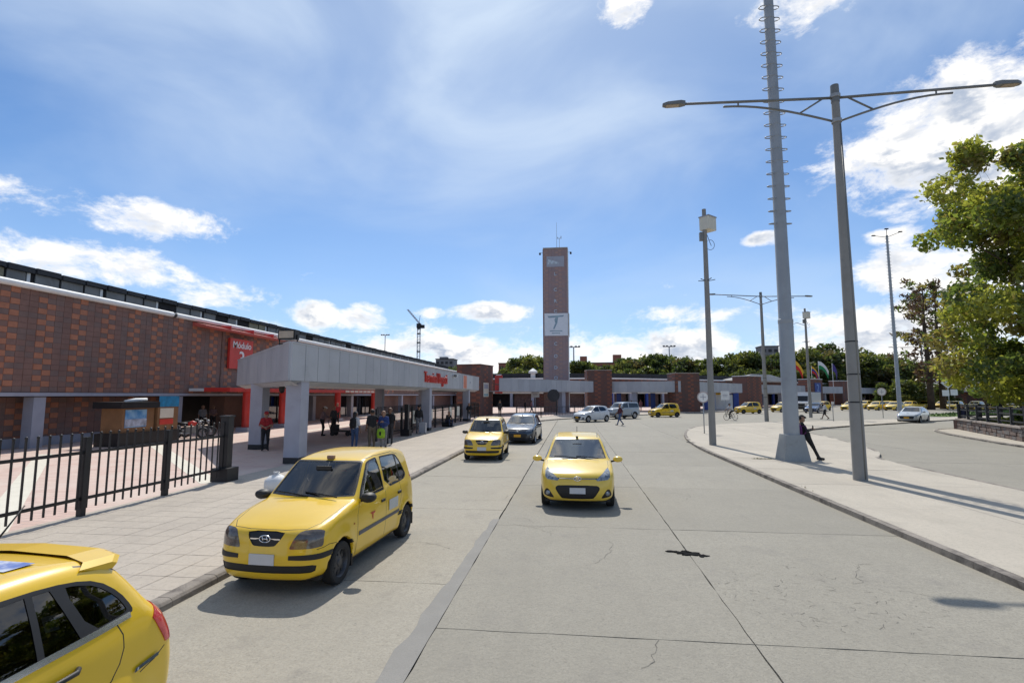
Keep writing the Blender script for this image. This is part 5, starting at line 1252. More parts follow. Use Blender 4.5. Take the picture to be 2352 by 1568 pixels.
class Shell:
    def __init__(s, V, F, N):
        s.V = [tuple(v) for v in V]; s.N = [tuple(n) for n in N]; s.F = [tuple(int(i) for i in f) for f in F]; s.T = ['body'] * len(s.F)
        k = len(s.F); s.cen = np.zeros((k + 40000, 3)); s.nor = np.zeros((k + 40000, 3))
        s.cen[:k] = V[F].mean(1); s.nor[:k] = N[F].mean(1)
    def _set(s, fi, f, tag):
        if fi is None:
            fi = len(s.F); s.F.append(f); s.T.append(tag)
            if fi >= len(s.cen): s.cen = np.vstack([s.cen, np.zeros((40000, 3))]); s.nor = np.vstack([s.nor, np.zeros((40000, 3))])
        else: s.F[fi] = f; s.T[fi] = tag
        k = len(f); s.cen[fi] = [sum(s.V[i][q] for i in f) / k for q in range(3)]; s.nor[fi] = [sum(s.N[i][q] for i in f) / k for q in range(3)]
    def cut(s, poly, axis, side, tag, allow=('body',), thr=.15, zr=None):
        A, B = {'x': (1, 2), 'y': (0, 2), 'z': (0, 1)}[axis]; ai = 'xyz'.index(axis)
        if area(poly) < 0: poly = poly[::-1]
        lo = [min(p[0] for p in poly), min(p[1] for p in poly)]; hi = [max(p[0] for p in poly), max(p[1] for p in poly)]
        HP = []
        for i in range(len(poly)):
            p, q = poly[i], poly[(i + 1) % len(poly)]; dx, dy = q[0] - p[0], q[1] - p[1]; L = math.hypot(dx, dy)
            if L > 1e-6: HP.append((dy / L, -dx / L, (dy * p[0] - dx * p[1]) / L))
        n0 = len(s.F); c = s.cen[:n0]; n = s.nor[:n0]
        m = (c[:, A] > lo[0] - .07) & (c[:, A] < hi[0] + .07) & (c[:, B] > lo[1] - .07) & (c[:, B] < hi[1] + .07) & (n[:, ai] * side > thr)
        if zr: m &= (c[:, 2] > zr[0]) & (c[:, 2] < zr[1])
        if axis == 'x': m &= c[:, 0] * side > 0
        cache = {}
        for fi in np.nonzero(m)[0].tolist():
            if s.T[fi] not in allow: continue
            f = s.F[fi]; ins = list(f); outs = []
            for hi_, (a, b, c0) in enumerate(HP):
                dv = [a * s.V[i][A] + b * s.V[i][B] - c0 for i in ins]
                if all(d <= 1e-7 for d in dv): continue
                if all(d >= -1e-7 for d in dv): ins = []; break
                pi, po = [], []
                for k in range(len(ins)):
                    i, j = ins[k], ins[(k + 1) % len(ins)]; di, dj = dv[k], dv[(k + 1) % len(ins)]
                    (pi if di <= 0 else po).append(i)
                    if (di <= 0) != (dj <= 0):
                        key = (min(i, j), max(i, j), hi_)
                        if key not in cache:
                            t = di / (di - dj); vi, vj, ni, nj = s.V[i], s.V[j], s.N[i], s.N[j]
                            s.V.append(tuple(vi[q] + (vj[q] - vi[q]) * t for q in range(3))); s.N.append(tuple(ni[q] + (nj[q] - ni[q]) * t for q in range(3))); cache[key] = len(s.V) - 1
                        pi.append(cache[key]); po.append(cache[key])
                if len(po) >= 3: outs.append(tuple(po))
                ins = pi
                if len(ins) < 3: ins = []; break
            if ins:
                t0 = s.T[fi]; s._set(fi, tuple(ins), tag)
                for q in outs: s._set(None, q, t0)
    def part(s, tag, off=0.0, lip=False):
        fs = [f for f, t in zip(s.F, s.T) if t == tag]
        if not fs: return None
        ids = sorted({i for f in fs for i in f}); mp = {i: k for k, i in enumerate(ids)}; V = []
        for i in ids:
            v, n = s.V[i], s.N[i]; L = math.sqrt(n[0] ** 2 + n[1] ** 2 + n[2] ** 2) or 1; V.append((v[0] + n[0] / L * off, v[1] + n[1] / L * off, v[2] + n[2] / L * off))
        F2 = [tuple(mp[i] for i in f) for f in fs]
        if lip and off:
            cnt = {}
            for f in F2:
                for k in range(len(f)): e = (f[k], f[(k + 1) % len(f)]); cnt[e] = 1
            base = len(V); V += [s.V[i] for i in ids]
            for (a, b) in list(cnt):
                if (b, a) not in cnt: F2.append((b, a, base + a, base + b))
        return V, F2
    def mesh(s, tag, m, off=0.0, lip=False, name=None, angle=38):
        r = s.part(tag, off, lip)
        if r is None: return None
        b = MB(); b.v, b.f, b.m = r[0], r[1], [0] * len(r[1])
        return b.mesh(name or tag, m, True, angle)
def strip(pts, w):
    """thin convex quads along a polyline"""
    out = []
    for i in range(len(pts) - 1):
        a, b = Vector(pts[i]), Vector(pts[i + 1]); t = (b - a).normalized(); n = Vector((-t.y, t.x)) * w / 2; a2 = a - t * w * .3; b2 = b + t * w * .3
        out.append([tuple(a2 - n), tuple(b2 - n), tuple(b2 + n), tuple(a2 + n)])
    return out
def rounded(pts, it=2): return chaikin(pts, it)
def paint(name, col, rough=.32, coat=.6, dirt=.25):
    if name in MATS: return MATS[name]
    m = mat(name, col, rough, 0, var=.04, scale=1.2, coat=coat, coords='obj', dirt=(tuple(c * .55 + .03 for c in col), 2.2, .52, .85, dirt)); return m
M_['tyre'] = mat('tyre_rubber', (.022, .021, .020), .85, var=.2, scale=6, coords='obj'); M_['rim'] = mat('wheel_steel', (.10, .10, .105), .5, .6, var=.2, scale=5, coords='obj')
M_['rimlt'] = mat('wheel_alloy', (.42, .42, .43), .35, .8, var=.1, scale=5, coords='obj'); M_['trim'] = mat('black_trim', (.016, .016, .017), .55, var=.15, coords='obj')
M_['chrome'] = mat('chrome', (.85, .85, .86), .22, 1.0, var=.02); M_['seat'] = mat('seat_cloth', (.035, .036, .042), .9, var=.2, coords='obj')
M_['plate'] = mat('plate_white', (.62, .62, .62), .6, var=.05, coords='obj'); M_['platey'] = mat('plate_yellow', (.70, .36, .02), .6, var=.05, coords='obj')
M_['lamp_smoke'] = mat('headlamp_smoked', (.085, .066, .052), .12, 0.1, var=.4, scale=14, coords='obj', coat=.8, col2=(.15, .13, .11)); M_['lamp_clear'] = mat('headlamp_clear', (.42, .44, .46), .15, .3, var=.3, scale=16, coords='obj', coat=.9, col2=(.12, .13, .14))
M_['lamp_red'] = mat('taillamp_red', (.42, .012, .018), .2, var=.25, scale=12, coords='obj', coat=.7, col2=(.6, .05, .06)); M_['lamp_amber'] = mat('lamp_amber', (.6, .2, .02), .25, var=.1, coords='obj')
GL = glass_mat('car_glass', (.42, .45, .46)); GLD = glass_mat('car_glass_dark', (.17, .18, .19))
def wheel_mesh(Rt, w, style):
    t = MB(); hw = w / 2
    t.lathe([(Rt * .66, -hw * .9), (Rt * .80, -hw), (Rt * .93, -hw * .96), (Rt * .985, -hw * .8), (Rt, -hw * .45), (Rt, hw * .45), (Rt * .985, hw * .8), (Rt * .93, hw * .96), (Rt * .80, hw), (Rt * .66, hw * .9)], 32, 'x')
    for k in range(32):
        a = k / 32 * 2 * math.pi; c, s_ = math.cos(a), math.sin(a)
        t.add([(-hw * .5, c * Rt * 1.001 - s_ * .006, s_ * Rt * 1.001 + c * .006)] * 1 + [(hw * .5, c * Rt * 1.001 - s_ * .006, s_ * Rt * 1.001 + c * .006), (hw * .5, c * Rt * 1.001 + s_ * .006, s_ * Rt * 1.001 - c * .006), (-hw * .5, c * Rt * 1.001 + s_ * .006, s_ * Rt * 1.001 - c * .006)], [(0, 1, 2, 3)])
    tm = t.mesh('tyre', M_['tyre'], True, 35)
    r = MB(); Rr = Rt * .68
    r.lathe([(Rr, hw * .85), (Rr * .97, hw * .92), (Rr * .90, hw * .75), (Rr * .86, hw * .35), (Rr * .55, hw * .30)], 28, 'x')
    r.lathe([(Rr * .60, hw * .30), (Rr * .52, hw * .52), (Rr * .30, hw * .60), (Rr * .26, hw * .72), (Rr * .0, hw * .76)], 20, 'x')
    n = 8 if style == 'steel' else 7
    for k in range(n):
        a = k / n * 2 * math.pi; da = .20 if style == 'steel' else .14
        P = []
        for rr, d, x in ((.50, da * 1.5, .56), (.88, da, .62 if style != 'steel' else .42)):
            for sgn in (-1, 1): P.append((hw * x, math.cos(a + sgn * d) * Rr * rr, math.sin(a + sgn * d) * Rr * rr))
        r.add(P, [(0, 1, 3, 2)])
    rm = r.mesh('rim', M_['rim'] if style == 'steel' else M_['rimlt'], True, 35)
    bk = MB(); bk.lathe([(Rr * .9, hw * .2), (0, hw * .2)], 20, 'x'); bm_ = bk.mesh('brake_disc', M_['black'])
    return tm, rm, bm_
def human_driver(root, x, y, z, shirt):
    g_ = MB(); g_.lathe([(0, .78), (.09, .77), (.105, .68), (.09, .58), (.055, .54), (.05, .48)], 12, c=(x, y, z)); o = link('driver_head', g_.mesh('driver_head', mat('skin_tan', (.30, .17, .11), .6, var=.08, coords='obj'), True), root)
    h = MB(); h.lathe([(0, .80), (.10, .785), (.115, .70), (.10, .66)], 12, c=(x, y - .015, z)); link('driver_hair', h.mesh('driver_hair', mat('hair_black', (.012, .010, .009), .6, var=.2, coords='obj'), True), root)
    b = MB(); b.tube([(x, y - .02, z + .0), (x, y, z + .25), (x, y, z + .44), (x, y, z + .50)], [.17, .19, .20, .07], 12)
    b.tube([(x - .2, y, z + .42), (x - .24, y + .2, z + .22), (x - .1, y + .42, z + .3)], [.065, .05, .04], 8); b.tube([(x + .2, y, z + .42), (x + .25, y + .2, z + .22), (x + .1, y + .42, z + .3)], [.065, .05, .04], 8)
    link('driver_body', b.mesh('driver_body', shirt, True), root)
def build_car(name, label, cat, S, loc, rz, group=None):
    """car frame: +y forward, x to its right, z up"""
    f = car_sdf(S); h = S.get('res', .03); L = S['L']
    org = np.array([-S['W'] / 2 - .12, -L / 2 - .12, .08]); n = np.ceil((np.array([S['W'] / 2 + .12, L / 2 + .12, S['H'] + .12]) - org) / h).astype(int) + 1
    G = np.stack(np.meshgrid(*[org[k] + np.arange(n[k]) * h for k in range(3)], indexing='ij'), -1)
    V, F = surface_nets(f(G), org, h)
    e = 1e-3
    for _ in range(3):
        d = f(V); gr = np.stack([(f(V + np.eye(3)[k] * e) - f(V - np.eye(3)[k] * e)) / (2 * e) for k in range(3)], -1); g2 = np.maximum((gr ** 2).sum(-1), .2); V = V - np.clip(d / g2, -.02, .02)[:, None] * gr
    gr = np.stack([(f(V + np.eye(3)[k] * .004) - f(V - np.eye(3)[k] * .004)) for k in range(3)], -1); N = gr / np.maximum(np.linalg.norm(gr, axis=1), 1e-9)[:, None]
    sh = Shell(V, F, N); offs = {}; mats = {}
    for c in S['cuts']:
        tag, axis, sides, polys, m = c[:5]; o = c[5] if len(c) > 5 else {}
        offs[tag] = o; mats[tag] = m
        if polys and not isinstance(polys[0][0], (tuple, list)): polys = [polys]
        for sd in sides:
            for p in polys:
                q = [(a, b) for a, b in p]
                sh.cut(q, axis, sd, tag, o.get('allow', ('body',)), o.get('thr', .15), o.get('zr'))
                if axis != 'x' and o.get('mirror'): sh.cut([(-a, b) for a, b in q], axis, sd, tag, o.get('allow', ('body',)), o.get('thr', .15), o.get('zr'))
    root = thing(name, label, cat, loc, rz, group)
    body = link('body', sh.mesh('body', S['paint']), root)
    inn = sh.part('body', -.022); 
    if S.get('inner', True):
        b = MB(); b.v = inn[0]; b.f = [tuple(reversed(q)) for q in inn[1]]; b.m = [0] * len(b.f); link('interior_lining', b.mesh('interior_lining', M_['seat'], True), root)
    for tag in offs:
        o = offs[tag]
        if o.get('split'):
            # one object per connected side
            r = sh.part(tag, o.get('off', 0), o.get('lip', False))
            if r is None: continue
            for sgn in (1, -1):
                keep = [q for q in r[1] if (sum(r[0][i][0] for i in q) * sgn > 0)]
                if not keep: continue
                ids = sorted({i for q in keep for i in q}); mp = {i: k for k, i in enumerate(ids)}
                b = MB(); b.v = [r[0][i] for i in ids]; b.f = [tuple(mp[i] for i in q) for q in keep]; b.m = [0] * len(b.f); link(o.get('name', tag), b.mesh(tag, mats[tag], True, 38), root)
        else:
            me = sh.mesh(tag, mats[tag], o.get('off', 0), o.get('lip', False))
            if me: link(o.get('name', tag), me, root)
    # wheels
    Rt = S['tyre']; tm, rm, bd_ = wheel_mesh(Rt, S.get('tw', .17), S.get('wheel', 'steel'))
    for yw in S['axles']:
        for s_ in (-1, 1):
            wo = bpy.data.objects.new('wheel', None); COL.objects.link(wo); wo.parent = root; wo.location = (s_ * (S['track'] / 2), yw, Rt); wo.rotation_euler = (0, 0, 0 if s_ > 0 else math.pi); wo.empty_display_size = .1
            for nm, me in (('tyre', tm), ('rim', rm), ('brake_disc', bd_)): link(nm, me, wo)
    # wheel-well liners and floor
    b = MB(); W2 = S['W'] / 2
    b.box(-W2 + .12, W2 - .12, -L / 2 + .25, L / 2 - .25, .17, .22); link('floor_pan', b.mesh('floor_pan', M_['trim']), root)
    for yw in S['axles']:
        b = MB()
        for s_ in (-1, 1):
            A_ = []
            for k in range(13):
                a = math.pi * k / 12; A_.append((math.cos(a) * (S['arch'] - .004) + yw, math.sin(a) * (S['arch'] - .004) + S['wheel_z']))
            for k in range(12): b.add([(s_ * .46, *A_[k]), (s_ * (W2 - .04), *A_[k]), (s_ * (W2 - .04), *A_[k + 1]), (s_ * .46, *A_[k + 1])], [(0, 1, 2, 3)])
            b.add([(s_ * .46, p[0], p[1]) for p in A_], [tuple(range(13))])
        link('wheel_well', b.mesh('wheel_well', M_['trim']), root)
    if S.get('inner', True):
        zs = S.get('seat_z', .32); hr = S.get('headroom', 0)
        for (x, y, w_) in ((-.34, S['seat_y'], .25), (.34, S['seat_y'], .25), (0, S['seat_y'] - .82, .56)):
            b = MB(); b.box(x - w_, x + w_, y - .05, y + .42, zs, zs + .18); v0 = len(b.v); b.box(x - w_, x + w_, y - .2, y - .05, zs + .1, zs + .72 + hr)
            b.v[v0 + 4:v0 + 8] = [(p[0] * 1, p[1] - .12, p[2]) for p in b.v[v0 + 4:v0 + 8]]
            for hx in ((x,) if w_ < .3 else (x - .3, x + .3)): b.box(hx - .12, hx + .12, y - .37, y - .27, zs + .74 + hr, zs + .90 + hr)
            link('seat', b.mesh('seat', M_['seat']), root)
        b = MB(); b.box(-W2 + .14, W2 - .14, S['cowl_y'] - .42, S['cowl_y'] - .05, S['belt'] - .28, S['belt'] - .05); link('dashboard', b.mesh('dashboard', M_['trim']), root)
        b = MB(); b.tube([(-.34 + .18 * math.cos(a), S['cowl_y'] - .55 - .07 * math.sin(a), S['belt'] - .08 + .17 * math.sin(a)) for a in np.linspace(0, 6.283, 17)], .016, 6); link('steering_wheel', b.mesh('steering_wheel', M_['trim'], True), root)
    # mirrors
    if S.get('mirror'):
        my, mz, mx, mm = S['mirror']
        for s_ in (-1, 1):
            b = MB(); prof = [(0, -.085), (.05, -.08), (.078, -.04), (.082, .02), (.07, .06), (.0, .07)]
            vs = []; b.lathe([(r, z) for r, z in [(0, -.10), (.055, -.095), (.075, -.06), (.08, 0), (.072, .05), (.06, .055), (0, .055)]], 14, 'y', (0, 0, 0))
            b.v = [(p[0] * 1.45 + s_ * mx, -p[1] * .9 + my, p[2] * .92 + mz) for p in b.v]; b.f = [tuple(reversed(q)) for q in b.f]
            mo = link('mirror', b.mesh('mirror', mm, True, 50), root)
            b = MB(); b.beam((s_ * (mx - .17), my - .01, mz - .06), (s_ * (mx - .04), my, mz - .03), .05, .04); link('mirror_arm', b.mesh('mirror_arm', M_['trim']), mo)
    return root
def emblem(root, y, z, k=1.0, bow=.0):
    b = MB(); b.tube([(.075 * k * math.cos(a), y, z + .042 * k * math.sin(a)) for a in np.linspace(0, 6.283, 25)], .0075 * k, 6)
    b.tube([(-.038 * k, y, z - .026 * k), (-.022 * k, y, z + .026 * k)], .008 * k, 6); b.tube([(.022 * k, y, z - .026 * k), (.038 * k, y, z + .026 * k)], .008 * k, 6); b.tube([(-.030 * k, y, z - .004 * k), (.030 * k, y, z + .004 * k)], .007 * k, 6)
    link('emblem', b.mesh('emblem', M_['chrome'], True), root)
def lettering(root, txt, size, m, loc, rot, depth=.004, bold=0.0):
    me = text_mesh(txt, size, depth, bold); me.materials.clear(); me.materials.append(m); o = link('lettering', me, root, loc); o.rotation_euler = rot; return o
YEL = paint('taxi_yellow', (.86, .545, .016)); YEL2 = paint('taxi_yellow_pale', (.85, .58, .065))

# ---------------------------------------------------------------- small tall hatchback taxi
SM = dict(L=3.56, W=1.525, H=1.58, res=.026, arch=.315, wheel_z=.29, tyre=.275, track=1.315, tw=.17, axles=(1.13, -1.25), bow_f=.22, bow_r=.14, belt=.98, crown=.055, seat_y=-.12, cowl_y=.72, paint=YEL, headroom=.06,
  profile=[(1.66, .19), (1.745, .22), (1.775, .40), (1.775, .50), (1.752, .60), (1.735, .72), (1.695, .79), (1.60, .835), (1.30, .925), (1.0, .985), (.80, 1.015), (.77, 1.03), (.70, 1.085), (.22, 1.462), (.16, 1.495), (.06, 1.525), (-.35, 1.575), (-.85, 1.585), (-1.25, 1.565), (-1.52, 1.515), (-1.575, 1.46), (-1.665, 1.12), (-1.70, 1.0), (-1.735, .80), (-1.765, .62), (-1.76, .40), (-1.72, .24), (-1.62, .19)],
  width=[(-1.8, .71), (-1.4, .745), (-.6, .758), (.6, .758), (1.2, .748), (1.5, .725), (1.8, .66)],
  tumble=[(.15, -.075), (.30, -.035), (.45, -.008), (.68, .0), (.90, -.012), (.99, -.03), (1.10, -.062), (1.30, -.115), (1.48, -.178), (1.6, -.23)],
  mirror=(.56, 1.02, .845, M_['trim']))
sws = []
AP = dict(split=True)
SM['cuts'] = [
  ('windscreen_seal', 'y', (1,), rounded([(-.645, 1.035), (.645, 1.035), (.655, 1.07), (.545, 1.470), (.53, 1.487), (-.53, 1.487), (-.545, 1.470), (-.655, 1.07)], 1), M_['trim'], dict(thr=.3, zr=(1.0, 1.56))),
  ('windscreen', 'y', (1,), rounded([(-.615, 1.052), (.615, 1.052), (.622, 1.08), (.525, 1.455), (.512, 1.468), (-.512, 1.468), (-.525, 1.455), (-.622, 1.08)], 1), GL, dict(allow=('windscreen_seal',), thr=.2, off=-.004)),
  ('front_side_seal', 'x', (1, -1), rounded([(.585, .985), (.60, 1.02), (.175, 1.42), (.08, 1.475), (-.20, 1.50), (-.255, 1.49), (-.27, 1.0), (-.22, .985)], 1), M_['trim'], dict(split=True, thr=.3)),
  ('front_side_window', 'x', (1, -1), rounded([(.54, 1.005), (.545, 1.03), (.165, 1.40), (.075, 1.452), (-.20, 1.477), (-.235, 1.47), (-.245, 1.01), (-.21, 1.003)], 1), GL, dict(split=True, allow=('front_side_seal',), thr=.2, off=-.004, name='side_window')),
  ('rear_side_seal', 'x', (1, -1), rounded([(-.325, .995), (-.345, 1.49), (-.42, 1.50), (-.95, 1.485), (-1.08, 1.44), (-1.285, 1.13), (-1.27, 1.06), (-1.10, 1.01)], 1), M_['trim'], dict(split=True, thr=.3)),
  ('rear_side_window', 'x', (1, -1), rounded([(-.355, 1.015), (-.37, 1.468), (-.43, 1.477), (-.92, 1.462), (-.955, 1.45), (-.945, 1.04), (-.92, 1.02)], 1), GL, dict(split=True, allow=('rear_side_seal',), thr=.2, off=-.004, name='side_window')),
  ('quarter_window', 'x', (1, -1), rounded([(-.985, 1.03), (-.99, 1.44), (-1.055, 1.425), (-1.245, 1.14), (-1.235, 1.085), (-1.09, 1.03)], 1), GL, dict(split=True, allow=('rear_side_seal',), thr=.2, off=-.004)),
  ('rear_window', 'y', (-1,), rounded([(-.52, 1.10), (.52, 1.10), (.46, 1.44), (-.46, 1.44)], 1), GLD, dict(thr=.2)),
  ('headlamp', 'y', (1,), rounded([(.365, .585), (.335, .60), (.40, .735), (.455, .795), (.60, .805), (.675, .79), (.70, .765), (.705, .62), (.685, .595)], 1), M_['lamp_smoke'], dict(mirror=True, split=True, thr=.05, off=.003)),
  ('grille', 'y', (1,), rounded([(-.255, .79), (.255, .79), (.235, .725), (.165, .635), (.13, .615), (-.13, .615), (-.165, .635), (-.235, .725)], 1), M_['trim'], dict(off=-.012, lip=True, thr=.05)),
  ('bumper_moulding', 'y', (1,), rounded([(.345, .515), (.345, .465), (.71, .455), (.78, .47), (.78, .525), (.71, .525)], 0), M_['trim'], dict(mirror=True, split=True, off=.006, lip=True, thr=.05)),
  ('lower_grille', 'y', (1,), rounded([(-.62, .395), (.62, .395), (.655, .38), (.64, .315), (.60, .30), (-.60, .30), (-.64, .315), (-.655, .38)], 0), M_['trim'], dict(off=-.010, lip=True, thr=.05)),
  ('side_moulding', 'x', (1, -1), [(.66, .505), (-.86, .520), (-.86, .568), (.66, .562)], mat('moulding_grey', (.13, .13, .14), .6, var=.1, coords='obj'), dict(split=True, off=.007, lip=True, thr=.3)),
  ('shut_line', 'x', (1, -1), strip([(.63, .97), (.70, .80), (.70, .27)], .009) + strip([(-.295, 1.0), (-.30, .27)], .009) + strip([(-.93, 1.0), (-.98, .80), (-.88, .60), (-.80, .50)], .009) + strip([(.12, 1.50), (-.22, 1.525), (-.9, 1.52), (-1.12, 1.46)], .008), M_['trim'], dict(thr=.2)),
  ('bonnet_line', 'z', (1,), strip([(.655, .70), (.64, 1.15), (.60, 1.45), (.50, 1.60)], .008) + strip([(.50, 1.60), (.25, 1.655), (0, 1.668)], .008), M_['trim'], dict(mirror=True, thr=.25, zr=(.7, 1.05))),
  ('bumper_line', 'x', (1, -1), strip([(1.30, .585), (1.45, .60), (1.62, .575)], .008), M_['trim'], dict(thr=.05)),
  ('side_repeater', 'x', (1, -1), rounded([(.83, .69), (.79, .69), (.79, .715), (.83, .715)], 1), M_['lamp_amber'], dict(split=True, off=.004)),
  ('tail_lamp', 'y', (-1,), rounded([(.55, .80), (.70, .80), (.70, 1.10), (.60, 1.10)], 1), M_['lamp_red'], dict(mirror=True, split=True, thr=.05)),
]
def finish_small_taxi(root, door_mark=True, driver=True, roof_lamp=True):
    emblem(root, 1.725, .70, 1.0)
    b = MB()
    for s_ in (-1, 1): b.box(min(s_ * .085, s_ * .205), max(s_ * .085, s_ * .205), 1.708, 1.722, .690, .706)
    link('grille_bar', b.mesh('grille_bar', M_['chrome']), root)
    b = MB(); b.box(-.17, .17, 1.772, 1.786, .40, .53); link('number_plate', b.mesh('number_plate', M_['plate']), root)
    b = MB()
    for x0, x1 in ((-.45, .08), (.0, .55)): b.tube([(x0, .765, 1.045), ((x0 + x1) / 2, .735, 1.075), (x1, .70, 1.095)], .010, 5)
    link('wiper', b.mesh('wiper', M_['trim']), root)
    for s_ in (-1, 1):
        for y, z in ((-.17, .835), (-.86, .845)):
            b = MB(); b.box(s_ * .752 - .012, s_ * .752 + .02, y - .075, y + .06, z - .02, z + .022); link('door_handle', b.mesh('door_handle', M_['trim']), root)
        b = MB(); b.box(s_ * .60, s_ * .735, -1.58, -1.54, .16, .36); b.box(s_ * .60, s_ * .735, .80, .83, .14, .30) if s_ > 0 else b.box(s_ * .735, s_ * .60, .80, .83, .14, .30); link('mud_flap', b.mesh('mud_flap', M_['trim']), root)
        if door_mark:
            b = MB(); x = s_ * .764; y0 = .22
            for P in ([(y0 - .10, .745), (y0 + .08, .745), (y0 + .06, .725), (y0 - .06, .715)], [(y0 - .02, .72), (y0 + .02, .72), (y0 + .0, .63), (y0 - .02, .64)]): b.add([(x, p[0], p[1]) for p in P], [(0, 1, 2, 3) if s_ < 0 else (3, 2, 1, 0)])
            link('door_mark', b.mesh('door_mark', M_['red']), root)
            b = MB(); x = s_ * .766; b.add([(x, -.40, .63), (x, -.78, .63), (x, -.78, .80), (x, -.40, .80)], [(0, 1, 2, 3) if s_ > 0 else (3, 2, 1, 0)]); link('door_number_panel', b.mesh('door_number_panel', mat('decal_pale', (.60, .60, .56), .5, var=.1, coords='obj')), root)
    if roof_lamp:
        b = MB(); b.box(-.055, .055, .10, .16, 1.505, 1.555); link('roof_lamp', b.mesh('roof_lamp', mat('lamp_brown', (.30, .16, .10), .4, coords='obj')), root)
    b = MB(); b.box(-.12, .12, .32, .35, 1.36, 1.42); link('inner_mirror', b.mesh('inner_mirror', M_['trim']), root)
    if driver: human_driver(root, -.34, -.18, .46, mat('shirt_blue', (.05, .12, .30), .8, var=.1, coords='obj'))
t1 = build_car('taxi', 'yellow tall hatchback taxi parked at the kerb, nearest one seen from the front', 'taxi', SM, (-3.78, 8.12, 0), math.pi - R(3.0), 'yellow taxis')
finish_small_taxi(t1)
for k, (loc, rz, lab) in enumerate((((-3.52, 21.7, 0), math.pi + R(2), 'yellow hatchback taxi parked at the kerb in front of the dark car'),
                     ((10.4, 62.1, 0), R(110), 'yellow hatchback taxi side on between silver jeep and brick pier'),
                     ((23.7, 75.0, 0), R(108), 'yellow hatchback taxi behind the cyclist with glaring windscreen'))):
    c = copy_tree(t1); c.location = loc; c.rotation_euler = (0, 0, rz); c['label'] = lab

# ---------------------------------------------------------------- rounded hatchback taxi driving towards us
RH = dict(L=3.765, W=1.66, H=1.515, res=.026, arch=.335, wheel_z=.30, tyre=.295, track=1.46, tw=.18, axles=(1.16, -1.265), bow_f=.24, bow_r=.16, belt=.95, crown=.06, seat_y=-.15, cowl_y=.80, paint=YEL2, headroom=.02, wheel='alloy',
  profile=[(1.74, .19), (1.83, .22), (1.878, .36), (1.88, .48), (1.862, .60), (1.83, .70), (1.76, .775), (1.62, .835), (1.30, .915), (1.02, .965), (.90, .985), (.86, 1.0), (.78, 1.045), (.22, 1.40), (.13, 1.44), (0, 1.468), (-.4, 1.505), (-.8, 1.515), (-1.25, 1.49), (-1.55, 1.43), (-1.62, 1.36), (-1.74, 1.08), (-1.80, .95), (-1.86, .75), (-1.88, .55), (-1.87, .35), (-1.80, .22), (-1.70, .19)],
  width=[(-1.9, .74), (-1.4, .81), (-.6, .825), (.6, .828), (1.2, .82), (1.55, .79), (1.9, .70)],
  tumble=[(.15, -.075), (.30, -.04), (.48, -.008), (.70, .0), (.90, -.018), (.98, -.045), (1.10, -.095), (1.30, -.175), (1.44, -.24), (1.55, -.29)],
  mirror=(.66, .985, .96, YEL2))
def side_glass(front, rear, GLm, m=.022, quarter=None):
    L_ = []
    return L_
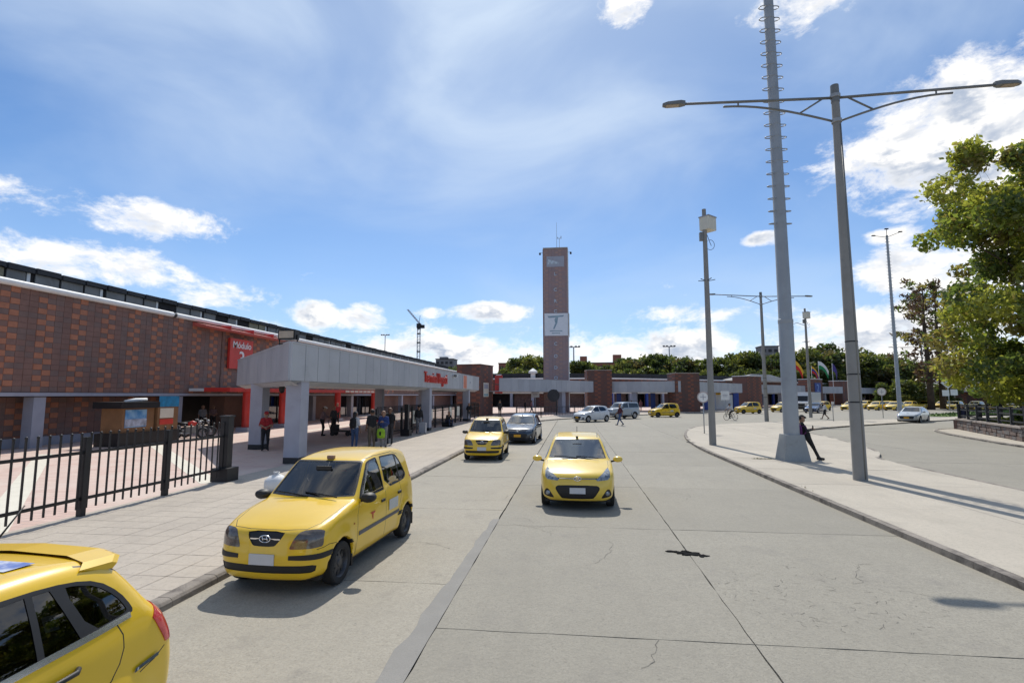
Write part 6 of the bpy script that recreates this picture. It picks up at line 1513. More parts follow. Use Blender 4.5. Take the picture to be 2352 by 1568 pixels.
RH['cuts'] = [
  ('windscreen_seal', 'y', (1,), rounded([(-.675, .995), (.675, .995), (.68, 1.03), (.545, 1.395), (.53, 1.41), (-.53, 1.41), (-.545, 1.395), (-.68, 1.03)], 1), M_['trim'], dict(thr=.3, zr=(.95, 1.5))),
  ('windscreen', 'y', (1,), rounded([(-.645, 1.012), (.645, 1.012), (.65, 1.04), (.527, 1.38), (.512, 1.394), (-.512, 1.394), (-.527, 1.38), (-.65, 1.04)], 1), glass_mat('car_glass_sky', (.30, .33, .34), minr=.24), dict(allow=('windscreen_seal',), thr=.2, off=-.003)),
  ('front_side_window', 'x', (1, -1), rounded([(.66, .99), (.66, 1.0), (.15, 1.36), (.02, 1.40), (-.26, 1.415), (-.29, 1.40), (-.31, 1.0), (-.27, .985)], 1), GLD, dict(split=True, thr=.25, name='side_window')),
  ('rear_side_window', 'x', (1, -1), rounded([(-.37, 1.0), (-.36, 1.40), (-.42, 1.415), (-.95, 1.40), (-1.12, 1.33), (-1.30, 1.13), (-1.25, 1.06), (-.9, 1.01)], 1), GLD, dict(split=True, thr=.25, name='side_window')),
  ('rear_window', 'y', (-1,), rounded([(-.52, 1.06), (.52, 1.06), (.46, 1.38), (-.46, 1.38)], 1), GLD, dict(thr=.2)),
  ('headlamp', 'y', (1,), [(.44, .640), (.395, .665), (.50, .745), (.635, .850), (.685, .868), (.715, .81), (.705, .705), (.66, .660)], M_['lamp_clear'], dict(mirror=True, split=True, thr=.02, off=.004)),
  ('bonnet_slot', 'y', (1,), [(-.42, .676), (.42, .676), (.43, .700), (-.43, .700)], M_['trim'], dict(off=-.010, lip=True, thr=.05)),
  ('grille', 'y', (1,), rounded([(-.40, .555), (.40, .555), (.48, .51), (.475, .45), (.36, .285), (.31, .26), (-.31, .26), (-.36, .285), (-.475, .45), (-.48, .51)], 1), M_['trim'], dict(off=-.016, lip=True, thr=.05)),
  ('fog_lamp_bezel', 'y', (1,), rounded([(.505, .285), (.535, .27), (.725, .30), (.745, .345), (.70, .455), (.655, .465), (.62, .44)], 1), M_['trim'], dict(mirror=True, split=True, off=-.008, lip=True, thr=.05)),
  ('lower_lip', 'y', (1,), [(-.75, .20), (.75, .20), (.74, .215), (-.74, .215)], M_['trim'], dict(thr=-.4)),
  ('shut_line', 'x', (1, -1), strip([(.72, .98), (.78, .80), (.76, .28)], .009) + strip([(-.33, 1.0), (-.34, .28)], .009) + strip([(-.98, 1.0), (-1.0, .80), (-.85, .55), (-.80, .28)], .009), M_['trim'], dict(thr=.2)),
  ('bonnet_line', 'z', (1,), strip([(.70, .80), (.70, 1.2), (.66, 1.5), (.60, 1.62)], .008), M_['trim'], dict(mirror=True, thr=.2, zr=(.7, 1.02))),
  ('roof_groove', 'z', (1,), strip([(.50, .05), (.52, -.5), (.50, -1.3)], .018), M_['trim'], dict(mirror=True, thr=.3, zr=(1.38, 1.6))),
  ('tail_lamp', 'y', (-1,), rounded([(.52, .80), (.72, .82), (.72, 1.0), (.60, 1.02)], 1), M_['lamp_red'], dict(mirror=True, split=True, thr=.05)),
]
def finish_round_hatch(r, plate, driver=None, antenna=True):
    emblem(r, 1.853, .690, 1.05)
    b = MB(); b.box(-.17, .17, 1.868, 1.884, .375, .50); link('number_plate', b.mesh('number_plate', plate), r)
    b = MB()
    for s_ in (-1, 1): b.tube([(s_ * .09, 1.84, .688), (s_ * .26, 1.826, .688), (s_ * .40, 1.80, .688)], .006, 5)
    link('chrome_strip', b.mesh('chrome_strip', M_['chrome']), r)
    for s_ in (-1, 1):
        b = MB(); b.lathe([(0, 0), (.042, -.004), (.048, -.02)], 14, 'y', (s_ * .645, 1.79, .375)); link('fog_lamp', b.mesh('fog_lamp', M_['lamp_clear'], True), r)
        for y, z in ((-.2, .80), (-.9, .81)): b = MB(); b.box(s_ * .818 - .01, s_ * .818 + .012, y - .08, y + .06, z - .016, z + .02); link('door_handle', b.mesh('door_handle', S_PAINT(r)), r)
    b = MB()
    for x0, x1 in ((-.5, .02), (.0, .55)): b.tube([(x0, .84, 1.018), ((x0 + x1) / 2, .815, 1.045), (x1, .79, 1.055)], .010, 5)
    link('wiper', b.mesh('wiper', M_['trim']), r)
    b = MB(); b.box(-.03, .03, .12, .17, 1.435, 1.475); link('roof_lamp', b.mesh('roof_lamp', M_['trim']), r)
    b = MB(); b.box(-.11, .11, .34, .37, 1.26, 1.315); link('inner_mirror', b.mesh('inner_mirror', M_['trim']), r)
    if antenna: b = MB(); b.tube([(0, -1.35, 1.475), (0, -1.45, 1.62)], .008, 5); link('antenna', b.mesh('antenna', M_['trim']), r)
    if driver: human_driver(r, -.36, -.22, .36, driver)
def S_PAINT(r): return [c for c in r.children if c.name.startswith('body')][0].data.materials[0]
t2 = build_car('taxi', 'yellow rounded hatchback taxi driving towards us in the middle lane', 'taxi', RH, (0.10, 13.55, 0), math.pi + R(-.5), 'yellow taxis')
finish_round_hatch(t2, M_['plate'], mat('shirt_dark', (.03, .03, .035), .8, coords='obj'))
def recolour(root, old, new):
    for o in root.children_recursive:
        if o.type != 'MESH': continue
        for sl in o.material_slots:
            m0 = sl.material
            if m0 in old: sl.link = 'OBJECT'; sl.material = new[old.index(m0)]
WHITE = paint('car_white', (.66, .67, .68)); NAVY = paint('car_navy', (.022, .028, .042), .25, .9); SILV = paint('car_silver', (.40, .43, .45), .3, .8); DBLUE = paint('car_blue', (.02, .04, .10), .25, .9)
wh = copy_tree(t2); wh['label'] = 'white hatchback with yellow plate waiting before the silver jeep'; wh['category'] = 'car'; wh['group'] = 'private cars'; wh.name = 'parked_car'; wh.location = (1.75, 50.6, 0); wh.rotation_euler = (0, 0, R(133))
recolour(wh, [YEL2, M_['plate']], [WHITE, M_['platey']])

# ---------------------------------------------------------------- dark sedan-like hatch behind the second taxi
dk = copy_tree(t2); dk.name = 'parked_car'; dk['label'] = 'dark blue car with orange plate right behind the second kerbside taxi'; dk['category'] = 'car'; dk['group'] = 'private cars'; dk.location = (-2.72, 29.0, 0); dk.rotation_euler = (0, 0, math.pi + R(-3)); dk.scale = (1.04, 1.12, .98)
recolour(dk, [YEL2, M_['plate']], [NAVY, M_['platey']])

# ---------------------------------------------------------------- taxi estate cropped by the left edge, seen from its left rear
ES = dict(L=4.06, W=1.70, H=1.51, res=.022, arch=.335, wheel_z=.30, tyre=.295, track=1.50, tw=.18, axles=(1.22, -1.40), bow_f=.24, bow_r=.12, belt=1.04, kend=.13, crown=.06, seat_y=-.15, cowl_y=.80, paint=YEL, headroom=.02, wheel='alloy',
  profile=[(1.90, .19), (1.98, .24), (2.02, .40), (2.02, .55), (1.96, .70), (1.84, .78), (1.5, .87), (1.1, .95), (.95, .97), (.85, 1.02), (.25, 1.38), (.13, 1.425), (-.1, 1.46), (-.5, 1.50), (-.9, 1.51), (-1.25, 1.495), (-1.45, 1.465), (-1.56, 1.43), (-1.62, 1.38), (-1.72, 1.26), (-1.83, 1.12), (-1.93, 1.03), (-1.98, .94), (-2.03, .82), (-2.06, .64), (-2.05, .40), (-1.97, .24), (-1.88, .19)],
  width=[(-2.15, .775), (-1.85, .815), (-1.3, .84), (-.6, .848), (.6, .848), (1.3, .835), (1.7, .80), (2.05, .70)],
  tumble=[(.15, -.075), (.30, -.04), (.48, -.006), (.66, .0), (.82, -.002), (.94, -.014), (1.04, -.035), (1.10, -.055), (1.25, -.115), (1.40, -.185), (1.55, -.265)],
  mirror=(.70, 1.03, .98, YEL))
ES['cuts'] = [
  ('windscreen', 'y', (1,), rounded([(-.66, .99), (.66, .99), (.55, 1.38), (-.55, 1.38)], 1), GLD, dict(thr=.3, zr=(.95, 1.5))),
  ('chrome_strip', 'x', (1, -1), strip([(.80, .99), (-.20, 1.03), (-.80, 1.05), (-1.30, 1.062), (-1.55, 1.072)], .034), M_['chrome'], dict(split=True, off=.004, lip=True, thr=.2)),
  ('window_seal', 'x', (1, -1), rounded([(.80, 1.0), (.78, 1.02), (.20, 1.345), (.02, 1.39), (-.5, 1.415), (-.95, 1.41), (-1.22, 1.385), (-1.40, 1.335), (-1.525, 1.225), (-1.59, 1.11), (-1.58, 1.078), (-1.50, 1.075), (-1.0, 1.062), (-.3, 1.038)], 1), M_['trim'], dict(split=True, thr=.2)),
  ('front_side_window', 'x', (1, -1), [(.70, 1.03), (.18, 1.325), (.02, 1.365), (-.24, 1.38), (-.26, 1.045)], GLD, dict(split=True, allow=('window_seal',), thr=.1, off=-.004, name='side_window')),
  ('rear_side_window', 'x', (1, -1), [(-.345, 1.05), (-.335, 1.385), (-.96, 1.385), (-.945, 1.066)], GLD, dict(split=True, allow=('window_seal',), thr=.1, off=-.004, name='side_window')),
  ('rear_door_pane', 'x', (1, -1), [(-.985, 1.07), (-1.0, 1.383), (-1.10, 1.375), (-1.20, 1.078)], GLD, dict(split=True, allow=('window_seal',), thr=.1, off=-.004, name='side_window')),
  ('quarter_window', 'x', (1, -1), rounded([(-1.275, 1.085), (-1.17, 1.365), (-1.25, 1.355), (-1.38, 1.312), (-1.49, 1.215), (-1.545, 1.12), (-1.535, 1.10), (-1.45, 1.092)], 1), GLD, dict(split=True, allow=('window_seal',), thr=.1, off=-.004)),
  ('rear_window', 'y', (-1,), rounded([(-.56, 1.06), (.56, 1.06), (.50, 1.36), (-.50, 1.36)], 1), GLD, dict(thr=.2)),
  ('tail_lamp', 'x', (1, -1), [(-1.735, .985), (-1.78, 1.03), (-1.835, 1.065), (-2.3, 1.08), (-2.3, .76), (-1.845, .785)], M_['lamp_red'], dict(split=True, off=.006, lip=True, thr=.10)),
  ('shut_line', 'x', (1, -1), strip([(-.30, 1.03), (-.31, .30)], .008) + strip([(-1.445, 1.06), (-1.485, .98), (-1.485, .90), (-1.45, .82), (-1.39, .75), (-1.28, .68), (-1.10, .62)], .009) + strip([(.74, .98), (.82, .75), (.80, .28)], .008) + strip([(-1.62, .69), (-1.75, .715), (-1.84, .76)], .008), M_['trim'], dict(thr=.2)),
  ('roof_line', 'x', (1, -1), strip([(-1.30, 1.445), (-1.45, 1.41), (-1.60, 1.325), (-1.72, 1.20), (-1.80, 1.09)], .008), M_['trim'], dict(thr=.05)),
]
t3 = build_car('taxi', 'yellow taxi hatchback cropped by the left edge, showing its rear side window and red lamp', 'taxi', ES, (-3.68, 1.72, 0), math.pi, 'yellow taxis')
b = MB(); P = []
for x, dy, dz in ((-.66, .10, -.05), (-.62, .04, -.02), (-.45, -.01, .0), (0, -.04, .010), (.45, -.01, .0), (.62, .04, -.02), (.66, .10, -.05)):
    P.append([(x * .98, -1.40 + dy, 1.474 + dz), (x, -1.62 + dy, 1.462 + dz), (x, -1.66 + dy, 1.445 + dz), (x, -1.63 + dy, 1.42 + dz), (x * .98, -1.50, 1.42 + dz)])
for i in range(len(P) - 1):
    for k in range(4): b.add([P[i][k], P[i + 1][k], P[i + 1][k + 1], P[i][k + 1]], [(3, 2, 1, 0)])
for i in (0, len(P) - 1): b.add(P[i], [(0, 1, 2, 3, 4)])
link('spoiler', b.mesh('spoiler', YEL, True, 50), t3)
b = MB(); b.lathe([(.036, 1.485), (.03, 1.505), (.014, 1.535), (0, 1.54)], 10, c=(.0, -1.30, 0)); b.tube([(0, -1.30, 1.52), (0, -1.50, 1.76)], [.007, .004], 6); link('antenna', b.mesh('antenna', M_['trim'], True), t3)
b = MB(); b.add([(-.843, -1.56, .712), (-.834, -1.765, .728), (-.833, -1.775, .752), (-.842, -1.57, .738)], [(0, 1, 2, 3), (3, 2, 1, 0)]); link('side_badge', b.mesh('side_badge', mat('badge_teal', (.02, .04, .05), .35, var=.3, scale=30, col2=(.04, .09, .13), coords='obj')), t3)
b = MB(); b.add([(-.8450, -1.578, .718), (-.8445, -1.590, .719), (-.8435, -1.594, .735), (-.8440, -1.582, .735)], [(0, 1, 2, 3), (3, 2, 1, 0)]); link('badge_mark', b.mesh('badge_mark', M_['plate']), t3)
b = MB(); b.add([(-.735, -1.035, 1.175), (-.738, -1.115, 1.165), (-.700, -1.125, 1.245), (-.698, -1.035, 1.255)], [(3, 2, 1, 0), (0, 1, 2, 3)]); link('window_sticker', b.mesh('window_sticker', mat('sticker_white', (.60, .66, .70), .5, coords='obj')), t3)
b = MB(); b.add([(-.739, -1.045, 1.195), (-.742, -1.11, 1.19), (-.720, -1.115, 1.225), (-.716, -1.045, 1.23)], [(3, 2, 1, 0), (0, 1, 2, 3)]); link('sticker_print', b.mesh('sticker_print', mat('sticker_lime', (.30, .48, .03), .5, coords='obj')), t3)
for s_ in (-1, 1):
    b = MB(); b.tube([(s_ * .838, -.94, .925), (s_ * .868, -.98, .930), (s_ * .868, -1.12, .932), (s_ * .835, -1.16, .932)], .015, 8); link('door_handle', b.mesh('door_handle', M_['trim'], True), t3)
    b = MB(); b.tube([(s_ * .843, .18, .905), (s_ * .870, .14, .910), (s_ * .870, 0, .915), (s_ * .843, -.04, .918)], .015, 8); link('door_handle', b.mesh('door_handle', M_['trim'], True), t3)
b = MB(); b.add([(-.45, -1.02, 1.4985), (.05, -1.02, 1.511), (.05, -1.20, 1.506), (-.45, -1.20, 1.4935)], [(3, 2, 1, 0)]); link('roof_number_panel', b.mesh('roof_number_panel', mat('roof_decal', (.10, .16, .42), .5, var=.3, col2=(.6, .62, .66), scale=9, coords='obj')), t3)

# ---------------------------------------------------------------- silver jeep and silver sedan
JP = dict(L=4.2, W=1.78, H=1.78, res=.04, arch=.40, wheel_z=.36, tyre=.35, track=1.55, tw=.22, axles=(1.28, -1.20), bow_f=.10, bow_r=.06, belt=1.12, crown=.04, seat_y=-.2, cowl_y=.75, paint=SILV, wheel='alloy', flare=.05, inner=False,
  profile=[(1.95, .36), (2.06, .40), (2.08, .62), (2.04, .85), (1.98, 1.04), (1.6, 1.10), (.95, 1.14), (.85, 1.17), (.38, 1.66), (.25, 1.72), (-.4, 1.77), (-1.5, 1.76), (-1.85, 1.72), (-1.95, 1.62), (-2.02, 1.15), (-2.08, .80), (-2.08, .45), (-1.95, .36)],
  width=[(-2.1, .82), (-1.5, .86), (1.2, .86), (2.1, .80)], tumble=[(.3, -.03), (.5, 0), (1.05, 0), (1.15, -.03), (1.7, -.15), (1.8, -.18)], mirror=(.62, 1.2, 1.0, M_['trim']))
JP['cuts'] = [('windscreen', 'y', (1,), [(-.68, 1.19), (.68, 1.19), (.58, 1.64), (-.58, 1.64)], GLD, dict(thr=.3, zr=(1.12, 1.75))),
  ('side_window', 'x', (1, -1), [(.62, 1.18), (.28, 1.60), (-.30, 1.64), (-.30, 1.18)], GLD, dict(split=True, thr=.3)), ('rear_side_window', 'x', (1, -1), [(-.42, 1.18), (-.42, 1.64), (-1.75, 1.62), (-1.85, 1.20)], GLD, dict(split=True, thr=.3)),
  ('grille', 'y', (1,), [(-.42, .78), (.42, .78), (.42, 1.0), (-.42, 1.0)], M_['trim'], dict(thr=.1)), ('headlamp', 'y', (1,), [(.48, .80), (.74, .80), (.74, .98), (.48, .98)], M_['lamp_clear'], dict(mirror=True, split=True, thr=.05)),
  ('bumper', 'y', (1,), [(-.88, .42), (.88, .42), (.88, .62), (-.88, .62)], mat('bumper_grey', (.12, .12, .125), .6, coords='obj'), dict(thr=.05)), ('cladding', 'x', (1, -1), [(2.0, .36), (-2.0, .36), (-2.0, .58), (2.0, .58)], SILV, dict(split=True, off=.02, lip=True, thr=.2))]
jp = build_car('parked_jeep', 'silver boxy jeep with roof rails waiting behind the white hatchback', 'car', JP, (5.15, 57.6, 0), R(128), 'private cars')
b = MB(); b.box(-.2, .2, 2.08, 2.10, .55, .68); link('number_plate', b.mesh('number_plate', M_['platey']), jp); b = MB()
for s_ in (-1, 1): b.beam((s_ * .62, .1, 1.84), (s_ * .62, -1.7, 1.84), .04, .04)
link('roof_rail', b.mesh('roof_rail', M_['trim']), jp)
SD = dict(L=4.5, W=1.76, H=1.45, res=.034, arch=.35, wheel_z=.31, tyre=.31, track=1.54, tw=.2, axles=(1.36, -1.30), bow_f=.18, bow_r=.14, belt=.92, crown=.05, seat_y=-.2, cowl_y=.85, paint=SILV, wheel='alloy', inner=False,
  profile=[(2.1, .2), (2.22, .25), (2.25, .45), (2.20, .66), (2.0, .76), (1.5, .86), (1.05, .94), (.95, .97), (.25, 1.36), (.1, 1.41), (-.3, 1.45), (-.8, 1.43), (-1.1, 1.37), (-1.65, 1.07), (-1.8, 1.04), (-2.15, 1.02), (-2.2, .95), (-2.25, .6), (-2.22, .3), (-2.1, .2)],
  width=[(-2.3, .76), (-1.5, .86), (1.3, .86), (2.25, .74)], tumble=[(.15, -.07), (.5, 0), (.7, 0), (.9, -.02), (.98, -.05), (1.4, -.24), (1.5, -.3)], mirror=(.72, .98, 1.0, SILV))
SD['cuts'] = [('windscreen', 'y', (1,), [(-.68, .99), (.68, .99), (.55, 1.37), (-.55, 1.37)], GLD, dict(thr=.25, zr=(.93, 1.44))), ('side_window', 'x', (1, -1), [(.72, .97), (.15, 1.34), (-.35, 1.38), (-.38, .98)], GLD, dict(split=True, thr=.25)), ('rear_side_window', 'x', (1, -1), [(-.46, .98), (-.45, 1.38), (-.95, 1.34), (-1.42, 1.04), (-1.3, 1.0)], GLD, dict(split=True, thr=.25)),
  ('rear_window', 'y', (-1,), [(-.6, 1.08), (.6, 1.08), (.52, 1.36), (-.52, 1.36)], GLD, dict(thr=.2)), ('grille', 'y', (1,), [(-.5, .34), (.5, .34), (.56, .60), (-.56, .60)], M_['trim'], dict(thr=-.2, zr=(.25, .7))), ('headlamp', 'y', (1,), [(.5, .62), (.82, .66), (.82, .80), (.62, .76)], M_['lamp_clear'], dict(mirror=True, split=True, thr=.02))]
sd = build_car('moving_car', 'silver sedan coming round the bend on the right', 'car', SD, (31.6, 53.2, 0), R(136), 'private cars')
b = MB(); b.box(-.2, .2, 2.25, 2.265, .40, .52); link('number_plate', b.mesh('number_plate', M_['platey']), sd)
bc = copy_tree(sd); bc.name = 'moving_car'; bc['label'] = 'dark blue car in front of the white lorry'; bc.location = (34.1, 79.0, 0); bc.rotation_euler = (0, 0, R(140)); recolour(bc, [SILV], [DBLUE])
# ---------------------------------------------------------------- the far rank of yellow taxis (simple hatch without interior)
FH = dict(RH); FH['res'] = .045; FH['inner'] = False; FH['paint'] = YEL2
FH['cuts'] = [('windscreen', 'y', (1,), [(-.64, 1.01), (.64, 1.01), (.53, 1.38), (-.53, 1.38)], GLD, dict(thr=.3, zr=(.95, 1.5)))] + [c for c in RH['cuts'] if c[0] in ('front_side_window', 'rear_side_window', 'rear_window', 'headlamp', 'grille', 'tail_lamp')]
def at_range(px, depth):
    r = (px - 1176) / 1206. * depth; return (r * math.cos(YAW) - depth * math.sin(YAW), depth * math.cos(YAW) + r * math.sin(YAW))
rank = [(at_range(1796, 78), 120, 'yellow taxi half hidden behind the ringed mast shaft'), (at_range(1884, 86), 130, 'yellow taxi just behind the man in white'), (at_range(1952, 86), 125, 'yellow taxi left of the near lamp post in the far rank'), (at_range(2012, 87), 128, 'yellow taxi right of the near lamp post in the far rank'),
        (at_range(2036, 92), 130, 'yellow taxi second right of the lamp post in the far rank'), (at_range(2053, 86), 126, 'yellow taxi left of the distant ringed mast foot'), (at_range(2086, 90), 130, 'yellow taxi between ringed mast and bare trees'), (at_range(2124, 93), 128, 'yellow taxi behind the bare tree trunks'),
        (at_range(2066, 97), 132, 'yellow taxi in the second row behind the ringed mast'), (at_range(2192, 90), 130, 'yellow taxi below the small palm'), (at_range(2238, 88), 126, 'yellow taxi right of the small palm'), (at_range(2163, 96), 120, 'yellow taxi behind the diamond sign'), (at_range(2290, 90), 125, 'yellow taxi behind the railing posts'), (at_range(1985, 96), 125, 'yellow taxi in the second row above the round sign'), (at_range(2330, 86), 118, 'yellow taxi behind the railing at the right picture edge')]
f0 = None
for (x, y), a, lab in rank:
    if f0 is None: f0 = build_car('taxi', lab, 'taxi', FH, (x, y, 0), R(a), 'yellow taxis'); c = f0
    else: c = copy_tree(f0); c.location = (x, y, 0); c.rotation_euler = (0, 0, R(a)); c['label'] = lab
# ---------------------------------------------------------------- white lorry
lo_ = thing('lorry', 'white box lorry with dark windscreen standing in front of the blue sign', 'lorry', (36.3, 86.9, 0), R(140))
def lb_(nm, m, *a):
    b = MB(); b.box(*a); return link(nm, b.mesh(nm, m), lo_)
b = MB(); b.add([(-1.1, 1.2, .5), (1.1, 1.2, .5), (1.1, 3.0, .5), (-1.1, 3.0, .5), (-1.05, 1.2, 2.55), (1.05, 1.2, 2.55), (1.05, 2.1, 2.5), (-1.05, 2.1, 2.5), (1.1, 3.0, 1.35), (-1.1, 3.0, 1.35), (1.08, 2.45, 1.5), (-1.08, 2.45, 1.5)], [(0, 1, 5, 4), (4, 5, 6, 7), (7, 6, 10, 11), (11, 10, 8, 9), (9, 8, 2, 3), (1, 2, 8, 10, 6, 5), (0, 4, 7, 11, 9, 3), (0, 3, 2, 1)]); link('cab', b.mesh('cab', WHITE), lo_)
b = MB(); b.add([(-.95, 2.44, 1.60), (.95, 2.44, 1.60), (.92, 2.17, 2.38), (-.92, 2.17, 2.38)], [(0, 1, 2, 3)]); link('windscreen', b.mesh('windscreen', M_['trim']), lo_)
for s_ in (-1, 1): lb_('side_window', M_['trim'], s_ * 1.09 - .02, s_ * 1.09 + .02, 1.4, 2.1, 1.6, 2.3)
lb_('cargo_box', WHITE, -1.15, 1.15, -3.2, 1.1, .8, 2.95); lb_('bumper', M_['trim'], -1.1, 1.1, 3.0, 3.12, .35, .75); lb_('grille', M_['trim'], -.7, .7, 3.005, 3.03, .8, 1.2)
tm, rm, bd_ = wheel_mesh(.42, .26, 'steel')
for yw in (2.3, -1.9):
    for s_ in (-1, 1):
        wo = bpy.data.objects.new('wheel', None); COL.objects.link(wo); wo.parent = lo_; wo.location = (s_ * .95, yw, .42); wo.rotation_euler = (0, 0, 0 if s_ > 0 else math.pi)
        link('tyre', tm, wo); link('rim', rm, wo)

for o in list(COL.objects):
    if o.parent is None and o.get('category') in ('taxi', 'car', 'lorry'): o.location.z = .05
# ================================================================== PEOPLE
def cloth(name, col): return mat('cloth_' + name, col, .85, var=.14, scale=9, coords='obj')
SKIN = mat('skin_tan', (.30, .17, .11), .6); SKIN2 = mat('skin_brown', (.20, .105, .065), .6, var=.08, coords='obj'); HAIR = mat('hair_black', (.012, .010, .009), .6)
CL = {k: cloth(k, v) for k, v in dict(red=(.34, .015, .02), black=(.014, .014, .016), denim=(.06, .10, .20), denimd=(.035, .05, .10), white=(.62, .62, .62), grey=(.22, .22, .23), blue=(.03, .06, .20), khaki=(.14, .11, .075), maroon=(.09, .02, .03), pink=(.45, .20, .22), mauve=(.20, .13, .14), orange=(.55, .15, .04), lime=(.32, .55, .03), purple=(.11, .02, .12), dgrey=(.05, .05, .055), navy=(.015, .02, .06), cream=(.55, .50, .40)).items()}
BASE = dict(pel=(0, 0, .93), che=(0, 0, 1.27), nec=(0, 0, 1.44), hea=(0, .025, 1.585), lsh=(-.175, 0, 1.385), rsh=(.175, 0, 1.385), lel=(-.235, -.02, 1.11), rel=(.235, -.02, 1.11), lwr=(-.245, .07, .87), rwr=(.245, .07, .87),
            lhi=(-.09, 0, .90), rhi=(.09, 0, .90), lkn=(-.105, .02, .485), rkn=(.105, .02, .485), lan=(-.105, -.02, .075), ran=(.105, -.02, .075), lto=(-.125, .14, .04), rto=(.125, .14, .04))
POSE = dict(
    stand={}, hands=dict(lel=(-.25, .02, 1.13), rel=(.25, .02, 1.13), lwr=(-.06, .22, 1.05), rwr=(.06, .23, 1.03)),
    phone=dict(lel=(-.23, .06, 1.12), rel=(.23, .06, 1.12), lwr=(-.05, .27, 1.20), rwr=(.06, .28, 1.20), hea=(0, .07, 1.565)),
    walk=dict(lkn=(-.09, .16, .50), lan=(-.09, .30, .10), lto=(-.10, .45, .08), rkn=(.09, -.02, .48), ran=(.09, -.30, .12), rto=(.09, -.17, .04), lel=(-.24, -.12, 1.12), lwr=(-.23, -.10, .88), rel=(.24, .08, 1.13), rwr=(.22, .24, .95)),
    lean=dict(pel=(0, -.40, .90), che=(0, -.53, 1.20), nec=(0, -.58, 1.37), hea=(0, -.53, 1.51), lsh=(-.175, -.56, 1.31), rsh=(.175, -.56, 1.31), lel=(-.23, -.45, 1.06), rel=(.23, -.45, 1.06), lwr=(-.06, -.22, 1.12), rwr=(.06, -.21, 1.12),
              lhi=(-.09, -.39, .87), rhi=(.09, -.39, .87), lkn=(-.10, -.17, .48), rkn=(.10, -.22, .48), lan=(-.10, .02, .075), ran=(.10, -.06, .075), lto=(-.12, .18, .04), rto=(.12, .10, .04)),
    push=dict(che=(0, .05, 1.26), nec=(0, .09, 1.43), hea=(0, .13, 1.57), lsh=(-.17, .06, 1.37), rsh=(.17, .06, 1.37), lel=(-.23, .16, 1.15), rel=(.23, .16, 1.15), lwr=(-.18, .40, 1.06), rwr=(.18, .40, 1.06), rkn=(.10, .12, .49), rto=(.12, .2, .04), ran=(.1, .05, .07)),
    sit=dict(pel=(0, 0, .42), che=(0, .10, .72), nec=(0, .16, .88), hea=(0, .22, 1.02), lsh=(-.17, .12, .83), rsh=(.17, .12, .83), lel=(-.24, .25, .62), rel=(.24, .25, .62), lwr=(-.08, .42, .58), rwr=(.08, .42, .58), lhi=(-.1, .02, .42), rhi=(.1, .02, .42), lkn=(-.16, .42, .50), rkn=(.16, .42, .50), lan=(-.14, .40, .08), ran=(.14, .44, .08), lto=(-.15, .58, .04), rto=(.16, .62, .04)),
    bike=dict(pel=(0, -.22, .98), che=(0, -.02, 1.25), nec=(0, .06, 1.41), hea=(0, .12, 1.55), lsh=(-.17, .03, 1.35), rsh=(.17, .03, 1.35), lel=(-.25, .22, 1.18), rel=(.25, .22, 1.18), lwr=(-.25, .42, 1.02), rwr=(.25, .42, 1.02), lhi=(-.09, -.22, .95), rhi=(.09, -.22, .95), lkn=(-.1, .18, .78), rkn=(.1, .10, .60), lan=(-.11, .02, .48), ran=(.11, .0, .20), lto=(-.12, .16, .45), rto=(.12, .14, .17)),
    point=dict(rel=(.32, .12, 1.28), rwr=(.30, .38, 1.30), lel=(-.24, -.02, 1.12), lwr=(-.22, .10, .9)))
